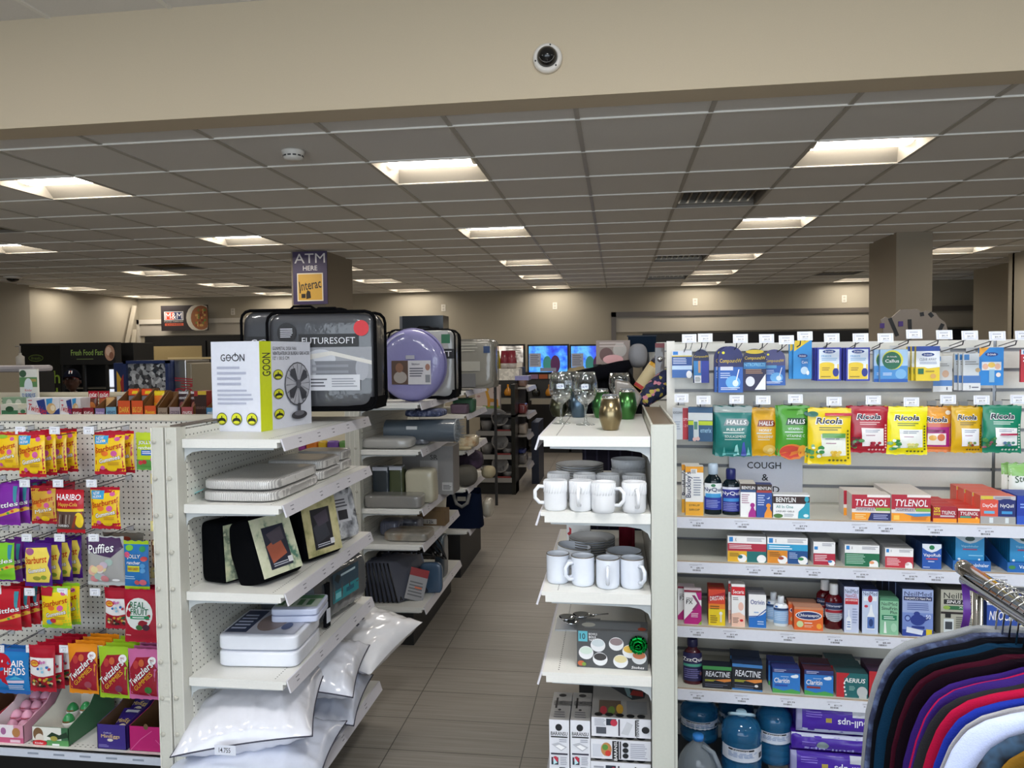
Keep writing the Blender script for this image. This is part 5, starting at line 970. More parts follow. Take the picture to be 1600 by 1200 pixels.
sk_ = lambda b, n=0: bag(b, [('t', 'Skittles', .02, .42, .99, .56, '#2a1440', 8, .1, .05), ('t', 'Skittles', .03, .43, .98, .55, Wt, 8, .1, .02), ('p', [(.1, .22), (.5, .3), (.9, .42), (1, .4), (1, .34), (.5, .24), (.1, .16)], '#e0b03a'), ('e', .8, .35, .05, .03, '#d04a3a'), ('e', .65, .3, .05, .03, '#4aa04a'), ('p', [(.8, .95), (.95, .95), (.92, .5), (.84, .6)], '#3a8a9a')], .03, None, n)
jb = bag('#a8182c', [('r', .04, .34, .96, .74, '#e9e6e6'), ('e', .25, .62, .2, .08, '#c8342c'), ('e', .25, .62, .16, .055, '#e0b43a'), ('t', 'Jelly', .14, .6, .36, .66, '#c8342c'), ('p', [(0, .4), (.5, .33), (1, .38), (1, .34), (.5, .29), (0, .36)], '#a8182c')]+[('e', random.Random(k).uniform(.1, .9), random.Random(k+50).uniform(.12, .3), .06, .03, ['#c8a03a', '#8a3a2a', '#3a5a3a', '#d8c8a0', '#6a2a2a', '#2a2a2a'][k % 6]) for k in range(26)]+[('e', random.Random(k+90).uniform(.4, .9), random.Random(k+70).uniform(.44, .7), .05, .03, ['#c87ab0', '#3a6ab0', '#8ac0d8', '#b83a4a'][k % 4]) for k in range(9)], .028, '#b01c30', 14)
tw = lambda c, s: bag(c, [('p', [(.06, .1), (.95, .06), (1, .6), (.82, .86), (.3, .84), (.04, .6)], '#9c1a2e'), ('t', 'Twizzlers', -.08, .44, .98, .6, '#3a1030', 42, .1, .05), ('t', 'Twizzlers', -.07, .45, .97, .59, Wt, 42, .1, .02), ('t', 'GUMMIES', .14, .33, .94, .42, '#e8b82a', 42, .1, .02), ('e', .84, .78, .13, .08, Wt), ('t', 'BIG', .78, .77, .9, .81, '#a02a3a'), ('e', .7, .2, .12, .07, s), ('e', .3, .7, .1, .08, '#b83a3a'), ('e', .5, .74, .1, .07, '#c8643a')], .03, None, 15)
hangC('orange and yellow candy bag at the top left edge', -8, 28, 676, 735, YB, sb('#e0a81e', '#ecc41e', '#b8342c', None, (('e', .3, .9, .3, .05, '#8ab83a'),), 'Swirlers', 1), 2, .03)
hangC('yellow gummies bag in left top-row cluster', 28, 70, 675, 745, YB-.03, sb('#b8202c', '#ecc41e', '#b01c30', seed=2), 4, .05, jx=.012)
hangC('yellow gummies bag in right top-row pair', 146, 195, 675, 741, YB, sb('#b8202c', '#ecc41e', '#b01c30', seed=3), 2, .05, jx=.008)
hangC('lime hard candy bag with blue top beside the white upright', 212, 250, 676, 734, YB+.02, jr('#b8cc2c', '#5a9a4a'), 1)
hangC('purple wild berry candy bag at the left edge', -14, 30, 756, 820, YB, sk_('#7c2a9c', 3), 4, .04, jx=.014)
hangC('red and gold minis bag between the purple and cola bags', 48, 87, 759, 818, YB+.04, sb('#a82030', '#d8a83a', '#a82030', None, (), 'Minis', 4), 2, .05)
hangC('red cola gummy bag with clear lower half', 87, 131, 765, 832, YB-.02, bag('#b81c28', [('r', 0, .08, 1, .5, '#5a4640'), ('r', 0, .5, 1, .56, '#e8c82a'), ('t', 'HARIBO', .06, .76, .92, .9, Wt, 0, 0, .03), ('t', 'Happy-Cola', .12, .6, .82, .71, '#e8b84a', 0, .1, .02), ('e', .85, .3, .14, .18, '#e8c82a'), ('p', [(.55, .1), (.75, .42), (.8, .4), (.66, .08)], '#8a3a2a')]+[('p', [(.1+.13*k, .22), (.16+.13*k, .44), (.2+.13*k, .42), (.15+.13*k, .2)], ['#8a7a70', '#3a2420', '#a09088'][k % 3]) for k in range(4)]+[('t', 'HARIBO', .1, .14, .5, .2, Wt)], .03, '#b01c28', 16), 1)
hangC('dark red bag end showing behind the cola bag', 72, 117, 752, 800, YB+.08, bag('#8f1826', [], .03, None, 17), 1)
hangC('yellow gummies bag with blue corner, alone on its second-row hook', 141, 187, 761, 826, YB, sb('#b8202c', '#ecc41e', '#b01c30', seed=5), 1)
hangC('lime green sour candy bag at the left edge', -24, 22, 848, 905, YB-.04, sk_('#7cc42c', 5), 1)
hangC('purple candy bag behind the lime one', -6, 34, 846, 908, YB+.03, sk_('#6c2a8c', 6), 3, .04, jx=.01)
hangC('purple-framed pale yellow gummies bag in third row', 37, 80, 848, 916, YB-.02, bag('#4a1c7c', [('p', [(.06, .1), (.9, .1), (.98, .3), (.9, .5), (.96, .7), (.85, .9), (.1, .88), (.02, .6), (.08, .4)], '#ecd45a'), ('e', .25, .8, .16, .08, '#a05a8a'), ('t', 'Starburst', .06, .54, .88, .7, '#c8341c', 6, .1, .02), ('t', 'Gummies', .18, .33, .84, .45, '#3a2a80', 8, .1, .05), ('t', 'Gummies', .19, .34, .83, .44, Wt, 8, .1, .02), ('e', .5, .2, .15, .05, '#9a9a3a'), ('e', .75, .22, .1, .05, '#8aa03a')], .028, '#4a1c7c', 18), 4, .045, jx=.014)
hangC('clear bag of striped marshmallow puffs', 135, 193, 838, 914, YB-.02, bag('#a9a8a6', [('p', [(0, .98), (.9, .98), (1, .78), (.7, .58), (.2, .66), (0, .74)], '#4c3358'), ('t', 'Puffies', .04, .66, .78, .86, '#2c1c3c', 6, .1, .05), ('t', 'Puffies', .05, .67, .77, .85, Wt, 6, .1, .02)]+[('e', random.Random(k+200).uniform(.15, .8), random.Random(k+300).uniform(.12, .5), .11, .07, ['#e8b8a0', '#e8d8a0', '#a8c0b8', '#d88a90', '#e8e4dc', '#c8b8c8'][k % 6]) for k in range(14)]+[('e', .8, .12, .1, .025, Wt)], .035, '#b8bcbc', 19), 1)
hangC('blue hard candy bag with lime green ends', 193, 232, 845, 921, YB-.03, bag('#2a74b8', [('t', 'JOLLY', .15, .62, .72, .74, '#1a2a5c', 0, 0, .05), ('t', 'JOLLY', .16, .63, .71, .73, Wt, 0, 0, .02), ('t', 'rancher', .15, .53, .72, .6, Wt, 0, 0, .02), ('r', .16, .38, .68, .5, '#c8cc3a'), ('t', 'HARD CANDY', .2, .41, .64, .47, '#b82a3a'), ('e', .25, .86, .16, .06, '#7cc43a'), ('e', .78, .84, .12, .06, '#3a9a5a'), ('e', .15, .72, .12, .06, '#d85a7a'), ('e', .85, .64, .13, .05, '#c83a3a'), ('e', .8, .5, .1, .05, '#5aa0d8'), ('e', .8, .4, .1, .05, '#5aa0d8'), ('e', .55, .16, .1, .05, '#c85a5a'), ('e', .78, .16, .14, .06, '#d86a7a'), ('l', .05, .22, .5, .3, 2, '#a8d0ea')], .025, '#a8cc2a', 20), 1)
hangC('dark translucent candy bag behind the puffs', 160, 225, 832, 850, YB+.08, bag('#6f6a60', [('e', .3, .5, .1, .2, '#a87a4a'), ('e', .6, .5, .12, .2, '#8a3a2a')], .02, None, 21), 1)
hangC('red original candy bag at the left edge of the fourth row', -14, 32, 920, 984, YB-.02, sk_('#b81c2c', 7), 4, .04, jx=.013)
hangC('yellow and lime gummies bag on a fourth-row hook', 64, 110, 916, 981, YB-.02, sb('#a8c82c', '#e8cc1e', '#8abc2c', None, (('r', .02, .78, .42, .98, '#a81c2c'), ('e', .3, .16, .1, .06, '#4a9ad0'), ('e', .45, .2, .1, .06, '#c8343a')), 'Gummies', 8), 2, .05, jx=.006)
hangC('small jelly bean bag left of the fruit candy bag', 163, 200, 918, 982, YB+.0, jb, 2, .03)
hangC('crimson candy bag with white round fruit label', 193, 246, 921, 1003, YB-.05, bag('#a81830', [('e', .47, .55, .42, .3, '#dfe2e0'), ('t', 'REAL', .22, .66, .68, .78, '#1f6a44', 0, 0, .015), ('t', 'FRUIT', .24, .54, .78, .65, '#1f6a44', 0, 0, .015), ('r', .22, .46, .8, .52, '#2c8a5a'), ('l', .3, .47, .75, .51, 1, Wt), ('e', .6, .36, .13, .08, '#8a1c2c'), ('e', .7, .3, .1, .06, '#4a2438'), ('e', .5, .3, .1, .05, '#3a6a3a'), ('l', .05, .12, .25, .16, 1, '#e8a8b0')], .035, None, 22), 3, .035, jx=.014)
hangC('light blue chewy candy bag with red balloon', -16, 45, 1013, 1083, YB-.02, bag('#1f78bc', [('e', .3, .62, .3, .28, '#b8182c'), ('p', [(.3, .4), (.42, .42), (.5, .2), (.34, .28)], '#b8182c'), ('e', .25, .72, .02, .03, Wt), ('e', .35, .73, .02, .03, Wt), ('t', 'AIR', .58, .62, .92, .76, Wt, 0, 0, .03), ('t', 'HEADS', .42, .44, .94, .6, Wt, 0, 0, .03), ('r', .48, .26, .9, .32, '#d8cce0'), ('l', .5, .1, .9, .22, 3, '#c8dcf0'), ('p', [(.5, .34), (.7, .42), (.9, .34)], '#4ab0d8')], .03, '#2a62ac', 23), 2, .04)
hangC('jelly bean bag with red ends in the lowest row', 45, 86, 1008, 1080, YB-.04, jb, 5, .035, jx=.012)
hangC('maroon gummies bag with orange ends', 106, 152, 1006, 1083, YB-.04, tw('#e08a1c', '#a04a5a'), 4, .04, jx=.006)
hangC('maroon gummies bag with lime green ends', 154, 200, 1010, 1090, YB-.05, tw('#9cc42c', '#7a3a5a'), 4, .04, jx=.006)
hangC('maroon gummies bag with pink ends', 200, 246, 1014, 1092, YB-.06, tw('#c8689c', '#3a7a3a'), 3, .035, jx=.004)
# strip of small nut bags by the post
nutm = pattern_mat('nut_mix', ['#b98a5c', '#8f5f3a', '#d8b890', '#6f4428'], 90, 'voronoi', .3, .6)
def nutbag(w, h):
    me = pouch(w, h, .03, '#c9b8a0', [('r', .1, .85, .9, .97, '#e6dca8')], None, 30); me.materials[0] = nutm; return me
for k, (y, c) in enumerate(((720, 0), (788, 0), (862, 0), (935, 1), (1010, 1), (1074, 1))):
    hangC('small clear bag of nuts beside the white upright, %s of its strip' % ['top', 'second', 'third', 'fourth', 'fifth', 'lowest'][k], 236, 262, y-18, y+32, YB+.1, nutbag, 1, name='nut_bag', cat='nut bag')
    p = at(250, y-40, CP-.1); yt = hook_parts(.06, .02, .055, .045, yellow=True) if k == 0 else yt
    hook('yellow 2 for price tag above a nut bag, %s of its strip' % ['top', 'second', 'third', 'fourth', 'fifth', 'lowest'][k], (at(245, y-40, YB+.09).x, YB+.15, at(245, y-30, YB+.09).z), 0, yt)
# boxes standing on the candy shelf
def onC(x, y, Y): p = at(x, y, Y); return p.x
def tray_box(label, x0, x1, yb, Y, d, hf, hb, colr, inside, items, back=None, cat='display box', curved=False, sideitems=()):
    a = at(x0, yb, Y).x; b = at(x1, yb, Y).x; w = b-a; loc = (a+w/2, Y, DKZ)
    t = thing('display_box', label, cat, loc)
    c = mat(colr, 'carton'); ic = mat(inside, 'carton'); m = MB(); e = .002
    m.box(-w/2, w/2, 0, d, 0, .002, ic); m.box(-w/2, w/2, 0, e, 0, hf, c)
    sp = [(0, 0), (d, 0), (d, hb), (d*.75, hb), (d*.45, hf+.3*(hb-hf)), (0, hf)]
    for x in (-w/2, w/2-e): m.prism([(p, q) for p, q in sp], 'x', x, x+e, c)
    for x in (-w/2+e, w/2-e-.0006): m.prism([(p, q) for p, q in sp], 'x', x, x+.0006, ic)
    m.box(-w/2, w/2, d-e, d, 0, hb, ic)
    printing(m, items, lambda u, v, o: Vector(((u-.5)*w, -o, v*hf)), w, hf)
    m.build('carton', t); return t, w
t, w = tray_box('pink egg display box with tall white back', -14, 38, 1172, 2.9, .30, .078, .21, '#d99ab0', '#e8e2e4', [('r', 0, .3, .7, 1, '#efe6ea'), ('r', 0, 0, 1, .3, '#c85a80'), ('e', .08, .3, .2, .25, '#c8202c'), ('e', .78, .6, .12, .26, '#b8804c'), ('e', .4, .65, .08, .2, '#a86a9a'), ('e', .25, .5, .06, .2, Wt), ('r', .6, .05, .9, .2, '#e8c8d4')])
t2, w2_ = tray_box('green and white egg display box with tall white back', 52, 108, 1176, 2.9, .30, .078, .21, '#3f6f4c', '#e6e2da', [('r', 0, .25, .8, 1, '#e6e6de'), ('r', .4, 0, 1, .3, '#5a9a5a'), ('e', .16, .6, .14, .36, '#7a5a3c'), ('e', .2, .35, .12, .28, '#e0d8cc'), ('e', .2, .12, .2, .16, '#c8202c'), ('t', 'Kinder', .07, .06, .3, .16, Wt), ('p', [(.4, .5), (.55, .75), (.75, .6), (.95, .8), (1, .5), (.7, .35)], '#1f3a28'), ('e', .6, .4, .1, .14, '#a8a04c'), ('r', .55, .02, .75, .12, Wt)])
for k in range(2):
    cx = (at([-14, 52][k], 1172, 2.9).x+at([38, 108][k], 1172, 2.9).x)/2; wd = (w, w2_)[k]
    m = MB(); c = mat('#ece7e4', 'carton'); m.box(-wd/2, wd/2, 0, .002, 0, .11, c)
    for s_ in (-1, 1): m.prism([(0, 0), (-.06, 0), (-.06, .04), (-.04, .09), (0, .11)], 'x', s_*wd/2-.001, s_*wd/2+.001, c)
    m.build('back_card', (t, t2)[k], loc=(0, .296, .155))
EG = {}
def egg(c1, c2):
    if (c1, c2) not in EG:
        m = MB(); n = 10; pr = [(.022*sin(pi*k/n)*(1+.12*cos(pi*k/n)), .029*(1-cos(pi*k/n))) for k in range(n+1)]; pr[0] = (.0001, 0); pr[-1] = (.0001, .058)
        m.lathe(pr[:6], mat(c2, 'film'), n=14); m.lathe(pr[5:], mat(c1, 'film'), n=14)
        printing(m, [('t', 'Kinder', .2, .55, .8, .8, '#c8202c')], lambda u, v, o: Vector((sin((u-.5)*2)*(.0225+o), -cos((u-.5)*2)*(.0225+o), .02+v*.022)), .04, .022)
        EG[(c1, c2)] = m.mesh('egg')
    return EG[(c1, c2)]
bx = t.location; k = 0
for r_ in range(4):
    for c_ in range(3 if r_ else 2):
        k += 1; inst('chocolate_egg', egg('#d99cb4', '#c9809c'), 'pink foil chocolate egg in the pink display box, %s row' % ['front', 'second', 'third', 'back'][r_], 'egg', (bx.x-.052+c_*.052+(.025 if not r_ else 0), bx.y+.06+r_*.056, DKZ+.004+r_*.018), .3*c_, 'pink eggs %d' % r_, scale=(1.15,)*3)
bx = t2.location
for x, y, z, l in ((-.026, .17, .04, 'left back'), (.032, .18, .042, 'right back'), (.0, .11, .02, 'front')): inst('chocolate_egg', egg('#2f8a4c', '#e6e6e4'), 'white and green chocolate egg in the green display box, %s' % l, 'egg', (bx.x+x, bx.y+y, DKZ+z), .2, scale=(1.15,)*3)
t, w = tray_box('purple open box of chocolate eggs with gold lettering', 153, 198, 1182, 2.9, .33, .105, .17, '#3a2a80', '#6b5138', [('t', 'MiniEggs', .14, .42, .78, .6, '#e8c87a', 0, 0, .03), ('t', 'Cadbury', .22, .62, .5, .7, '#cfc8e8', 0, .2), ('e', .45, .38, .1, .06, '#d8d0c0'), ('l', .05, .08, .4, .2, 3, '#8f86c8')])
bx = t.location
for q in range(2):
    me = pouch(.10, .155, .026, '#2c1f6c', [('t', 'MiniEggs', .1, .45, .9, .62, '#e8c87a', 0, 0, .03), ('e', .5, .35, .2, .1, '#d8d0c0'), ('r', .2, .85, .8, .95, '#cfd0dc')], None, 60+q)
    inst('chocolate_pouch', me, 'purple egg pouch lying in the purple box, %s one' % ['front', 'back'][q], 'chocolate pouch', (bx.x, bx.y+.16+q*.11, DKZ+.10+q*.025), 0, None, R(-62))
t, w = tray_box('empty crimson display box next to the white upright', 203, 262, 1182, 2.9, .33, .105, .16, '#b8186c', '#6b5138', [('p', [(0, 0), (.3, .5), (.31, .48), (.02, 0)], '#d86aa0'), ('p', [(1, 0), (.7, .5), (.69, .48), (.98, 0)], '#d86aa0'), ('e', .45, 1, .06, .12, '#6b5138'), ('p', [(.3, .5), (.6, .85), (.61, .83), (.31, .48)], '#d86aa0')])
t, w = tray_box('red candy box at the far left of the lower shelf', -60, -6, 1166, 2.93, .3, .1, .14, '#a8182c', '#6b4a38', [('t', 'candy', .2, .4, .8, .7, Wt, 10)])

# ------------------------------------------------------------------ chocolate shelf beyond the candy board
BY = 5.5
gb = thing('gondola_shelving', 'far pegboard shelving behind the candy board with chocolate boxes', 'shelving')
bz = at(100, 613, BY).z-.025; xr = at(325, 600, BY).x
m = MB(); m.box(-6.5, xr, BY, BY+.02, .3, bz, pegboard_mat('pegboard_far', 'X', .0254, .0042, '#cfc9b4')); m.box(-6.5, xr, BY-.01, BY+.03, bz, bz+.025, mat('#cdc5b2', 'paint')); m.build('back_panel', gb)
BZ = at(100, 652, 5.1).z+.01
m = MB(); m.box(-6.5, xr, 4.95, BY, BZ-.03, BZ, LIP); m.build('shelf', gb); m = MB(); m.box(-6.5, xr, 5.02, BY, 0, .3, KICK); m.build('kick_plate', gb)
def onB(label, x0, x1, yt, base, items, d=.12, Y=5.08, side=None, name='snack_box', cat='snack box', top=None, rz=0):
    a = at(x0, 640, Y); b = at(x1, 640, Y); w = b.x-a.x; h = at((x0+x1)/2, yt, Y).z-BZ
    me = carton(w, h, d, base, items, side, top); return inst(name, me, label, cat, ((a.x+b.x)/2, Y+d/2, BZ), rz)
tk = [('p', [(.3, .85), (.55, .95), (.6, .35), (.8, .2), (1, .45), (1, 0), (.45, 0), (.38, .4)], '#27408c'), ('p', [(.6, .95), (.8, 1), (.76, .5), (.62, .4)], '#3f9ad8'), ('e', .75, .42, .14, .3, '#d8b47c'), ('e', .8, .45, .07, .16, '#f0e2c8'), ('t', 'Twinkies', .04, .2, .62, .58, '#c8242c', -14, .1, .03), ('l', .05, .82, .2, .92, 1, '#c8242c')]
onB('white and blue cream cake box, larger left one', 42, 93, 622, '#e8e8ee', tk); onB('white and blue cream cake box behind the red wafer tray', 94, 126, 622, '#e8e8ee', tk)
onB('green and white egg box at the far left of the chocolate shelf', -4, 28, 632, '#d8d8cc', [('r', .2, 0, 1, .5, '#3f7a54'), ('e', .6, .6, .2, .25, '#2f5a3c'), ('r', 0, 0, .15, 1, '#c87a80')])
onB('second green egg box left of the cake box', 28, 41, 638, '#c9cbbd', [('r', 0, 0, 1, .4, '#a83a3c'), ('e', .6, .6, .3, .25, '#3f7a54')])
onB('stack of pale green egg cartons behind, far left', 4, 40, 621, '#8aa88c', [('r', 0, 0, 1, .2, '#8a2c38'), ('e', .3, .6, .14, .3, '#d8dcd0'), ('e', .7, .6, .14, .3, '#d8dcd0')], Y=5.26)
# egg poster card
a = at(30, 577, 5.3); b = at(59, 621, 5.3); w = b.x-a.x; h = a.z-BZ
m = MB(); m.box(-w/2, w/2, 0, .02, 0, h, mat('#dfe0dc', 'carton'))
printing(m, [('r', 0, .6, 1, .82, '#5a8a5a'), ('e', .2, .9, .2, .08, '#3a5a44'), ('r', .35, .72, .95, .78, '#a89858'), ('p', [(.0, .18), (.3, .3), (.5, .16), (.8, .32), (1, .2), (1, .1), (0, .1)], '#d02c2c'), ('e', .5, .62, .24, .18, '#d8e4ec'), ('t', 'Kinder', .3, .5, .7, .56, '#c8202c'), ('t', 'SURPRISE', .12, .34, .88, .46, '#3a6ab0', 0, 0, .03)], lambda u, v, o: Vector(((u-.5)*w, -o, v*h)), w, h)
tag(m.build('egg_sign', loc=((a.x+b.x)/2, 5.3, BZ)), 'upright white and green surprise egg sign at the far left', 'sign')
kk = lambda c: [('r', 0, .7, 1, 1, '#a81c2c'), ('t', 'KitKat', .15, .74, .9, .92, Wt, 8, .2, .01), ('e', .5, .35, .34, .2, '#c8783c')]
for n_, (x0, x1, y, c, l) in enumerate(((139, 154, 611, '#6a3a28', 'brown wafer pouch with red top, left of two'), (155, 172, 611, '#b8643a', 'tan wafer pouch with red top, right of two'))):
    A_ = at(x0, 640, 5.2); B_ = at(x1, 640, 5.2); hh = at(x0, y, 5.2).z-BZ
    inst('wafer_pouch', pouch(B_.x-A_.x, hh, .04, c, kk(c), '#a81c2c', n_), l, 'snack pouch', ((A_.x+B_.x)/2, 5.2, BZ+hh), 0)
def trayB(label, x0, x1, yf, yb, colr, txt, tcol, pouchc=None, pitems=(), hot='#d8d8d8', inside='#7a5530'):
    Y = 5.05; a = at(x0, 640, Y); b = at(x1, 640, Y); w = b.x-a.x; hf = at(x0, yf, Y).z-BZ; hb = at(x0, yb, Y+.2).z-BZ
    t = thing('display_tray', label, 'display tray', ((a.x+b.x)/2, Y, BZ)); m = MB(); c = mat(colr, 'carton'); ic = mat(inside, 'carton')
    m.box(-w/2, w/2, 0, .003, 0, hf, c); m.box(-w/2, w/2, 0, .2, 0, .003, ic); m.box(-w/2, w/2, .197, .2, 0, hb, ic)
    for x in (-w/2, w/2-.003): m.prism([(0, 0), (.2, 0), (.2, hb), (.14, hb), (0, hf)], 'x', x, x+.003, ic)
    printing(m, [('t', txt, .12, .25, .88, .6, tcol, 0, .1, .02)], lambda u, v, o: Vector(((u-.5)*w, -o, v*hf)), w, hf); m.build('carton', t)
    if pouchc:
        hp = hb*.98; inst('chocolate_pouch', pouch(w*.85, hp, .03, pouchc, list(pitems), None, int(x0)), label.replace('tray', 'pouch standing in its tray').replace('display ', ''), 'chocolate pouch', ((a.x+b.x)/2, Y+.12, BZ+hp+.004), 0, None, R(-8))
rs = [('r', 0, .75, 1, 1, '#e0542c'), ('r', .1, .55, .9, .72, '#7c7c86'), ('r', .4, .8, .9, .92, '#e8c82a'), ('e', .5, .3, .3, .2, '#d89a4a')]
hs = lambda c: [('t', 'HERSHEYS', .1, .66, .92, .76, '#d8d8e0', 0, 0, .02), ('e', .5, .35, .3, .2, c), ('r', 0, .9, 1, 1, '#b8b8c0')]
trayB('red wafer display tray, left end', 112, 129, 638, 640, '#8a1c2c', 'KitKat', Wt)
trayB('red wafer display tray, second from the left', 129, 147, 637, 636, '#8a1c2c', 'KitKat', Wt)
trayB('lilac display tray of cookies', 148, 164, 638, 620, '#8a7ab0', 'Hershey', '#e8d8f0', '#c8a070', [('e', .5, .4, .3, .2, '#e8d0a0')])
trayB('light blue display tray of white chocolate', 165, 182, 636, 618, '#7ab0d0', 'HERSHEYS', '#27336c', '#b8b8bc', [('t', 'H', .2, .6, .8, .8, Wt)])
trayB('orange peanut cup display tray, left of three', 184, 204, 626, 607, '#e05a2c', 'DARK', '#e8c84a', '#5a3020', rs)
trayB('orange peanut cup display tray, middle of three', 205, 224, 626, 607, '#e05a2c', 'BIG CUP', '#e8c84a', '#4a2c20', rs)
trayB('orange peanut cup display tray, right of three', 225, 244, 634, 610, '#e05a2c', 'Reeses', '#e8c82a', '#e07a2c', [('r', 0, .8, 1, 1, '#e8cc2a'), ('t', 'Reeses', .15, .35, .9, .55, '#e8c82a', 20, .2, .03)])
trayB('brown display tray right of the orange ones', 246, 262, 637, 612, '#9a8878', 'choc', '#4a3a30')
trayB('grey and pink display tray of dark chocolate', 264, 282, 636, 611, '#b0a0a8', 'cocoa', '#4a3a50', '#3a2a30', hs('#8a4a4c'))
trayB('pink display tray of chocolate pieces', 283, 302, 636, 611, '#b85a60', 'nuts', Wt, '#4a2c2c', hs('#a86a5c'))
onB('dark brown tall chocolate box beside the fan box', 304, 323, 611, '#3a2420', [('r', 0, .85, 1, 1, '#d8b83a'), ('t', 'HERSHEYS', .1, .28, .9, .38, '#8a6a60'), ('r', 0, .8, .3, 1, '#a82c30')], side='#8a2c24')
trayB('light blue display tray partly behind the fan box', 322, 340, 637, 622, '#5a9ac8', 'mint', Wt)

# ------------------------------------------------------------------ glasses, tumblers, mugs and plates
def onz(x, y, z): p = atz(x, y, z); return p.x, p.y
CL = mat('#ffffff', 'glass')
def wineglass(label, x, yb, h=.185, r=.042):
    X, Y = onz(x, yb, MZ[0]); m = MB()
    out = [(.0001, .003), (.034, .0035), (.033, .001), (.001, 0.0)][::-1]
    prof = [(.0001, 0), (.033, 0), (.034, .002), (.012, .006), (.005, .014), (.0045, .05), (.006, .068), (.018, .078), (r*.74, .09), (r*.95, .107), (r*1.04, .128), (r*1.0, .15), (r*.9, .17), (r*.8, h), (r*.8-.0012, h), (r*.9-.0014, .17), (r*1.0-.0015, .15), (r*1.04-.0016, .128), (r*.95-.0016, .107), (r*.73, .091), (.017, .0795), (.0001, .074)]
    m.lathe(prof, CL, n=36); t = thing('wine_glass', label, 'glass', (X, Y, MZ[0]+.0005), 0, None); m.build('glass', t)
    m = MB(); m.surf(lambda u, v: Vector((sin((u-.5)*.6)*(r+.0008), -cos((u-.5)*.6)*(r+.0008), .128+.016*v)), 4, 1, mat('#d3d6dd', 'paper'))
    printing(m, [('t', '14.99', .15, .2, .85, .8, '#4a5580')], lambda u, v, o: Vector((sin((u-.5)*.6)*(r+.0009+o), -cos((u-.5)*.6)*(r+.0009+o), .128+.016*v)), .025, .016, 'paper'); m.build('price_sticker', t)
wineglass('front left wine glass standing on the top shelf of the mug shelving', 877, 662, .187)
wineglass('wine glass right of the aisle-end pair, in front of the blue-grey tumbler', 915, 664, .187)
wineglass('wine glass just behind the front left one', 889, 650, .18)
wineglass('wine glass standing behind the brown tumbler', 968, 648, .165)
def tumbler(label, x, yb, yt, c, lid=True):
    X, Y = onz(x, yb, MZ[0]); h = at(x, yt, Y).z-MZ[0]; r = .038; m = MB()
    m.lathe([(.0001, 0), (r*.62, 0), (r*.7, .004), (r, h*.36), (r*.98, h*.5), (r*.78, h*.88)], mat(c, 'metal'), n=32); t = thing('tumbler', label, 'tumbler', (X, Y, MZ[0]+.0005)); m.build('body', t)
    m = MB(); m.lathe([(r*.785, h*.87), (r*.74, h*.955), (r*.68, h*.96)], mat('#c9c6c0', 'chrome'), n=32); m.build('steel_rim', t)
    m = MB(); m.lathe([(r*.69, h*.95), (r*.66, h), (r*.3, h*.985), (.0001, h*.985)], mat('#a8aeb4', 'tint'), n=28); m.build('lid', t)
tumbler('champagne brown metal tumbler standing in front', 954, 672, 616, '#8a7c5e')
tumbler('green metal tumbler behind the brown one, right', 980, 655, 607, '#4a7a44')
tumbler('green metal tumbler left of the brown one', 940, 653, 607, '#4a7a48')
tumbler('blue-grey metal tumbler behind the wine glasses', 904, 652, 606, '#5a6c7c')
tumbler('dark olive tumbler at the aisle edge behind the wine glasses', 873, 651, 618, '#4a4a3a')
CER = mat('#e8e9ec', 'gloss'); CER2 = mat('#dfe4ee', 'gloss')
def mug_meshes(r, h, cer, ribbed, rim=None):
    m = MB(); n = 48
    prof = [(.0001, 0), (r*.8, 0), (r*.93, .004), (r, .014), (r*1.0, h*.97), (r*.99, h), (r*.955, h), (r*.95, h*.9), (r*.93, .012), (.0001, .010)]
    m.lathe(prof, cer, n=n)
    if ribbed:
        for k in range(26):
            a = 2*pi*k/26; pts = [(cos(a+q*.22)*(r+.0002), sin(a+q*.22)*(r+.0002), h*(.6+.36*q)) for q in (0, .33, .66, 1)]
            m.tube(pts, .0012, cer, 5)
    if rim: m.lathe([(r*1.0+.0003, h*.98), (r*.99+.0003, h+.0006), (r*.955, h+.0006)], rim, n=n, caps=False)
    b = m.mesh('mug_body'); m = MB()
    m.tube([(0, -r*.97, h*.78), (0, -r-.016, h*.80), (0, -r-.028, h*.66), (0, -r-.028, h*.42), (0, -r-.015, h*.26), (0, -r*.97, h*.24)], [.006, .0062, .006, .006, .006, .006], cer, 10)
    return b, m.mesh('handle')
def cup(label, x, yb, z, me, rz, group=None):
    X, Y = onz(x, yb, z)
    t = thing('mug', label, 'mug', (X, Y, z+.0003), rz, group)
    for n, m_ in zip(('body', 'handle'), me):
        o = bpy.data.objects.new(n, m_); COL.objects.link(o); o.parent = t
MG = mug_meshes(.0365, .094, CER, True); MG2 = mug_meshes(.037, .094, CER2, False, mat('#6a6258', 'gloss'))
for x, yb, rz, l in ((868, 796, -75, 'leftmost, handle left'), (908, 797, -5, 'second from left, handle in front'), (943, 800, 75, 'third from left, handle right'), (991, 800, 10, 'rightmost, handle in front')): cup('ribbed white mug, upper mug shelf front row, '+l, x, yb, MZ[1], MG, R(rz))
for x, yb, l in ((873, 782, 'leftmost'), (914, 784, 'second'), (950, 785, 'third'), (991, 786, 'rightmost')): cup('ribbed white mug, upper mug shelf second row, '+l, x, yb, MZ[1], MG, R(200))
for x, yb, rz, l in ((872, 909, 60, 'leftmost, handle right'), (911, 913, -55, 'second from left, handle left'), (950, 917, 0, 'third from left, handle in front'), (988, 917, 35, 'rightmost, handle right of centre')): cup('plain white mug, lower mug shelf, '+l, x, yb, MZ[2], MG2, R(rz))
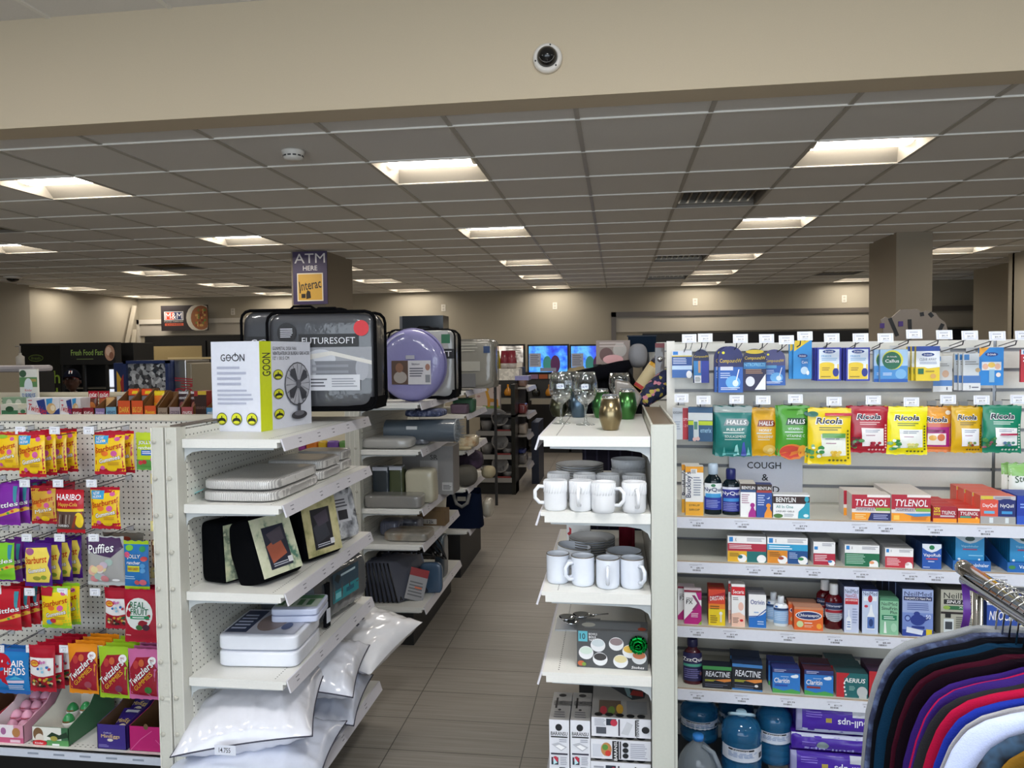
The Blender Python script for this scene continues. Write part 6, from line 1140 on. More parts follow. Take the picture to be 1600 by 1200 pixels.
def plates(lab, x, yb, z, n, r, grp, dark):
    X, Y = onz(x, yb, z); m = MB()
    m.lathe([(.0001, .003), (r*.55, .002), (r*.62, .004), (r, .017), (r, .0195), (r*.97, .0195), (r*.64, .0075), (r*.55, .006), (.0001, .006)], CER, n=48)
    if dark: m.lathe([(r+.0004, .0165), (r+.0006, .018), (r+.0002, .0198)], mat('#77736b', 'gloss'), n=48, caps=False)
    me = m.mesh('plate')
    for k in range(n): inst('plate', me, lab+', %s of the stack' % (['lowest']+['second from below', 'third from below', 'fourth from below', 'fifth from below', 'sixth from below', 'seventh from below', 'eighth from below'])[k] if k < n-1 else lab+', topmost', 'plate', (X, Y, z+.0003+k*.0085), 0, grp)
plates('white plate stacked behind the ribbed mugs', 906, 757, MZ[1], 8, .088, 'plates behind the ribbed mugs', True)
plates('white plate stacked behind the plain mugs', 925, 872, MZ[2], 8, .082, 'plates behind the plain mugs', True)
def bowls(lab, x, yb, z, n, r, h, cer, tilt=0, ribs=True, rim=None):
    X, Y = onz(x, yb, z); m = MB()
    m.lathe([(.0001, 0), (r*.6, 0), (r*.66, .003), (r*.93, h*.35), (r, h*.7), (r, h), (r*.965, h), (r*.96, h*.7), (r*.88, h*.35), (r*.55, .006), (.0001, .006)], cer, n=44)
    if rim: m.lathe([(r+.0003, h*.97), (r+.0003, h+.0005), (r*.965, h+.0005)], rim, n=44, caps=False)
    if ribs:
        for k in range(30): a = 2*pi*k/30; m.tube([(cos(a+q*.18)*(r*(.95+.05*q)+.0005), sin(a+q*.18)*(r*(.95+.05*q)+.0005), h*(.4+.55*q)) for q in (0, .5, 1)], .001, cer, 5)
    me = m.mesh('bowl')
    for k in range(n): inst('bowl', me, lab+(', %s' % ['bottom one', 'middle one', 'top one', 'topmost'][k] if n > 1 else ''), 'bowl', (X, Y, z+.0005+k*h*.62), 0, lab if n > 1 else None, ry=tilt)
bowls('ribbed white bowl stacked beside the upright', 982, 768, MZ[1], 3, .059, .052, CER)
bowls('white bowl with thin dark rim, tilted, behind the left plain mugs', 894, 885, MZ[2], 1, .058, .074, CER2, R(7), False, mat('#77736b', 'gloss'))
bowls('white bowl with thin dark rim behind the right plain mugs', 975, 892, MZ[2], 1, .060, .070, CER2, 0, False, mat('#77736b', 'gloss'))
# red maple pack and knitted towel at the back of the lower mug shelf
X, Y = onz(905, 840, MZ[2]); inst('gift_mug_box', carton(.09, .085, .07, '#e6e6e6', [('p', [(.02, .5), (.12, .6), (.1, .8), (.2, .72), (.2, .5), (.1, .4)], '#b81c28'), ('e', .6, .4, .2, .3, '#d8d8d8')], '#d8d8d8'), 'white box with red leaf behind the plain mugs', 'box', (-.155, 2.98, MZ[2]))
m = MB(); m.surf(lambda u, v: Vector((-.03+.06*u, -.02*sin(pi*u), .09*v)), 8, 8, mat('#6a1c28', 'cloth')); m.surf(lambda u, v: Vector((-.03+.06*u, .02*sin(pi*u), .09*v)), 8, 8, mat('#6a1c28', 'cloth')); m.box(-.028, .028, -.012, .012, 0, .09, mat('#6a1c28', 'cloth')); tag(m.build('towel', loc=(.03, 2.93, MZ[2])), 'small dark red knitted towel behind the plain mugs', 'towel')
# bowl set box with green bow, ladle pack
z = MZ[3]; a = atz(903, 1041, z); b = atz(1013, 1049, z); w = (b-a).length; ang = math.atan2(b.y-a.y, b.x-a.x); tt = at(903, 986, a.y)
h = .118
cb = [(.13, .4), (.3, .62), (.33, .25), (.56, .68), (.62, .22), (.75, .5), (.88, .35)]
it = [('r', 0, 0, 1, 1, '#4a4c4e'), ('r', .02, .7, .15, .98, '#5cb0c0'), ('t', '10', .04, .76, .12, .92, '#1a2a30', 0, 0, .03), ('t', 'BOWLS', .17, .88, .29, .94, Wt), ('t', 'BOLS', .17, .8, .27, .86, Wt), ('t', 'TAZONES', .17, .72, .33, .78, Wt)]
for k, (u, v) in enumerate(cb): it += [('e', u, v, .105, .18, '#dfe0e2'), ('e', u, v+.06, .09, .1, ['#c8d8cc', '#c2ccd0', '#3a3838', '#8a7a7c', '#d8cc9c', '#d8b04c', '#c87850'][k])]
it += [('e', .06, .12, .05, .07, '#b8603a'), ('e', .1, .1, .03, .05, '#7a9a3c'), ('t', 'Stokes', .77, .05, .95, .12, Wt, 0, .2, .01)]
me = carton(w, h, .10, '#3c3e40', it, '#55585a', '#77797c', (), [('r', .1, .2, .9, .8, '#8d9298'), ('e', .15, .5, .1, .2, '#d8d8d0'), ('e', .92, .3, .06, .15, '#c8563a')])
t = inst('bowl_set_box', me, 'dark boxed set of ten bowls with green bow on the fourth shelf', 'box', ((a.x+b.x)/2+.02*0, (a.y+b.y)/2+.05, z+.0005), ang*.5)
m = MB(); gm_ = mat('#0f8a3c', 'chrome')
for ring, (nn, el, L) in enumerate(((9, .25, .03), (8, .8, .026), (5, 1.3, .02))):
    for k in range(nn):
        a_ = 2*pi*k/nn+ring*.4; d = Vector((cos(a_)*cos(el), 0, sin(a_)*cos(el)))+Vector((0, -sin(el), 0)); sd = Vector((-sin(a_), 0, cos(a_)))*.007
        pts = [d*(L*math.sin(pi*q/8)*1.0)+Vector((0, -.012*math.sin(2*pi*q/8)*.8, 0)) for q in range(9)]
        m.surf(lambda u, v: pts[min(8, int(u*8+.5))]+sd*(2*v-1), 8, 1, gm_)
o = m.build('gift_bow', t); o.location = (w*.37, -.058, h*.72); o['label'] = 'shiny green bow'
m = MB()
for k, (dx, dy) in enumerate(((0, 0), (.05, .03), (.02, -.04))):
    m.lathe([(.0001, 0), (.02, .004), (.032, .016), (.03, .016), (.018, .007), (.0001, .004)], mat('#c9ccd0', 'chrome'), (dx, dy, .012), 20)
    m.tube([(dx+.03, dy, .026), (dx+.1, dy+.01, .03)], .003, mat('#c9ccd0', 'chrome'), 6)
t = m.build('ladle_set', loc=(-.19, 2.78, MZ[3])); tag(t, 'clear pack of small steel ladles lying behind the bowl set box', 'utensils')
m = MB(); m.box(-.04, .12, -.07, .06, 0, .004, mat('#b8bcc0', 'film')); m.build('card_backing', t)
inst('black_case', carton(.09, .05, .08, '#141518', [('e', .5, .5, .3, .3, '#3a3c40')], '#141518'), 'black case with silver trim at the back of the fourth shelf', 'case', (-.02, 3.05, MZ[3]))
# lunch container boxes on the base deck
def lunch(label, x0, x1, yt, yb, Y, d, its, tops, stand=True, name='lunch_box_carton'):
    a = at(x0, yt, Y); b = at(x1, yt, Y); w = b.x-a.x; z0 = at((x0+x1)/2, yb, Y).z; h = a.z-z0
    me = carton(w, h, d, '#dcdde4', its, '#cfcfd6', '#a3a19f', (), tops); inst(name, me, label, 'box', ((a.x+b.x)/2, Y+d/2, z0))
    return z0
def bar_v(flip=0): return [('e', .48, .93, .17, .033, '#15161a'), ('t', 'BARANSU', .08, .855, .92, .89, '#15161a'), ('r', .08, .835, .92, .847, '#15161a'), ('l', .5, .79, .9, .825, 2, '#9a9ca8'), ('p', [(.1, .77), (.6, .71), (.9, .75), (.45, .79)], '#b4b6be'), ('p', [(.3, .755), (.6, .72), (.8, .745), (.5, .77)], '#f0f0f2'), ('r', .08, .675, .92, .69, '#2a2438'), ('r', .1, .58, .45, .65, '#1f2a38'), ('e', .3, .63, .14, .03, '#b82c44'), ('p', [(.2, .65), (.4, .6), (.2, .58)], '#b8dce4'), ('l', .55, .58, .9, .66, 5, '#9a9ca8'), ('r', .5, .5, .8, .56, '#3a3e48')]
bt = [('e', .5, .88, .2, .06, '#15161a'), ('t', 'BARANSU', .33, .42, .85, .74, '#15161a', -90), ('r', .2, .4, .3, .78, '#15161a'), ('l', .2, .06, .8, .3, 3, '#6a6a70'), ('e', .45, .34, .08, .03, '#15161a')]
lunch('white lunch box carton standing leftmost in the bottom stack', 858, 889, 1124, 1290, 2.40, .20, bar_v(), bt)
lunch('white lunch box carton standing second from left in the bottom stack', 891, 922, 1125, 1290, 2.40, .20, bar_v(), bt)
bl = [('l', .05, .55, .25, .95, 6, '#9a9ca8'), ('r', .25, .6, .42, .95, '#1f2a38'), ('e', .38, .75, .06, .18, '#b82c44'), ('r', .08, .15, .25, .5, '#4a4e58'), ('r', .455, .08, .48, .95, '#2a2438'), ('p', [(.5, .2), (.6, .85), (.7, .7), (.62, .12)], '#c4c6cc'), ('t', 'BARANSU', .62, .42, .94, .56, '#15161a', -90), ('r', .735, .1, .755, .95, '#15161a'), ('e', .91, .45, .065, .18, '#15161a')]
bl2 = [('r', .03, .1, .2, .75, '#c9ccd6'), ('e', .26, .5, .09, .35, '#b8804c'), ('e', .24, .6, .05, .15, '#5a8a3c'), ('e', .29, .3, .05, .15, '#c83a2c'), ('r', .36, .02, .47, .95, '#17181c'), ('t', 'BARANSU', .24, .4, .59, .56, Wt, 90), ('r', .485, .05, .505, .95, '#17181c'), ('e', .58, .78, .05, .13, '#17181c'), ('e', .58, .5, .05, .13, '#17181c'), ('e', .58, .22, .05, .13, '#17181c'), ('l', .66, .1, .95, .9, 8, '#a4a6b4')]
btop = [('p', [(.3, .95), (.7, .55), (.92, .62), (.95, .8), (.8, 1)], '#28323c'), ('p', [(.55, .98), (.65, .98), (.7, .6), (.62, .66)], '#8fb4bc'), ('p', [(.66, .7), (.9, .66), (.9, .82), (.72, .86)], '#b83434'), ('r', .12, .08, .5, .5, '#6a5a4c'), ('e', .2, .2, .06, .12, '#c03a48'), ('e', .34, .2, .06, .12, '#6a8a3c'), ('e', .48, .25, .06, .14, '#d8a83c'), ('r', .6, .12, .95, .5, '#8a8c90'), ('e', .12, .07, .07, .05, '#15161a'), ('e', .3, .07, .07, .05, '#15161a'), ('e', .48, .06, .07, .05, '#15161a'), ('e', .66, .05, .07, .05, '#15161a'), ('e', .84, .05, .07, .05, '#15161a')]
lunch('white lunch box carton lying on top at the right of the bottom stack', 924, 1017, 1120, 1152, 2.40, .24, bl, btop)
lunch('white lunch box carton lying in the middle right of the bottom stack', 923, 1017, 1154, 1187, 2.40, .24, bl2, btop)
lunch('white lunch box carton lying lowest at right of the bottom stack', 923, 1017, 1189, 1290, 2.40, .24, bl, btop)

# ------------------------------------------------------------------ bedding and boxes on the near left shelving
def softbox(w, h, d, m, rnd=.25, bulge=.0, n=18, seed=0, wrinkle=.004, flat=0):
    """a stuffed bag: superellipsoid, base at z = 0, front towards -y"""
    mb = MB(); e = rnd
    def sg(c, p): return math.copysign(abs(c)**p, c)
    def fn(u, v):
        th = u*2*pi; ph = (v-.5)*pi
        x = sg(cos(ph), e)*sg(cos(th), e)*w/2; y = sg(cos(ph), e)*sg(sin(th), e)*d/2; z = sg(sin(ph), e)*h/2
        k = 1+wrinkle*10*noise.noise(Vector((x*14+seed, y*14, z*14)))
        return Vector((x*k, y*k, h/2+z*k))
    mb.surf(fn, n*3, n*2, m); return mb
def onA(x, y, z): p = atz(x, y, z); return p.x, p.y
z = AZ[0]
# fan box
A1 = atz(333, 674, z); A2 = atz(408, 675, z); A3 = atz(487, 661, z)
w1 = (A2-A1).length; w2 = (A3-A2).length; zt = at(410, 533, A2.y).z; h = zt-z
an = math.atan2(A2.y-A1.y, A2.x-A1.x)
mb = MB(); n1 = Vector((sin(an), -cos(an), 0)); d1 = Vector((cos(an), sin(an), 0)); d2 = (A3-A2).normalized(); 
L1, L2 = w1, w2
base = [Vector((0, 0, 0)), d1*L1, d1*L1+d2*L2, d2*L2]
vs = base+[b_+Vector((0, 0, h)) for b_ in base]
mb.add(vs, [(3, 2, 1, 0), (4, 5, 6, 7), (0, 1, 5, 4), (1, 2, 6, 5), (2, 3, 7, 6), (3, 0, 4, 7)], mat('#d8dbe6', 'carton'))
n2 = Vector((d2.y, -d2.x, 0))
ic3 = lambda u, v, r_=.035, q=1.0: [('e', u, v, r_*1.6, r_, '#1c1c18'), ('e', u, v, r_*1.45, r_*.88, '#d3d62a'), ('e', u, v-r_*.3, r_*1.2, r_*.5, '#1c1c18'), ('r', u-.01, v-r_*.2, u+.01, v+r_*.5, '#1c1c18'), ('e', u, v-r_*.5, r_*.9, r_*.22, '#d3d62a')]
F1 = lambda u, v, o: d1*(u*L1)+n1*o+Vector((0, 0, v*h))
printing(mb, [('t', 'GO', .2, .78, .42, .86, '#22222a'), ('r', .31, .815, .46, .825, '#22222a'), ('e', .51, .82, .075, .04, '#22222a'), ('e', .51, .82, .055, .028, '#d8dbe6'), ('r', .5, .83, .52, .875, '#22222a'), ('t', 'N', .6, .78, .7, .86, '#22222a'), ('l', .12, .50, .74, .74, 4, '#a9adc0'), ('l', .12, .29, .9, .48, 4, '#a9adc0')]+ic3(.2, .14, .07)+ic3(.51, .14, .07)+ic3(.83, .14, .07), F1, L1, h)
F2 = lambda u, v, o: d1*L1+d2*(u*L2)+n2*o+Vector((0, 0, v*h))
fan = [('e', .7, .5, .26, .26, '#4a4a50'), ('e', .7, .5, .245, .245, '#b4b5bd')]
for k in range(16): a_ = 2*pi*k/16; fan.append(('p', [(.7+.02*cos(a_), .5+.02*sin(a_)), (.7+.24*cos(a_), .5+.24*sin(a_)), (.7+.24*cos(a_+.05), .5+.24*sin(a_+.05))], '#6a6a72'))
for k in range(4):
    a_ = 2*pi*k/4+.7; fan.append(('p', [(.7, .5), (.7+.2*cos(a_-.35), .5+.2*sin(a_-.35)), (.7+.23*cos(a_), .5+.23*sin(a_)), (.7+.2*cos(a_+.3), .5+.2*sin(a_+.3))], '#3a3a40'))
fan += [('e', .7, .5, .05, .05, '#55555c'), ('r', .67, .13, .73, .27, '#4a4a50'), ('e', .7, .13, .16, .05, '#3a3a40'), ('e', .7, .15, .1, .03, '#6a6a72')]
printing(mb, [('r', 0, 0, .21, 1, '#d0dc1e'), ('t', 'GOON', .0, .66, .24, .82, '#22222a', 90), ('t', 'GUNMETAL DESK FAN', .24, .9, .7, .94, '#33333b'), ('t', 'VENTILATEUR DE BUREAU GRIS ACIER', .24, .845, .98, .885, '#33333b'), ('t', '12" / 30.5 CM', .24, .79, .55, .83, '#33333b')]+ic3(.33, .62, .06)+ic3(.33, .4, .06)+ic3(.33, .17, .06)+fan, F2, L2, h)
printing(mb, [('r', .1, .48, .9, .52, '#c9ccd6')], lambda u, v, o: d1*(u*L1)+d2*(v*L2)+Vector((0, 0, h+o)), L1, L2)
tag(mb.build('fan_box', loc=Vector((A1.x, A1.y, z+.0005))), 'white boxed desk fan with a lime stripe, on the near left top shelf', 'box')
# charcoal comforter bag behind it
def comforter(label, xa, xb, yt, yb, Y, d, rz, cloth, trim, items, zz=None, seed=0, sticker=None, tw_=.0075, handle=True, name='comforter_bag'):
    a = at(xa, yt, Y); b = at(xb, yt, Y); w = b.x-a.x; z0 = zz if zz is not None else at((xa+xb)/2, yb, Y).z; h = a.z-z0
    t = thing(name, label, 'bedding bag', ((a.x+b.x)/2, Y+d/2, z0), rz)
    softbox(w, h, d, mat(cloth, 'wrap'), .24, seed=seed, wrinkle=.002).build('comforter', t)
    mb = MB(); c = mat(trim, 'cloth'); r = .045; 
    for y in (-d/2*.93, d/2*.93):
        pts = []
        for cx, cz, a0 in ((w/2-r, h-r, 0), (-w/2+r, h-r, 90), (-w/2+r, r, 180), (w/2-r, r, 270)): pts += [Vector((cx+r*cos(R(a0+q)), y, cz+r*sin(R(a0+q)))) for q in (0, 30, 60, 90)]
        mb.tube(pts, tw_, c, 6, True)
    mb.box(-w/2*1.0, w/2*1.0, -d/2*.92, d/2*.92, .004, h*.13, c); mb.build('piping', t)
    if handle: mb = MB(); mb.tube([(-w*.14, 0, h-.005), (-w*.08, 0, h+.022), (w*.08, 0, h+.022), (w*.16, 0, h-.005)], .006, c, 8); mb.build('handle', t)
    mb = MB(); printing(mb, items, lambda u, v, o: Vector(((u-.5)*w, -d/2*1.035-o, v*h)), w, h); mb.build('insert_card', t)
    return t
sofa = lambda y0: [('r', .33, y0+.02, .97, y0+.34, '#8e9096'), ('e', .5, y0+.22, .14, .1, '#b9bbc2'), ('r', .38, y0+.04, .88, y0+.2, '#6f7178'), ('e', .4, y0+.12, .06, .12, '#9a9ca4'), ('e', .88, y0+.12, .06, .12, '#9a9ca4'), ('l', .42, y0+.06, .84, y0+.18, 2, '#84868e'), ('p', [(.33, y0+.2), (.6, y0+.26), (.97, y0+.16), (.97, y0+.2), (.6, y0+.3), (.33, y0+.26)], '#c9c6c0')]
its = [('t', 'FUTURESOFT', .34, .68, .84, .74, '#d8d8dc', 0, 0, .0)]
its = [('r', .30, .645, .85, .775, '#17171a'), ('t', 'FUTURESOFT', .33, .675, .82, .74, '#d4d4da', 0, 0, 0), ('e', .19, .79, .09, .105, '#17171a'), ('l', .13, .74, .25, .84, 5, '#c9c9d0')]+sofa(.3)+[('r', .3, .2, .86, .36, '#c9cad0'), ('l', .36, .23, .56, .33, 3, '#55565e'), ('l', .6, .23, .84, .33, 4, '#8a8c96'), ('e', .88, .83, .07, .08, '#c8242c')]
comforter('large charcoal comforter in a clear zip bag behind the fan box', 416, 582, 489, 647, 3.27, .19, R(3), '#34353a', '#0b0b0d', its, ATOP+.01, 3)
comforter('second charcoal comforter bag standing just behind the first, further left', 376, 545, 486, 645, 3.49, .19, R(2), '#34353a', '#0b0b0d', [('r', .05, .62, .5, .73, '#17171a'), ('t', 'SOFT', .1, .64, .4, .7, '#d4d4da')], ATOP+.01, 5)
# quilted silver blankets on the second shelf
z = AZ[1]
def quilt_pack(label, x0, x1, xb0, yf, h, yaw=0, Y=None, cols=('#b5b3b0', '#8f8d8b', '#c9c7c3')):
    pass
qm = pattern_mat('quilted_silver', ['#a5a3a1', '#d4d2cf'], 46, 'wave', .35, 1)
for k, (xc, Yc, w, d, h_, l) in enumerate(((-1.395, 2.87, .30, .46, .085, 'nearest'), (-1.385, 3.245, .26, .26, .09, 'middle'), (-1.38, 3.47, .22, .17, .095, 'farthest'))):
    t = thing('folded_blanket', 'folded silver quilted blanket in clear plastic, %s on the second shelf' % l, 'blanket', (xc, Yc, z+.0005))
    softbox(w, h_*.5, d, qm, .3, seed=k, wrinkle=.0015).build('lower_fold', t); o = softbox(w*.985, h_*.5, d*.98, qm, .3, seed=k+4, wrinkle=.0015).build('upper_fold', t); o.location.z = h_*.5
    if k == 0:
        m = MB(); m.surf(lambda u, v: Vector((-w/2-.0-.075*u, -d/2+.03+.03*v+.02*sin(u*3)-.05*u, .035*(1-u)+.006*v+.004)), 8, 3, mat('#6cc4cc', 'cloth')); m.build('ribbon', t)
# black bedding cubes on the third shelf
z = AZ[2]
leaf = pattern_mat('leafy_cream', ['#c9c7a8', '#b9bb9a', '#9aa38a', '#5c6e5c', '#cfcdb0'], 26, 'noise', .5, 1)
def bedcube(label, cx, cy, w, h, d, rz, ry, front=leaf, pic='#28324a', pic2='#8a4c3c', seed=0):
    t = thing('bedding_bag', label, 'bedding bag', (cx, cy, z+.001), rz, None, 0, ry)
    softbox(w, h, d, mat('#07080b', 'cloth'), .2, seed=seed, wrinkle=.0015).build('bag', t)
    # the clear printed front looks into the aisle (+x)
    mb = MB(); mb.box(w/2*.985, w/2*1.012, -d/2*.9, d/2*.9, h*.05, h*.95, front); mb.build('fabric_front', t)
    mb = MB(); printing(mb, [('r', .22, .1, .78, .82, pic), ('p', [(.24, .5), (.6, .62), (.7, .3), (.3, .2)], pic2), ('p', [(.3, .7), (.7, .78), (.72, .55), (.4, .5)], '#4a4450'), ('l', .3, .13, .7, .2, 2, '#b8bcc8'), ('r', .68, .14, .8, .24, '#d8d8dc')], lambda u, v, o: Vector((w/2*1.014+o, -d/2*.9+u*d*.9, h*.05+v*h*.9)), d, h); mb.build('picture_card', t)
    mb = MB(); mb.tube([(0, -d*.2, h-.004), (0, -d*.12, h+.02), (0, d*.12, h+.02), (0, d*.2, h-.004)], .006, mat('#101114', 'cloth'), 6); mb.build('handle', t)
bedcube('black bedding bag with cream leaf front, standing against the pegboard', -1.475, 2.80, .13, .235, .24, R(-24), R(-3), seed=1)
bedcube('black bedding bag with green leaf front, leaning forward, nearest the shelf edge', -1.325, 2.78, .13, .25, .23, R(-18), R(-19), pattern_mat('leafy_green', ['#4f7a68', '#cdd2b4', '#d8dac0', '#d0d3b6'], 22, 'noise', .5, 1), '#272a3a', '#a85a44', 2)
bedcube('black bedding bag with yellow leaf front on the third shelf, right one', -1.285, 3.10, .13, .26, .23, R(-20), R(-11), pattern_mat('leafy_yellow', ['#cfc79a', '#c0b888', '#8a8a5c'], 20, 'noise', .5, 1), '#2a2a30', '#3a3c44', 3)
t = thing('bedding_bag', 'silver grey bedding in shiny wrap at the far end of the third shelf', 'bedding bag', (-1.30, 3.40, z+.001), R(-30), None, 0, R(-14))
softbox(.12, .24, .2, pattern_mat('shiny_grey', ['#2c2c30', '#8a8c92', '#c9cbd0', '#3c3c42'], 14, 'noise', .2, 1), .22, seed=5, wrinkle=.003).build('bag', t)
m = MB(); printing(m, [('r', .3, .35, .8, .9, '#b9bac0'), ('r', .4, .4, .7, .6, '#2a2a30'), ('l', .35, .65, .75, .85, 3, '#4a4a52')], lambda u, v, o: Vector((.062+o, -.09+u*.18, v*.22)), .18, .22); m.build('label_card', t)
# fourth shelf: mattress protector packs and grey comforter
z = AZ[3]
def flatpack(label, x0, x1, yb, z0, h, d, its, rz=0, colr='#dfe3ee', tops=(), Yadd=0, name='bedding_pack'):
    a = atz(x0, yb, z0); b = atz(x1, yb, z0); w = (b-a).length
    t = thing(name, label, 'bedding pack', ((a.x+b.x)/2, (a.y+b.y)/2+d/2+Yadd, z0+.0005), rz)
    softbox(w, h*.5, d, mat(colr, 'wrap'), .22, seed=1, wrinkle=.001).build('lower_fold', t); o = softbox(w, h*.5, d*.985, mat(colr, 'wrap'), .22, seed=2, wrinkle=.001).build('upper_fold', t); o.location.z = h*.5
    m = MB(); printing(m, tops, lambda u, v, o: Vector(((u-.5)*w*.9, (v-.5)*d*.9, h*1.012+o)), w*.9, d*.9); m.build('insert_card', t); return t, w, h
flatpack('folded white mattress protector in clear bag, navy corner card, fourth shelf', 333, 462, 1044, z, .125, .30, (), R(4), '#e6e9f2', [('r', 0, 0, 1, 1, '#b8bac8'), ('r', .02, .05, .32, .95, '#2f3a58'), ('l', .05, .15, .3, .8, 5, '#b9c2dc'), ('e', .55, .5, .2, .4, '#8a7a78'), ('e', .8, .7, .07, .14, '#3a4a78'), ('e', .8, .3, .07, .14, '#3a4a78')])
flatpack('small white sheet pack with green print, on top of the mattress protector', 402, 478, 985, z+.126, .055, .20, (), R(8), '#cfd6ee', [('r', 0, .1, 1, .9, '#a8b4a8'), ('r', .05, .2, .18, .6, '#3f6a44'), ('r', .27, .2, .4, .6, '#3f6a44'), ('r', .49, .2, .62, .6, '#3f6a44'), ('r', .71, .2, .84, .6, '#3f6a44'), ('r', .0, .65, 1, .9, '#4c7a54')], .08)
t = thing('comforter_bag', 'slate grey comforter roll with teal picture card, far end of fourth shelf', 'bedding bag', (-1.36, 3.28, z+.001), R(-8))
m = MB(); gm_ = mat('#454a4f', 'wrap')
m.surf(lambda u, v: Vector((math.copysign(abs(cos(u*2*pi))**.6, cos(u*2*pi))*.13*(1+.02*sin(v*40)), (v-.5)*.46, .13+math.copysign(abs(sin(u*2*pi))**.6, sin(u*2*pi))*.128)), 40, 20, gm_)
for y in (-.23, .23): m.surf(lambda u, v: Vector((math.copysign(abs(cos(u*2*pi))**.6, cos(u*2*pi))*.13*v, y*(1+.06*(1-v)), .13+math.copysign(abs(sin(u*2*pi))**.6, sin(u*2*pi))*.128*v)), 40, 4, gm_)
m.build('comforter', t)
m = MB(); printing(m, [('r', 0, .0, 1, 1, '#2c4656'), ('r', .0, 0, 1, .4, '#2a8a94'), ('l', .3, .75, .9, .92, 1, '#b8ccd4'), ('p', [(.05, .8), (.2, .6), (.3, .8), (.15, .95)], '#1a2830'), ('r', .1, .1, .3, .3, '#7ac4cc'), ('r', .5, .15, .8, .3, '#1c5a70')], lambda u, v, o: Vector((.1305+o, -.08+u*.24, .09+v*.13)), .24, .13); m.build('picture_card', t)
m = MB(); m.box(.12, .136, -.15, -.115, .01, .2, mat('#15161a', 'cloth')); m.box(.136, .138, -.148, -.118, .03, .09, mat('#c9ccd4', 'paper')); m.build('strap', t)
# pillows on the base deck
def pillow(label, cx, cy, z0, w, d, h, rz, rx, ry, seed, tone='#dcdde6', trim=True, printed=False):
    t = thing('pillow', label, 'pillow', (cx, cy, z0), rz, None, rx, ry); mb = MB(); pm = mat(tone, 'wrap')
    def fn(s_):
        def f(u, v):
            a = 2*u-1; b = 2*v-1; q = max(0, (1-abs(a)**2.6))**.55*max(0, (1-abs(b)**2.6))**.55
            px_ = a*w/2*(1-.07*(1-abs(b)**2)*abs(a)**2); py_ = b*d/2*(1-.07*(1-abs(a)**2)*abs(b)**2)
            wr = .012*noise.noise(Vector((a*3+seed, b*3, seed)))+.005*noise.noise(Vector((a*11, b*6+seed, 0)))+.004*sin(a*26+3*b+seed)*abs(b)
            return Vector((px_, py_, s_*(h/2*q+wr*min(1, q*2))))
        return f
    mb.surf(fn(1), 36, 30, pm); mb.surf(fn(-1), 36, 30, pm); mb.build('cushion', t)
    if trim:
        m = MB(); f = fn(0); pts = [f(i/16, 0) for i in range(17)]+[f(1, i/12) for i in range(1, 13)]+[f(1-i/16, 1) for i in range(1, 17)]+[f(0, 1-i/12) for i in range(1, 12)]
        m.tube(pts, .0028, mat('#4c4c58', 'cloth'), 6, True); m.build('piping', t)
    if printed:
        m = MB(); g = fn(1); printing(m, [('t', 'ACADIA', .12, .4, .34, .52, '#2a2c34', 90), ('l', .4, .4, .5, .6, 2, '#4a4c58')], lambda u, v, o: g(u, v)+Vector((0, 0, .003+o)), w, d); m.build('lettering', t)
    return t
pillow('white pillow with dark piping in clear plastic, lying on top at the near end', -1.41, 2.78, .428, .50, .48, .19, R(14), R(8), R(-5), 1)
t = pillow('white pillow in clear plastic lying under the piped one', -1.38, 2.70, .280, .60, .5, .15, R(8), R(2), 0, 2, '#cfd5e6')
pillow('white pillow with dark piping behind the near pair', -1.32, 3.14, .455, .42, .42, .16, R(10), R(8), R(8), 3, '#d8dae4')
pillow('white pillow under the one behind the near pair', -1.34, 3.22, .285, .42, .44, .14, R(8), R(4), R(6), 4, '#c9cfe0')
pillow('pillow with black lettering sticking out at the far end over the aisle', -1.235, 3.54, .43, .40, .46, .16, R(-16), R(12), R(6), 5, '#e0dfe2', False, True)
m = MB(); m.box(-.04, .04, -.001, 0, -.018, .018, mat('#dfe2ee', 'paper')); printing(m, [('t', '14.755', .2, .25, .75, .75, '#2a2c34')], lambda u, v, o: Vector(((u-.5)*.08, -.001-o, -.018+v*.036)), .08, .036)
p = at(352, 1172, 2.51); tag(m.build('price_sticker', loc=p), 'small white handwritten price sticker on the near pillow wrap', 'sticker')

# ------------------------------------------------------------------ goods further down the aisle
def px3(x, y, Y): return at(x, y, Y)
# second bay, top: lavender cushion, white comforter, black box
z = z2[0]
t = thing('lounger_cushion', 'round lavender baby cushion with photo card on the second bay', 'cushion', (at(640, 568, G2+.1).x, G2+.17, z+.2), 0)
rr = (at(692, 568, G2+.1).x-at(583, 568, G2+.1).x)/2; zc = at(640, 568, G2+.1).z-z-.2; t.location.z = z
hh = at(640, 512, G2+.1).z-z
def cush(u, v):
    th = u*2*pi; rad = v**.5; a = rad*(rr if abs(1) else 0); q = max(0, 1-v**3)**.5
    return Vector((cos(th)*rad*rr, -.075*q-.004*sin(th*5)*v, hh/2+sin(th)*rad*hh/2))
lv = mat('#8a87bb', 'wrap'); m = MB(); m.surf(cush, 48, 16, lv); m.surf(lambda u, v: Vector((cush(u, v).x, -cush(u, v).y, cush(u, v).z)), 48, 16, lv); m.build('cushion', t)
m = MB(); m.tube([(cos(a_)*rr*.86, -.065, hh/2+sin(a_)*hh*.43) for a_ in [R(100+k*9) for k in range(12)]], .006, mat('#c9c8e4', 'cloth'), 6); m.build('white_piping', t)
m = MB(); m.surf(lambda u, v: Vector((cos(u*2*pi)*rr*.985, -.035+v*.01, hh/2+sin(u*2*pi)*hh*.49)), 48, 2, mat('#6c6aa8', 'cloth')); m.build('seam', t)
m = MB(); w_ = rr*1.12; h_ = hh*.32
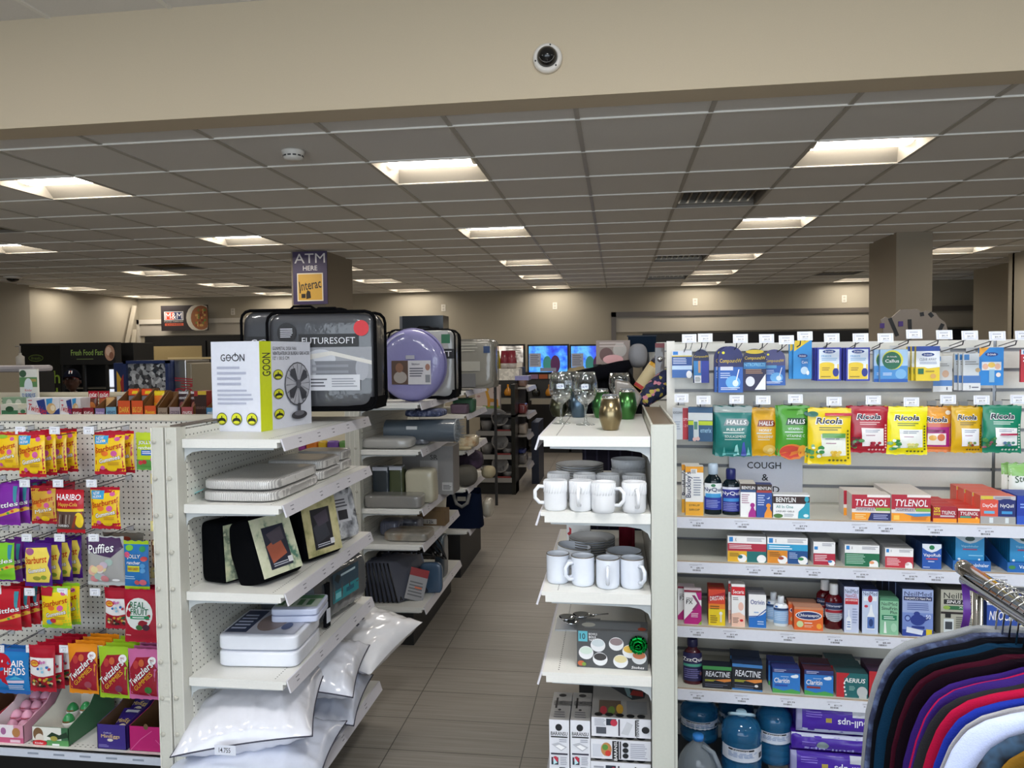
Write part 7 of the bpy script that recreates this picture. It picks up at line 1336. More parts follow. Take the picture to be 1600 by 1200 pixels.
printing(m, [('r', 0, 0, 1, 1, '#d4d2d8'), ('r', 0, 0, .42, 1, '#5a463c'), ('e', .22, .3, .17, .25, '#a8a09a'), ('e', .2, .7, .1, .2, '#8a6450'), ('t', 'Babymoov', .52, .78, .72, .9, '#4a4860'), ('l', .46, .3, .82, .72, 4, '#5a5868'), ('e', .92, .72, .06, .14, '#a87c6c'), ('r', .86, .08, .98, .4, '#8a8c94')], lambda u, v, o: Vector((-w_*.45+u*w_, -.082-o, hh*.24+v*h_)), w_, h_); m.build('photo_card', t)
m = MB(); m.box(-.02, .035, -.086, -.08, hh*.58, hh*.63, mat('#b8b8c4', 'plastic')); m.build('white_tag', t)
comforter('white and grey comforter in a clear bag behind the lavender cushion', 606, 708, 516, 612, G2+.42, .2, R(4), '#9a9a98', '#121214', [('r', .6, .7, .9, .98, '#bdbcb8'), ('r', .76, .58, .99, .72, '#17171a'), ('t', 'FT', .8, .61, .95, .69, '#d8d8dc'), ('r', .8, .8, .93, .93, '#1f6a44')], z+.0005, 5, tw_=.006)
a = at(634, 497, G2+.75); b = at(697, 512, G2+.75)
zt2 = z+.0005
comforter('second comforter bag standing behind, carrying the black box', 600, 712, 519, 612, G2+.72, .16, 0, '#7a7a78', '#121214', [('r', .1, .2, .9, .9, '#8a8a88')], z+.0005, 6, tw_=.006, handle=False)
zz = at(640, 519, G2+.72).z
m = MB(); m.box(a.x, b.x, G2+.66, G2+.84, zz+.004, a.z+.01, mat('#0e0e10', 'gloss')); m.box(a.x-.02, a.x, G2+.66, G2+.84, zz+.004, a.z+.008, mat('#4c4c50', 'plastic')); tag(m.build('black_box'), 'flat black box lying on top of the comforter bags, second bay', 'box')
# second shelf: rolled blue rug-like throw, folded towels
z = z2[1]
p = atz(598, 697, z); q = at(715, 668, G2+.30)
t = thing('rolled_throw', 'rolled slate blue throw with fringed end on the second bay', 'throw', (p.x, G2+.28, z+.075), 0)
L = q.x-p.x; r_ = .085
m = MB(); m.surf(lambda u, v: Vector((v*L, cos(u*2*pi)*r_, sin(u*2*pi)*r_*.85+.015)), 24, 12, mat('#4e5a66', 'wrap')); m.lathe([(r_, 0), (.0001, .004)], mat('#4e5a66', 'wrap'), T=Matrix.Rotation(R(-90), 4, 'Y'), n=24); m.build('roll', t)
m = MB()
for k in range(7): m.tube([(L, cos(a_)*r_*(1-k*.13), sin(a_)*r_*.85*(1-k*.13)+.015) for a_ in [2*pi*j/16 for j in range(16)]], .0055, mat('#8f9498', 'cloth'), 5, True)
rnd = random.Random(3)
for k in range(60): a_ = rnd.uniform(0, 2*pi); r2 = r_*rnd.uniform(.2, 1.05); m.tube([(L-.01, cos(a_)*r2, sin(a_)*r2*.85+.015), (L+rnd.uniform(.02, .05), cos(a_)*r2*1.05, sin(a_)*r2*.9+.01)], .0016, mat('#7c8288', 'cloth'), 4)
m.build('fringed_end', t); m = MB(); m.box(L*.33, L*.48, -r_-.004, -r_+.01, .03, .05, mat('#c3c8cc', 'paper')); m.build('label', t)
def lump(label, x0, x1, yb, z0, h, d, c, kind='wrap', name='folded_towel', cat='towel', Yo=.05, seed=0, e=.45, rz=0, yy=None, rx=0):
    Y = (yy or G2)+Yo; a = at(x0, yb, Y); b = at(x1, yb, Y); w = b.x-a.x
    o = softbox(w, h, d, c if not isinstance(c, str) else mat(c, kind), e, seed=seed, wrinkle=.004).build(name, loc=((a.x+b.x)/2, Y+d/2, z0+.001)); o.rotation_euler = (rx, 0, rz)
    return tag(o, label, cat)
lump('grey-white folded pillow pack in front of the blue roll', 562, 640, 700, z, .07, .2, '#a8a7a4', name='pillow_pack', cat='pillow', Yo=.0)
lump('dark patterned folded cloth between the roll and the white pack', 620, 668, 690, z+.0, .06, .16, pattern_mat('dark_pattern', ['#2a2c34', '#5a5c64', '#8a8c94'], 30, 'noise', .4, 1), name='folded_cloth', cat='cloth', Yo=.22, seed=3)
lump('navy printed cloth lying on top of the blue roll', 630, 690, 640, z+.178, .05, .2, pattern_mat('navy_print', ['#1c2238', '#3a4468', '#8a90a8'], 40, 'noise', .6, 0), name='folded_cloth', cat='cloth', Yo=.22, seed=4)
# third shelf: dark bags, cream pillow pack, silver box, flat grey pack
z = z2[2]
for n, (x0, x1, yt, c, l) in enumerate(((585, 612, 728, '#1e2a34', 'dark teal'), (611, 634, 727, '#3a4424', 'olive green'))):
    Y = G2+.2; a = at(x0, 770, Y); b = at(x1, 770, Y); zt = at(x0, yt, Y).z; zz0 = z
    t = thing('towel_pouch', l+' towel in a clear pouch with white band on the second bay', 'pouch', ((a.x+b.x)/2, Y, zz0+.001)); w = b.x-a.x; h = zt-zz0
    softbox(w, h, .1, mat(c, 'wrap'), .35, seed=n, wrinkle=.004).build('towel', t); m = MB(); m.box(-w*.45, w*.4, -.053, .02, h*.9, h*1.0, mat('#b8bcc8', 'paper')); m.build('white_band', t)
lump('cream pillow pack standing beside the towel pouches', 632, 678, 770, z, .22, .14, '#b5b09a', name='pillow_pack', cat='pillow', Yo=.16, seed=6, e=.3)
lump('flat grey blanket pack lying at the front of the third shelf', 567, 657, 788, z, .08, .16, '#7f7d7a', name='blanket_pack', cat='blanket', Yo=-.0, seed=7, e=.25)
a = at(655, 697, G2+.5); b = at(703, 697, G2+.5)
inst('appliance_carton', carton(b.x-a.x+.14, a.z-z, .2, '#8d8b8b', [('r', .35, .3, .7, .7, '#b3b2b2'), ('t', 'SR', .55, .72, .7, .82, '#3a3838'), ('r', .78, .08, .98, .25, '#c0bfbf'), ('l', .8, .1, .96, .2, 4, '#3a3838')], '#7a7878'), 'large grey carton with barcode label on the second bay', 'box', ((a.x+b.x)/2-.05, G2+.6, z+.0005), 0)
z = z2[3]
lump('striped scarf in a crumpled clear pack on the lower second-bay shelf', 591, 622, 828, z, .1, .16, pattern_mat('scarf', ['#5a6078', '#a8a8b0', '#3a4060'], 30, 'wave', .4, 1), name='scarf_pack', cat='scarf', Yo=.2, seed=8)
lump('brown-edged folded throw in a flat clear bag', 597, 668, 838, z, .06, .22, pattern_mat('brown_throw', ['#7c5c3c', '#8f8a80', '#6a6660'], 8, 'noise', .4, 1), name='folded_throw', cat='throw', Yo=.06, seed=9, e=.35)
lump('second crumpled dark scarf pack behind the brown throw', 620, 655, 812, z, .08, .14, pattern_mat('scarf2', ['#3a3c4c', '#7a7c88'], 24, 'noise', .4, 1), name='scarf_pack', cat='scarf', Yo=.35, seed=10)
a = at(655, 790, G2+.55); b = at(694, 812, G2+.55)
inst('cardboard_box', carton(b.x-a.x+.02, .1, .14, '#6b5232', [('r', .2, .1, .7, .45, '#b9b4ac'), ('t', '12k', .35, .15, .6, .38, '#3a3a44')], '#6b5232', '#7c6242'), 'small brown cardboard box with white label on the second bay', 'box', ((a.x+b.x)/2, G2+.6, z+.0005))
# base deck: rows of black hangers
z = z2[4]
def hanger_mesh(ex=.0):
    m = MB(); w = .19; c = mat('#0f0f12', 'plastic')
    m.tube([(0, 0, .225), (-.02, 0, .245), (-.035, 0, .235), (-.028, 0, .215), (0, 0, .195), (0, 0, .17)], .0022, mat('#9a9a9e', 'chrome'), 6)
    m.tube([(-w, 0, .05), (-w*.6, 0, .115), (0, 0, .17), (w*.6, 0, .115), (w, 0, .05), (w*.9, 0, .045), (0, 0, .055), (-w*.9, 0, .045)], .006, c, 6, True)
    for x in (-w*.85, w*.85): m.box(x-.006, x+.006, -.004, .004, .05, .075, c)
    return m.mesh('hanger')
pm = MB()
pk_ = mat('#3c3e46', 'wrap')
def hpack():
    m = MB(); m.surf(lambda u, v: Vector(((u-.5)*.30, -.016*sin(pi*u)**.5*(1-.3*v), v*.25)), 10, 8, mat('#4c505e', 'wrap')); m.surf(lambda u, v: Vector(((.5-u)*.30, .016*sin(pi*u)**.5*(1-.3*v), v*.25)), 10, 8, mat('#4a4d58', 'wrap'))
    for k in range(6): m.tube([(-.14+k*.056, -.018, .005), (-.13+k*.056, -.02, .03), (-.12+k*.056, -.018, .005)], .004, mat('#0f0f12', 'plastic'), 5)
    m.tube([(-.15, 0, 0), (-.15, 0, .25)], .005, mat('#0f0f12', 'plastic'), 5); m.tube([(.15, 0, 0), (.15, 0, .25)], .005, mat('#8a8fa2', 'plastic'), 5)
    return m.mesh('hanger_pack')
hp_ = hpack(); hx = [at(x, 900, G2+.02).x for x in (572, 584, 597, 609, 621, 633)]
for k in range(8):
    t = inst('hanger_pack', hp_, 'pack of black hangers leaning on the second-bay base shelf, %s from the left' % ['first', 'second', 'third', 'fourth', 'fifth', 'sixth', 'seventh', 'eighth'][k], 'hangers', (AXP+.05+k*.033, G2+.17, z+.006), R(72-k*2.5), 'hanger packs', 0, R(0))
    t.rotation_euler = (R(-6-k*2), 0, R(74-k*2))
for k in range(12):
    inst('clothes_hanger', hanger_mesh() if k == 0 else bpy.data.meshes['hanger'], 'loose black hanger in the heap above the hanger packs', 'hanger', (AXP+.13+(k % 4)*.035, G2+.3+(k//4)*.09, z+.16+.02*(k % 3)), R(60-7*k), 'black hanger heap', R(-30), R(10*(k % 3)))
lump('light blue denim fabric pack at the right end of the hangers', 655, 690, 890, z, .2, .05, '#35506c', name='fabric_pack', cat='fabric', Yo=.25, seed=11, e=.4)
lump('slate blue folded cloth at the aisle edge of the hangers', 678, 694, 890, z, .3, .16, '#3d4c58', name='folded_cloth', cat='cloth', Yo=.55, seed=12, e=.4)
m = MB(); printing(m, [('r', 0, 0, 1, 1, '#8f9094'), ('r', 0, .75, 1, 1, '#8a1c24'), ('e', .6, .4, .2, .08, '#c86a4a'), ('l', .1, .1, .9, .6, 5, '#5c5d62')], lambda u, v, o: Vector(((u-.5)*.12, -.008-o, v*.2)), .12, .2); m.box(-.06, .06, -.008, .008, 0, .2, mat('#6c6d72', 'wrap')); o = m.build('hanger_pack', loc=(at(642, 930, G2+.05).x, G2+.1, z+.004)); o.rotation_euler = (R(-25), R(18), R(20)); tag(o, 'silver pack with red header leaning on the hanger packs', 'hangers')
# third bay
Y3 = G3
t = comforter('silver comforter in a clear bag with blue sticker on the third bay', 700, 771, 531, 607, Y3+.1, .25, 0, '#86847c', '#7c7a74', [('r', .02, .02, .6, .3, '#6c6d70'), ('r', .78, .72, .92, .86, '#27406c'), ('l', .1, .74, .7, .92, 3, '#a8a69c'), ('r', .1, .35, .7, .55, '#a5a49c')], z3[0]+.02, 8, tw_=.004, handle=False)
for k, (x0, x1, yb, zi, h, c, l) in enumerate(((703, 730, 640, 1, .06, '#5c4a5c', 'plum gift bag lying flat'), (706, 740, 640, 1, .10, '#2c5a40', 'green decoration box'), (706, 732, 660, 1, .0, '#000000', ''),)):
    if l: lump(l+' on the third bay', x0, x1, yb, z3[zi], h+.02, .15, c, 'carton', 'gift_box', 'gift', .05+.1*k, k, .3, yy=Y3)
lump('beige bow-tied fabric pack on the third bay', 706, 742, 690, z3[2], .10, .25, pattern_mat('beige_fabric', ['#b0a080', '#cfc4a8', '#a87c50'], 12, 'noise', .6, 1), name='fabric_pack', cat='fabric', Yo=.1, seed=13, yy=Y3)
lump('flat beige pack under the bow-tied fabric pack edge', 690, 735, 700, z3[2], .03, .1, '#a89c7c', name='fabric_pack', cat='fabric', Yo=-.02, seed=14, yy=Y3)
lump('plum and black stuffed toy on the third bay', 712, 752, 735, z3[3]+.1, .17, .2, pattern_mat('plum_plush', ['#3c2c44', '#241c2c', '#5a4460'], 7, 'noise', .9), name='soft_toy', cat='soft toy', Yo=.2, seed=15, e=.8, yy=Y3)
lump('grey plush toy with folded trunk on the third bay', 707, 742, 760, z3[3], .17, .22, '#5f5d58', 'cloth', 'soft_toy', 'soft toy', .0, 16, .8, yy=Y3)
lump('cream plush toy at the right end of the third bay', 750, 771, 745, z3[3]+.02, .1, .2, '#a39a80', 'cloth', 'soft_toy', 'soft toy', .3, 17, .8, yy=Y3)
# navy tote bag
z = z3[4]; a = at(692, 822, Y3+.05); b = at(752, 822, Y3+.05); zt = at(715, 770, Y3+.05).z
t = thing('tote_bag', 'navy tote bag with pale grey handles on the lowest shelf of the third bay', 'bag', ((a.x+b.x)/2, Y3+.15, z+.001)); w = b.x-a.x; h = zt-z
m = MB(); m.surf(lambda u, v: Vector(((w/2*(1-.12*v))*math.copysign(abs(cos(u*2*pi))**.5, cos(u*2*pi)), .12*(1-.5*v)*math.copysign(abs(sin(u*2*pi))**.7, sin(u*2*pi)), v*h+.02*sin(u*12)*v)), 40, 12, mat('#10182c', 'cloth')); m.box(-w*.46, w*.46, -.1, .1, 0, .01, mat('#10182c', 'cloth')); m.build('body', t)
m = MB(); m.tube([(-w*.22, -.09, h*.95), (-w*.12, -.12, h*.7), (w*.02, -.125, h*.62), (w*.16, -.12, h*.72), (w*.2, -.09, h*.98)], .014, mat('#7c7c7c', 'cloth'), 8); m.build('handle', t)
m = MB(); m.box(-w*.1, w*.12, -.12, -.115, h*.78, h*.9, mat('#8d8a80', 'paper')); m.build('label', t)
lump('white netting bundle beside the navy tote', 752, 768, 805, z3[4], .16, .2, '#a8a498', 'wrap', 'netting_bundle', 'bundle', .4, 18, .7, yy=Y3)
# black rack beyond with grey pots, giraffe bag, cup display
G4 = 9.6
x0 = at(745, 768, G4).x; x1 = at(806, 768, G4).x
g4 = thing('gondola_shelving', 'black end display beyond the third bay with grey pots', 'shelving')
DK = mat('#1d1d20', 'black')
m = MB(); m.box(x0, x1, G4+.3, G4+.33, .1, at(775, 647, G4).z, DK); m.build('back_panel', g4)
m = MB(); m.box(x1-.05, x1, G4-.0, G4+.33, 0, 1.4, mat('#3d3c38', 'metal')); m.build('upright', g4)
zs4 = [at(775, y, G4).z for y in (677, 714, 750)]
for z_ in zs4: m = MB(); m.box(x0, x1-.05, G4, G4+.3, z_, z_+.02, DK); m.box(x0, x1-.05, G4-.012, G4, z_-.03, z_+.03, mat('#8b8a88', 'plastic')); m.box((x0+x1)/2, x1-.06, G4-.015, G4-.011, z_+.03, z_+.05, mat('#7c2c2c', 'plastic')); m.build('shelf', g4)
m = MB(); m.box(x0, x1, G4+.02, G4+.33, 0, zs4[2]-.04, KICK); m.build('kick_plate', g4)
for r_, z_ in enumerate(zs4):
    for k, (dx, s_) in enumerate(((.12, .09), (.26, .11), (.38, .085))):
        m = MB(); m.lathe([(.0001, 0), (s_*.6, 0), (s_, s_*1.5), (s_*.92, s_*1.5), (s_*.55, .01), (.0001, .01)], mat('#7d7b7a', 'plastic'), n=20)
        o = m.build('grey_pot', loc=(x0+dx, G4+.13, z_+.022+(s_*.9 if k == 1 else 0))); 
        if k: o.rotation_euler = (R(60 if k == 1 else 25), 0, R(20))
        tag(o, 'grey pot on the black end display, %s shelf, %s' % (['upper', 'middle', 'lower'][r_], ['left', 'middle', 'right'][k]), 'pot', 'grey pots')
g5 = thing('gondola_shelving', 'narrow black shelving with lipped white shelves right of the grey pots', 'shelving')
G5 = 9.9; xa = at(808, 700, G5).x; xb = at(826, 690, G5).x
m = MB(); m.box(xb-.02, xb+.08, G5+.5, G5+1.2, 0, at(828, 660, G5+.5).z, mat('#101830', 'black')); m.build('side_panel', g5)
m = MB(); m.box(xa-.02, xa, G5, G5+1, .1, 1.6, DK); m.build('back_panel', g5)
for k, y in enumerate((608, 651, 683, 730)):
    z_ = at(815, y, G5).z; m = MB(); m.box(xa, xb-.03, G5, G5+.9, z_, z_+.02, mat('#aaa6a0', 'paint')); m.prism([(xb-.03, z_+.02), (xb, z_+.02), (xb+.02, z_-.03), (xb-.01, z_-.03)], 'y', G5, G5+.9, mat('#b3b0b6', 'plastic')); m.build('shelf', g5)
    lump(['pink wrapped bread pack', 'red wrapped towels', 'white wrapped towels', 'crumpled grey packs'][k]+' on the narrow black shelving', 809, 822, y-2, z_+.02, .14, .3, ['#8a6c60', '#7c2c30', '#a89c90', '#6a6664'][k], 'wrap', 'wrapped_pack', 'pack', .1, 20+k, .4, yy=G5)
lump('blue folded pack on the narrow black shelving', 809, 820, 724, at(815, 730, G5).z+.162, .05, .25, '#1c2c70', 'wrap', 'wrapped_pack', 'pack', .1, 26, .4, yy=G5)
# cup display basket and giraffe gift bag
YC = 8.8
a = at(722, 577, YC); b = at(811, 594, YC)
m = MB(); m.box(a.x, b.x, YC, YC+.3, b.z, a.z, pattern_mat('white_basket', ['#c9c4ba', '#e0dbd0'], 30, 'voronoi', .5)); t = m.build('cup_shelf_tray'); tag(t, 'white perforated tray holding coloured cups, beyond the third bay', 'tray')
m = MB(); m.box(b.x-.04, b.x+.12, YC-.06, YC+.2, b.z-.0, b.z+.05, mat('#8c8cc0', 'plastic')); m.build('price_rail', t)
m = MB(); 
for dx in (0, (b.x-a.x)/2): m.box(a.x+.02+dx, a.x+.05+dx, YC+.1, YC+.13, 0, b.z, DK)
m.build('stand', t)
for k, (x, c, l) in enumerate(((775, '#c9b22a', 'yellow'), (789, '#7c2434', 'maroon'), (800, '#84303c', 'maroon'))):
    p = at(x, 577, YC+.1); m = MB(); m.lathe([(.05, 0), (.055, .06), (.058, .07), (.042, .21), (.0001, .21)], mat(c, 'plastic'), n=18); m.lathe([(.052, .0), (.056, .065)], mat('#b0a8a4', 'plastic'), n=18) if k else None
    tag(m.build('cup', loc=(p.x, YC+.1, a.z+.001)), l+' upturned cup on the white tray, '+['left', 'middle', 'right'][k], 'cup')
YG = G4+.08; a = at(742, 602, YG); b = at(781, 645, YG); w = b.x-a.x; h = a.z-b.z+.02
m = MB(); m.box(-w/2, w/2, 0, .12, 0, h, mat('#cfc0bc', 'paper'))
printing(m, [('r', 0, 0, 1, .2, '#9a9aa4'), ('r', .3, .2, 1, .3, '#7c9c4c'), ('p', [(.5, .25), (.5, .5), (.62, .55), (.92, .52), (.95, .25), (.88, .25), (.86, .42), (.62, .42), (.6, .25)], '#c88a28'), ('p', [(.5, .5), (.4, .85), (.5, .88), (.62, .52)], '#d09a2c'), ('e', .47, .86, .1, .07, '#d8a830'), ('e', .5, .93, .02, .03, '#c88a28'), ('e', .8, .75, .06, .04, '#b08a88'), ('e', .15, .62, .07, .04, '#b08a88')], lambda u, v, o: Vector(((u-.5)*w, -o, v*h)), w, h)
zb = b.z-.02
o = m.build('gift_bag', loc=((a.x+b.x)/2, YG, zb)); tag(o, 'pink paper gift bag with a yellow giraffe, standing on the black end display', 'gift bag')
m = MB(); m.box(x0-.5, x1, G4, G4+.33, zb-.03, zb-.001, DK); m.build('top_shelf', g4)
# green shelf seen between the two bays
YV = 6.4
t = thing('gondola_shelving', 'green shelf seen between the left bays with cake packs', 'shelving'); a = at(440, 706, YV); b = at(545, 706, YV)
m = MB(); m.box(a.x-.6, b.x+.3, YV+.4, YV+.42, .1, a.z+.35, mat('#d8d2be', 'paint')); m.build('back_panel', t)
m = MB(); m.box(a.x-.6, b.x+.3, YV, YV+.4, a.z-.03, a.z, WH2); m.build('shelf', t)
m = MB(); m.box(a.x-.6, b.x+.3, YV-.01, YV, a.z-.09, a.z-.005, mat('#1f5c3c', 'plastic'))
for k in range(5): m.box(a.x+.02+k*.13, a.x+.08+k*.13, YV-.013, YV-.01, a.z-.07, a.z-.02, mat('#c9d8cc', 'paper'))
m.build('price_rail', t); m = MB(); m.box(a.x-.6, b.x+.3, YV+.03, YV+.4, 0, a.z-.1, KICK); m.build('kick_plate', t)
for k, (x0, x1, c, l) in enumerate(((445, 460, '#6a2c6c', 'purple'), (461, 476, '#8a3a8c', 'lilac'), (477, 495, '#c8742c', 'orange'), (496, 509, '#c8a42c', 'yellow'), (510, 528, '#6c4c9c', 'violet'), (529, 541, '#5c8a4c', 'green'))):
    lump(l+' snack pack on the green-edged shelf', x0, x1, 696, a.z+.0, .09, .08, c, 'film', 'snack_pack', 'snack pack', .06, 40+k, .5, yy=YV)

# ------------------------------------------------------------------ behind the mug gondola: clothes pile, spray can, slippers
z = MZ[0]
rg = thing('gondola_shelving', 'slatted white shelving beyond the mugs, edge-on beside the aisle', 'shelving')
xq = .10; m = MB()
a = at(1015, 535, 4.1); zt = a.z
m.box(a.x, .55, 4.1, 4.13, .1, zt, WH)
for k in range(18): m.box(a.x, .55, 4.094, 4.1, zt-.05-k*.085, zt-.044-k*.085, mat('#8a8b8e', 'metal'))
m.build('back_panel', rg)
m = MB(); sz4 = at(900, 660, 3.75).z; m.box(-.25, .5, 3.5, 4.1, sz4-.02, sz4, WH2); m.build('shelf', rg)
m = MB(); m.box(-.2, .5, 3.75, 4.1, 0, sz4-.9, KICK); m.box(-.05, -.01, 4.0, 4.05, 0, sz4-.02, DK); m.build('kick_plate', rg)
a = at(893, 600, 3.75); b = at(1010, 600, 3.75)
black = mat('#08080b', 'cloth')
m = MB()
def heap(u, v):
    x = (u-.5)*(b.x-a.x)*1.05; y = (v-.5)*.4; hgt = .17*max(0, (1-abs(2*u-1)**2.2))**.7*(1-abs(2*v-1)**2)**.5+.09
    return Vector((x, y, hgt*(1+.25*noise.noise(Vector((u*5, v*5, 1))))+.012*sin(u*30+v*7)))
m.surf(heap, 40, 24, black); m.surf(lambda u, v: Vector((heap(u, 0).x, heap(u, 0).y, heap(u, 0).z*v)), 40, 4, black); m.surf(lambda u, v: Vector((heap(0, u).x, heap(0, u).y, heap(0, u).z*v)), 20, 4, black); m.surf(lambda u, v: Vector((heap(1, u).x, heap(1, u).y, heap(1, u).z*v)), 20, 4, black)
tag(m.build('clothes_pile', loc=((a.x+b.x)/2, 3.76, sz4)), 'pile of folded black clothes beyond the wine glasses', 'clothes')
m = MB(); m.tube([(-.19, 0, .0), (-.05, 0, .02), (.07, 0, .05), (.12, 0, .07)], [.028, .036, .034, .02], mat('#0b0b10', 'cloth'), 12); p = at(945, 592, 3.6); tag(m.build('umbrella', loc=p), 'rolled black umbrella lying across the pile of clothes', 'umbrella')
m = MB(); m.tube([(-.05, 0, -.03), (-.01, 0, .02), (.05, 0, .03)], [.02, .024, .018], mat('#8a7a5c', 'cloth'), 8); m.tube([(-.05, -.02, -.03), (-.01, -.024, .02)], .006, mat('#2a2a2c', 'cloth'), 6); p = at(897, 588, 3.66); tag(m.build('canvas_bag', loc=p), 'tan canvas bag end at the left of the black clothes', 'bag')
p = at(958, 562, 3.95); w = .16
inst('gift_card_rack', carton(.17, .12, .03, '#8a7a70', [('e', .3, .4, .2, .3, '#5c3a34'), ('e', .7, .6, .2, .3, '#a8a098'), ('l', .1, .7, .9, .95, 2, '#b8a8a0'), ('e', .5, .2, .3, .2, '#d8a0a0')], '#8a7a70'), 'small picture box standing behind the black clothes', 'box', (p.x, 3.93, sz4+.28))
m = MB(); m.box(-.1, .1, -.02, .05, 0, .28, DK); tag(m.build('display_block', loc=(p.x, 3.95, sz4+.0005)), 'dark block under the small picture box behind the clothes', 'block')
lump('light grey cap resting on the black clothes', 982, 1012, 572, at(990, 574, 3.8).z-.005, .12, .14, '#8c8c90', 'cloth', 'cap', 'cap', .0, 31, .8, yy=3.8)
p = at(1003, 535, 4.0); m = MB(); m.box(-.07, .07, -.03, .03, -.05, .03, mat('#15202e', 'cloth')); m.box(-.075, .075, -.032, .032, .03, .036, mat('#3a3f48', 'cloth')); tag(m.build('folded_wallet', loc=(p.x, 4.0, p.z)), 'dark navy folded wallet above the grey cap', 'wallet')
m = MB(); p = at(1012, 588, 3.62); Tm = Matrix.Rotation(R(34), 4, 'Y')
m.lathe([(.03, -.07), (.031, -.065), (.031, .06), (.028, .068)], mat('#c8962c', 'plastic'), n=24, T=Tm); o = m.build('spray_can', loc=p); tag(o, 'yellow spray can with white label and grey cap, tilted', 'can')
m = MB(); m.lathe([(.029, .068), (.029, .09), (.02, .115), (.0001, .12)], mat('#3f3d48', 'plastic'), n=20, T=Tm); m.build('cap', o)
m = MB(); m.surf(lambda u, v: Tm@Vector((sin((u-.5)*3-.3)*.0315, -cos((u-.5)*3-.3)*.0315, -.05+v*.1)), 12, 2, mat('#c9b890', 'paper')); m.surf(lambda u, v: Tm@Vector((sin((u-.5)*3-.3)*.0318, -cos((u-.5)*3-.3)*.0318, -.066+v*.016)), 12, 1, mat('#b83a3c', 'paper')); m.build('printed_label', o)
m = MB()
printing(m, [], lambda u, v, o: Vector((0, 0, 0)), 1, 1)
p = at(1000, 648, 3.05); q = at(982, 600, 3.05); r__ = at(1018, 600, 3.05)
m = MB(); gb_ = mat('#7c746c', 'plastic'); hgt = at(990, 598, 2.75).z-MZ[0]
m.prism([(-.10, 0), (-.03, 0), (.005, hgt*.55), (-.045, hgt*.92), (-.10, hgt*1.0)], 'y', -.06, .1, gb_); tag(m.build('grey_bin', loc=(.088, 3.07, MZ[0]+.0005), bevel=.008), 'mauve-grey plastic container behind the green tumblers', 'container')
m = MB()
navyp = pattern_mat('navy_slipper', ['#141c3a', '#1a2448', '#101830', '#1c2650', '#b8a850', '#c07c8c'], 60, 'voronoi', .8)
def slip(u, v):
    th = u*2*pi; L_ = .24; y = v*L_; wd = .042*(1-.25*abs(2*v-1)**2); return Vector((cos(th)*wd, y, .03+sin(th)*(.030+.018*sin(pi*v))*(1 if v < .95 else .4)))
m.surf(slip, 20, 16, navyp); m.surf(lambda u, v: Vector((slip(u, 0).x*v, slip(u, 0).y-.014*(1-v), .03+(slip(u, 0).z-.03)*v)), 20, 4, navyp)
p = at(1008, 636, 3.34); o = m.build('slipper', loc=(p.x, 3.34, p.z)); o.rotation_euler = (R(35), 0, R(-62)); tag(o, 'navy patterned fabric slipper behind the top edge of the mug shelving', 'slipper')
p = at(1031, 572, 3.4); m = MB(); m.box(-.02, .02, -.01, .01, -.1, .1, mat('#4c4644', 'wrap')); m.box(-.02, .02, -.012, -.01, .08, .1, mat('#6a2a30', 'carton')); m.lathe([(.012, 0), (.012, .004), (.0001, .004)], mat('#c0c0c4', 'chrome'), (0, 0, 0), 14, Matrix.Translation((0, -.012, .03))@Matrix.Rotation(R(90), 4, 'X')); tag(m.build('gadget_pack', loc=p), 'dark hanging gadget pack beside the slatted wall edge', 'pack')
# dark suitcase seen through the mug shelves
m = MB(); m.box(-.19, .16, -.1, .14, .45, sz4-.04, mat('#1d1b24', 'cloth')); 
for k in range(6): m.box(-.18+k*.055, -.172+k*.055, -.106, -.1, .5, sz4-.08, mat('#2c2a38', 'cloth'))
o = m.build('garment_rack_cloth', loc=(.02, 3.75, 0)); tag(o, 'dark hanging clothes seen between the mug shelves', 'clothes')
# scalloped beige card topper behind the slatted wall
YT = 4.6; mb = MB(); P_ = [(1376, 500), (1384, 495), (1391, 498), (1400, 490), (1407, 484), (1416, 483), (1424, 484), (1432, 482), (1440, 488), (1448, 485), (1456, 488), (1462, 489), (1468, 497), (1478, 505), (1482, 520), (1480, 560), (1382, 560), (1380, 515)]
pp = [at(x, y, YT) for x, y in P_]; cx = at(1430, 540, YT)
mb.prism([(p_.x-cx.x, p_.z-cx.z) for p_ in pp], 'y', 0, .012, mat('#8a7c6e', 'carton'))
for (xa, ya, xb_, yb_) in ((1390, 497, 1402, 525), (1421, 499, 1422, 522), (1440, 488, 1441, 494), (1452, 489, 1457, 495), (1473, 506, 1468, 516)):
    A_ = at(xa, ya, YT); B_ = at(xb_, yb_, YT); mb.box(-.01, .01, -.003, .0, -(A_-B_).length/2, (A_-B_).length/2, mat('#141212', 'black'), Matrix.Translation(((A_.x+B_.x)/2-cx.x, 0, (A_.z+B_.z)/2-cx.z))@Matrix.Rotation(math.atan2(A_.x-B_.x, A_.z-B_.z), 4, 'Y'))
for (x, y) in ((1378, 509), (1407, 506)): A_ = at(x, y, YT); mb.box(A_.x-cx.x-.012, A_.x-cx.x+.012, -.006, -.001, A_.z-cx.z-.014, A_.z-cx.z+.014, mat('#4a2c7c', 'carton'))
o = mb.build('display_topper', loc=cx); tag(o, 'scalloped beige cardboard topper with black straps behind the medicine wall', 'display topper')
mb = MB(); mb.box(-.2, .2, 0, .3, 0, cx.z-.1, DK); tag(mb.build('topper_stand', loc=(cx.x, YT+.02, 0)), 'dark display stand under the scalloped topper', 'stand')

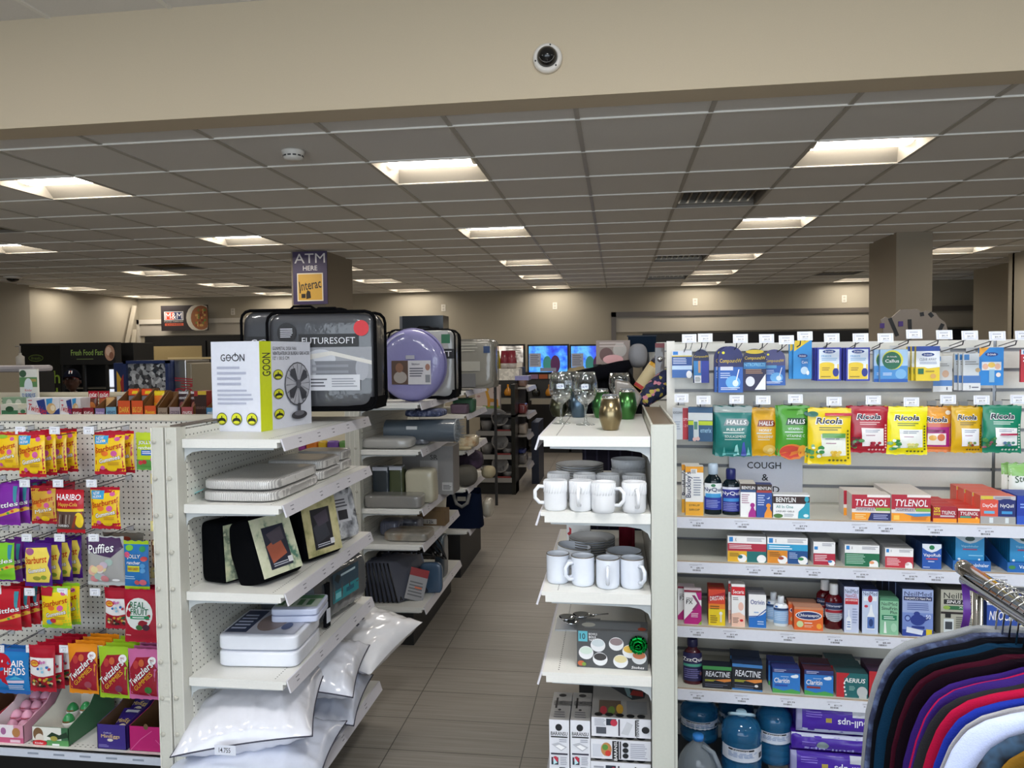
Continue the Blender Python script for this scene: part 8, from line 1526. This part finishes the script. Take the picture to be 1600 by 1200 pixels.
# ------------------------------------------------------------------ clothes rail in the foreground
RP = at(1508, 889, 1.8); RX = RP.x; RZ = RP.z
t = thing('clothes_rail', 'chrome clothes rail with bunched hangers in the right foreground', 'clothes rack', (RX, 1.8, 0))
CHR = mat('#c9c7c3', 'chrome')
m = MB(); m.tube([(0, -1.25, RZ), (0, 0, RZ)], .015, CHR, 16); m.tube([(0, -1.25, RZ-.024), (0, 0, RZ-.024)], .013, CHR, 16); m.lathe([(.0175, -.01), (.0175, .012), (.009, .018), (.0001, .018)], CHR, n=16, T=Matrix.Translation((0, 0, RZ))@Matrix.Rotation(R(-90), 4, 'X')); m.build('rail', t)
m = MB(); m.tube([(0, -.06, RZ-.03), (0, -.06, .06)], .011, CHR, 12); m.build('post', t)
m = MB(); m.tube([(-.22, -.06, .03), (.22, -.06, .03)], .012, CHR, 10); m.tube([(0, -.06, .05), (0, -1.25, .05)], .012, CHR, 10); m.build('foot', t)
hk_ = MB(); hk_.tube([(.0, 0, -.085)]+[(cos(a_)*.027, 0, -.009+sin(a_)*.027) for a_ in [R(-80+k*24) for k in range(11)]], .0018, CHR, 6)
hkm = hk_.mesh('hook'); hb_ = MB(); hb_.tube([(-.19, 0, -.15), (-.1, 0, -.11), (0, 0, -.085), (.1, 0, -.11), (.19, 0, -.15)], .006, mat('#141418', 'plastic'), 8); hbm = hb_.mesh('bar')
def garment(label, y, c, hw=.235, drop=.62, sh=.055, x0=0, seed=0, kind='cloth', th=.012, zt=-.075, sleeve=.34):
    mb = MB(); gm__ = c if not isinstance(c, str) else mat(c, kind)
    secs = [(0, .075), (-.012, .11), (-.022, .155), (-.036, .195), (-.055, .222), (-.085, .242), (-.13, .258), (-.19, .272), (-sleeve-.04, .285), (-sleeve-.06, .23), (-.45, .224), (-.5, .226), (-drop, .232)]
    def fn(u, v):
        q = v*(len(secs)-1); i = min(len(secs)-2, int(q)); f = q-i; z_ = secs[i][0]*(1-f)+secs[i+1][0]*f; w_ = (secs[i][1]*(1-f)+secs[i+1][1]*f)*hw/.235
        a_ = u*2*pi; k = th*(1+.5*min(1, -z_*4)); c_ = cos(a_)
        return Vector((w_*math.copysign(abs(c_)**.8, c_), k*sin(a_)+.008*sin(c_*9+seed)*min(1, -z_*5)+.006*noise.noise(Vector((c_*3, z_*5, seed))), z_))
    mb.surf(fn, 44, 40, gm__); mb.surf(lambda u, v: Vector((fn(u, 0).x*v, fn(u, 0).y*v, -.008*(1-v))), 44, 3, gm__)
    o = mb.build('hanging_shirt', loc=(RX+x0, y, RZ+zt)); tag(o, label, 'shirt'); return o
gl = [('light grey heather shirt, farthest on the rail', 1.70, '#8d9094', .01), ('navy patterned shirt just in front of the grey one', 1.675, pattern_mat('navy_floral', ['#1c2238', '#2c3658', '#5a6a90'], 60, 'noise', .8), .055), ('black shirt behind the teal one', 1.65, '#0f1016', .03), ('dark teal shirt on the rail', 1.615, '#10304a', .05), ('black shirt in front of the teal one', 1.585, '#0c0d12', .07),
      ('dark burgundy shirt on the rail', 1.56, '#3c1020', .085), ('very dark plum shirt in front of the burgundy one', 1.535, '#140a14', .10), ('purple shirt, left of the two', 1.51, '#35206c', .10), ('bright pink-red shirt between the two purple ones', 1.49, '#b0184c', .125),
      ('purple shirt, right of the two', 1.47, '#382470', .12), ('charcoal shirt on the rail', 1.445, '#2c2c30', .14), ('crimson shirt on the rail', 1.42, '#a8163c', .145), ('royal blue shirt on the rail', 1.39, '#22349a', .16), ('pale grey shirt just behind the white one', 1.36, '#a8a8ae', .185),
      ('white lilac-tinted shirt, largest in the foreground', 1.33, '#c3cdf0', .19), ('black and white floral shirt in the foreground', 1.27, pattern_mat('floral_bw', ['#0c0e18', '#11141f', '#2c4a66', '#0c0e18', '#c9cfd8'], 16, 'noise', .8), .235), ('mustard yellow shirt in the foreground', 1.235, '#7c5a1e', .25),
      ('dark speckled shirt between mustard and white', 1.20, pattern_mat('dark_speckle', ['#0c1018', '#1c2430', '#0c1018'], 90, 'noise', .9), .275), ('white shirt at the bottom right corner', 1.165, '#d3dcf4', .30)]
gpx = [(1348, 990), (1352, 1001), (1362, 1008), (1368, 1018), (1380, 1024), (1388, 1034), (1398, 1040), (1408, 1053), (1413, 1061), (1417, 1062), (1421, 1072), (1431, 1075), (1441, 1087), (1451, 1098), (1456, 1105), (1490, 1130), (1516, 1146), (1545, 1165), (1578, 1172)]
for k, (l, y, c, dx) in enumerate(gl):
    y = 1.66-.027*k; dx = at(gpx[k][0], 1160, y).x+.275-RX
    garment(l, y, c, seed=k*1.7, x0=dx, zt=at(1570, gpx[k][1], y).z-RZ+.012)
    hh_ = thing('coat_hanger', 'black hanger with chrome hook holding the %s' % l.split(',')[0].split(' just')[0].split(' in front')[0].split(' behind')[0].split(' on the')[0].split(' at the')[0].split(' between')[0]+(' (left)' if 'left of the two' in l else ' (right)' if 'right of the two' in l else ' before the teal shirt' if 'black shirt in front' in l else ''), 'hanger', (RX, y, RZ), R(random.uniform(-14, 14)))
    for n_, m_ in (('hook', hkm), ('bar', hbm)): o = bpy.data.objects.new(n_, m_); COL.objects.link(o); o.parent = hh_; 
    o.location.x = dx; o.scale.x = .8; o.location.z = at(1570, gpx[k][1], y).z-RZ+.075
m = MB(); m.surf(lambda u, v: Vector((-.008+.016*u+.004*sin(v*5), -.004+.003*sin(v*9), -.14*v)), 4, 14, mat('#6a3aa0', 'film')); tag(m.build('purple_strap', loc=(RX-.005, 1.79, RZ-.03)), 'glossy purple strap hanging from the rail end', 'strap')
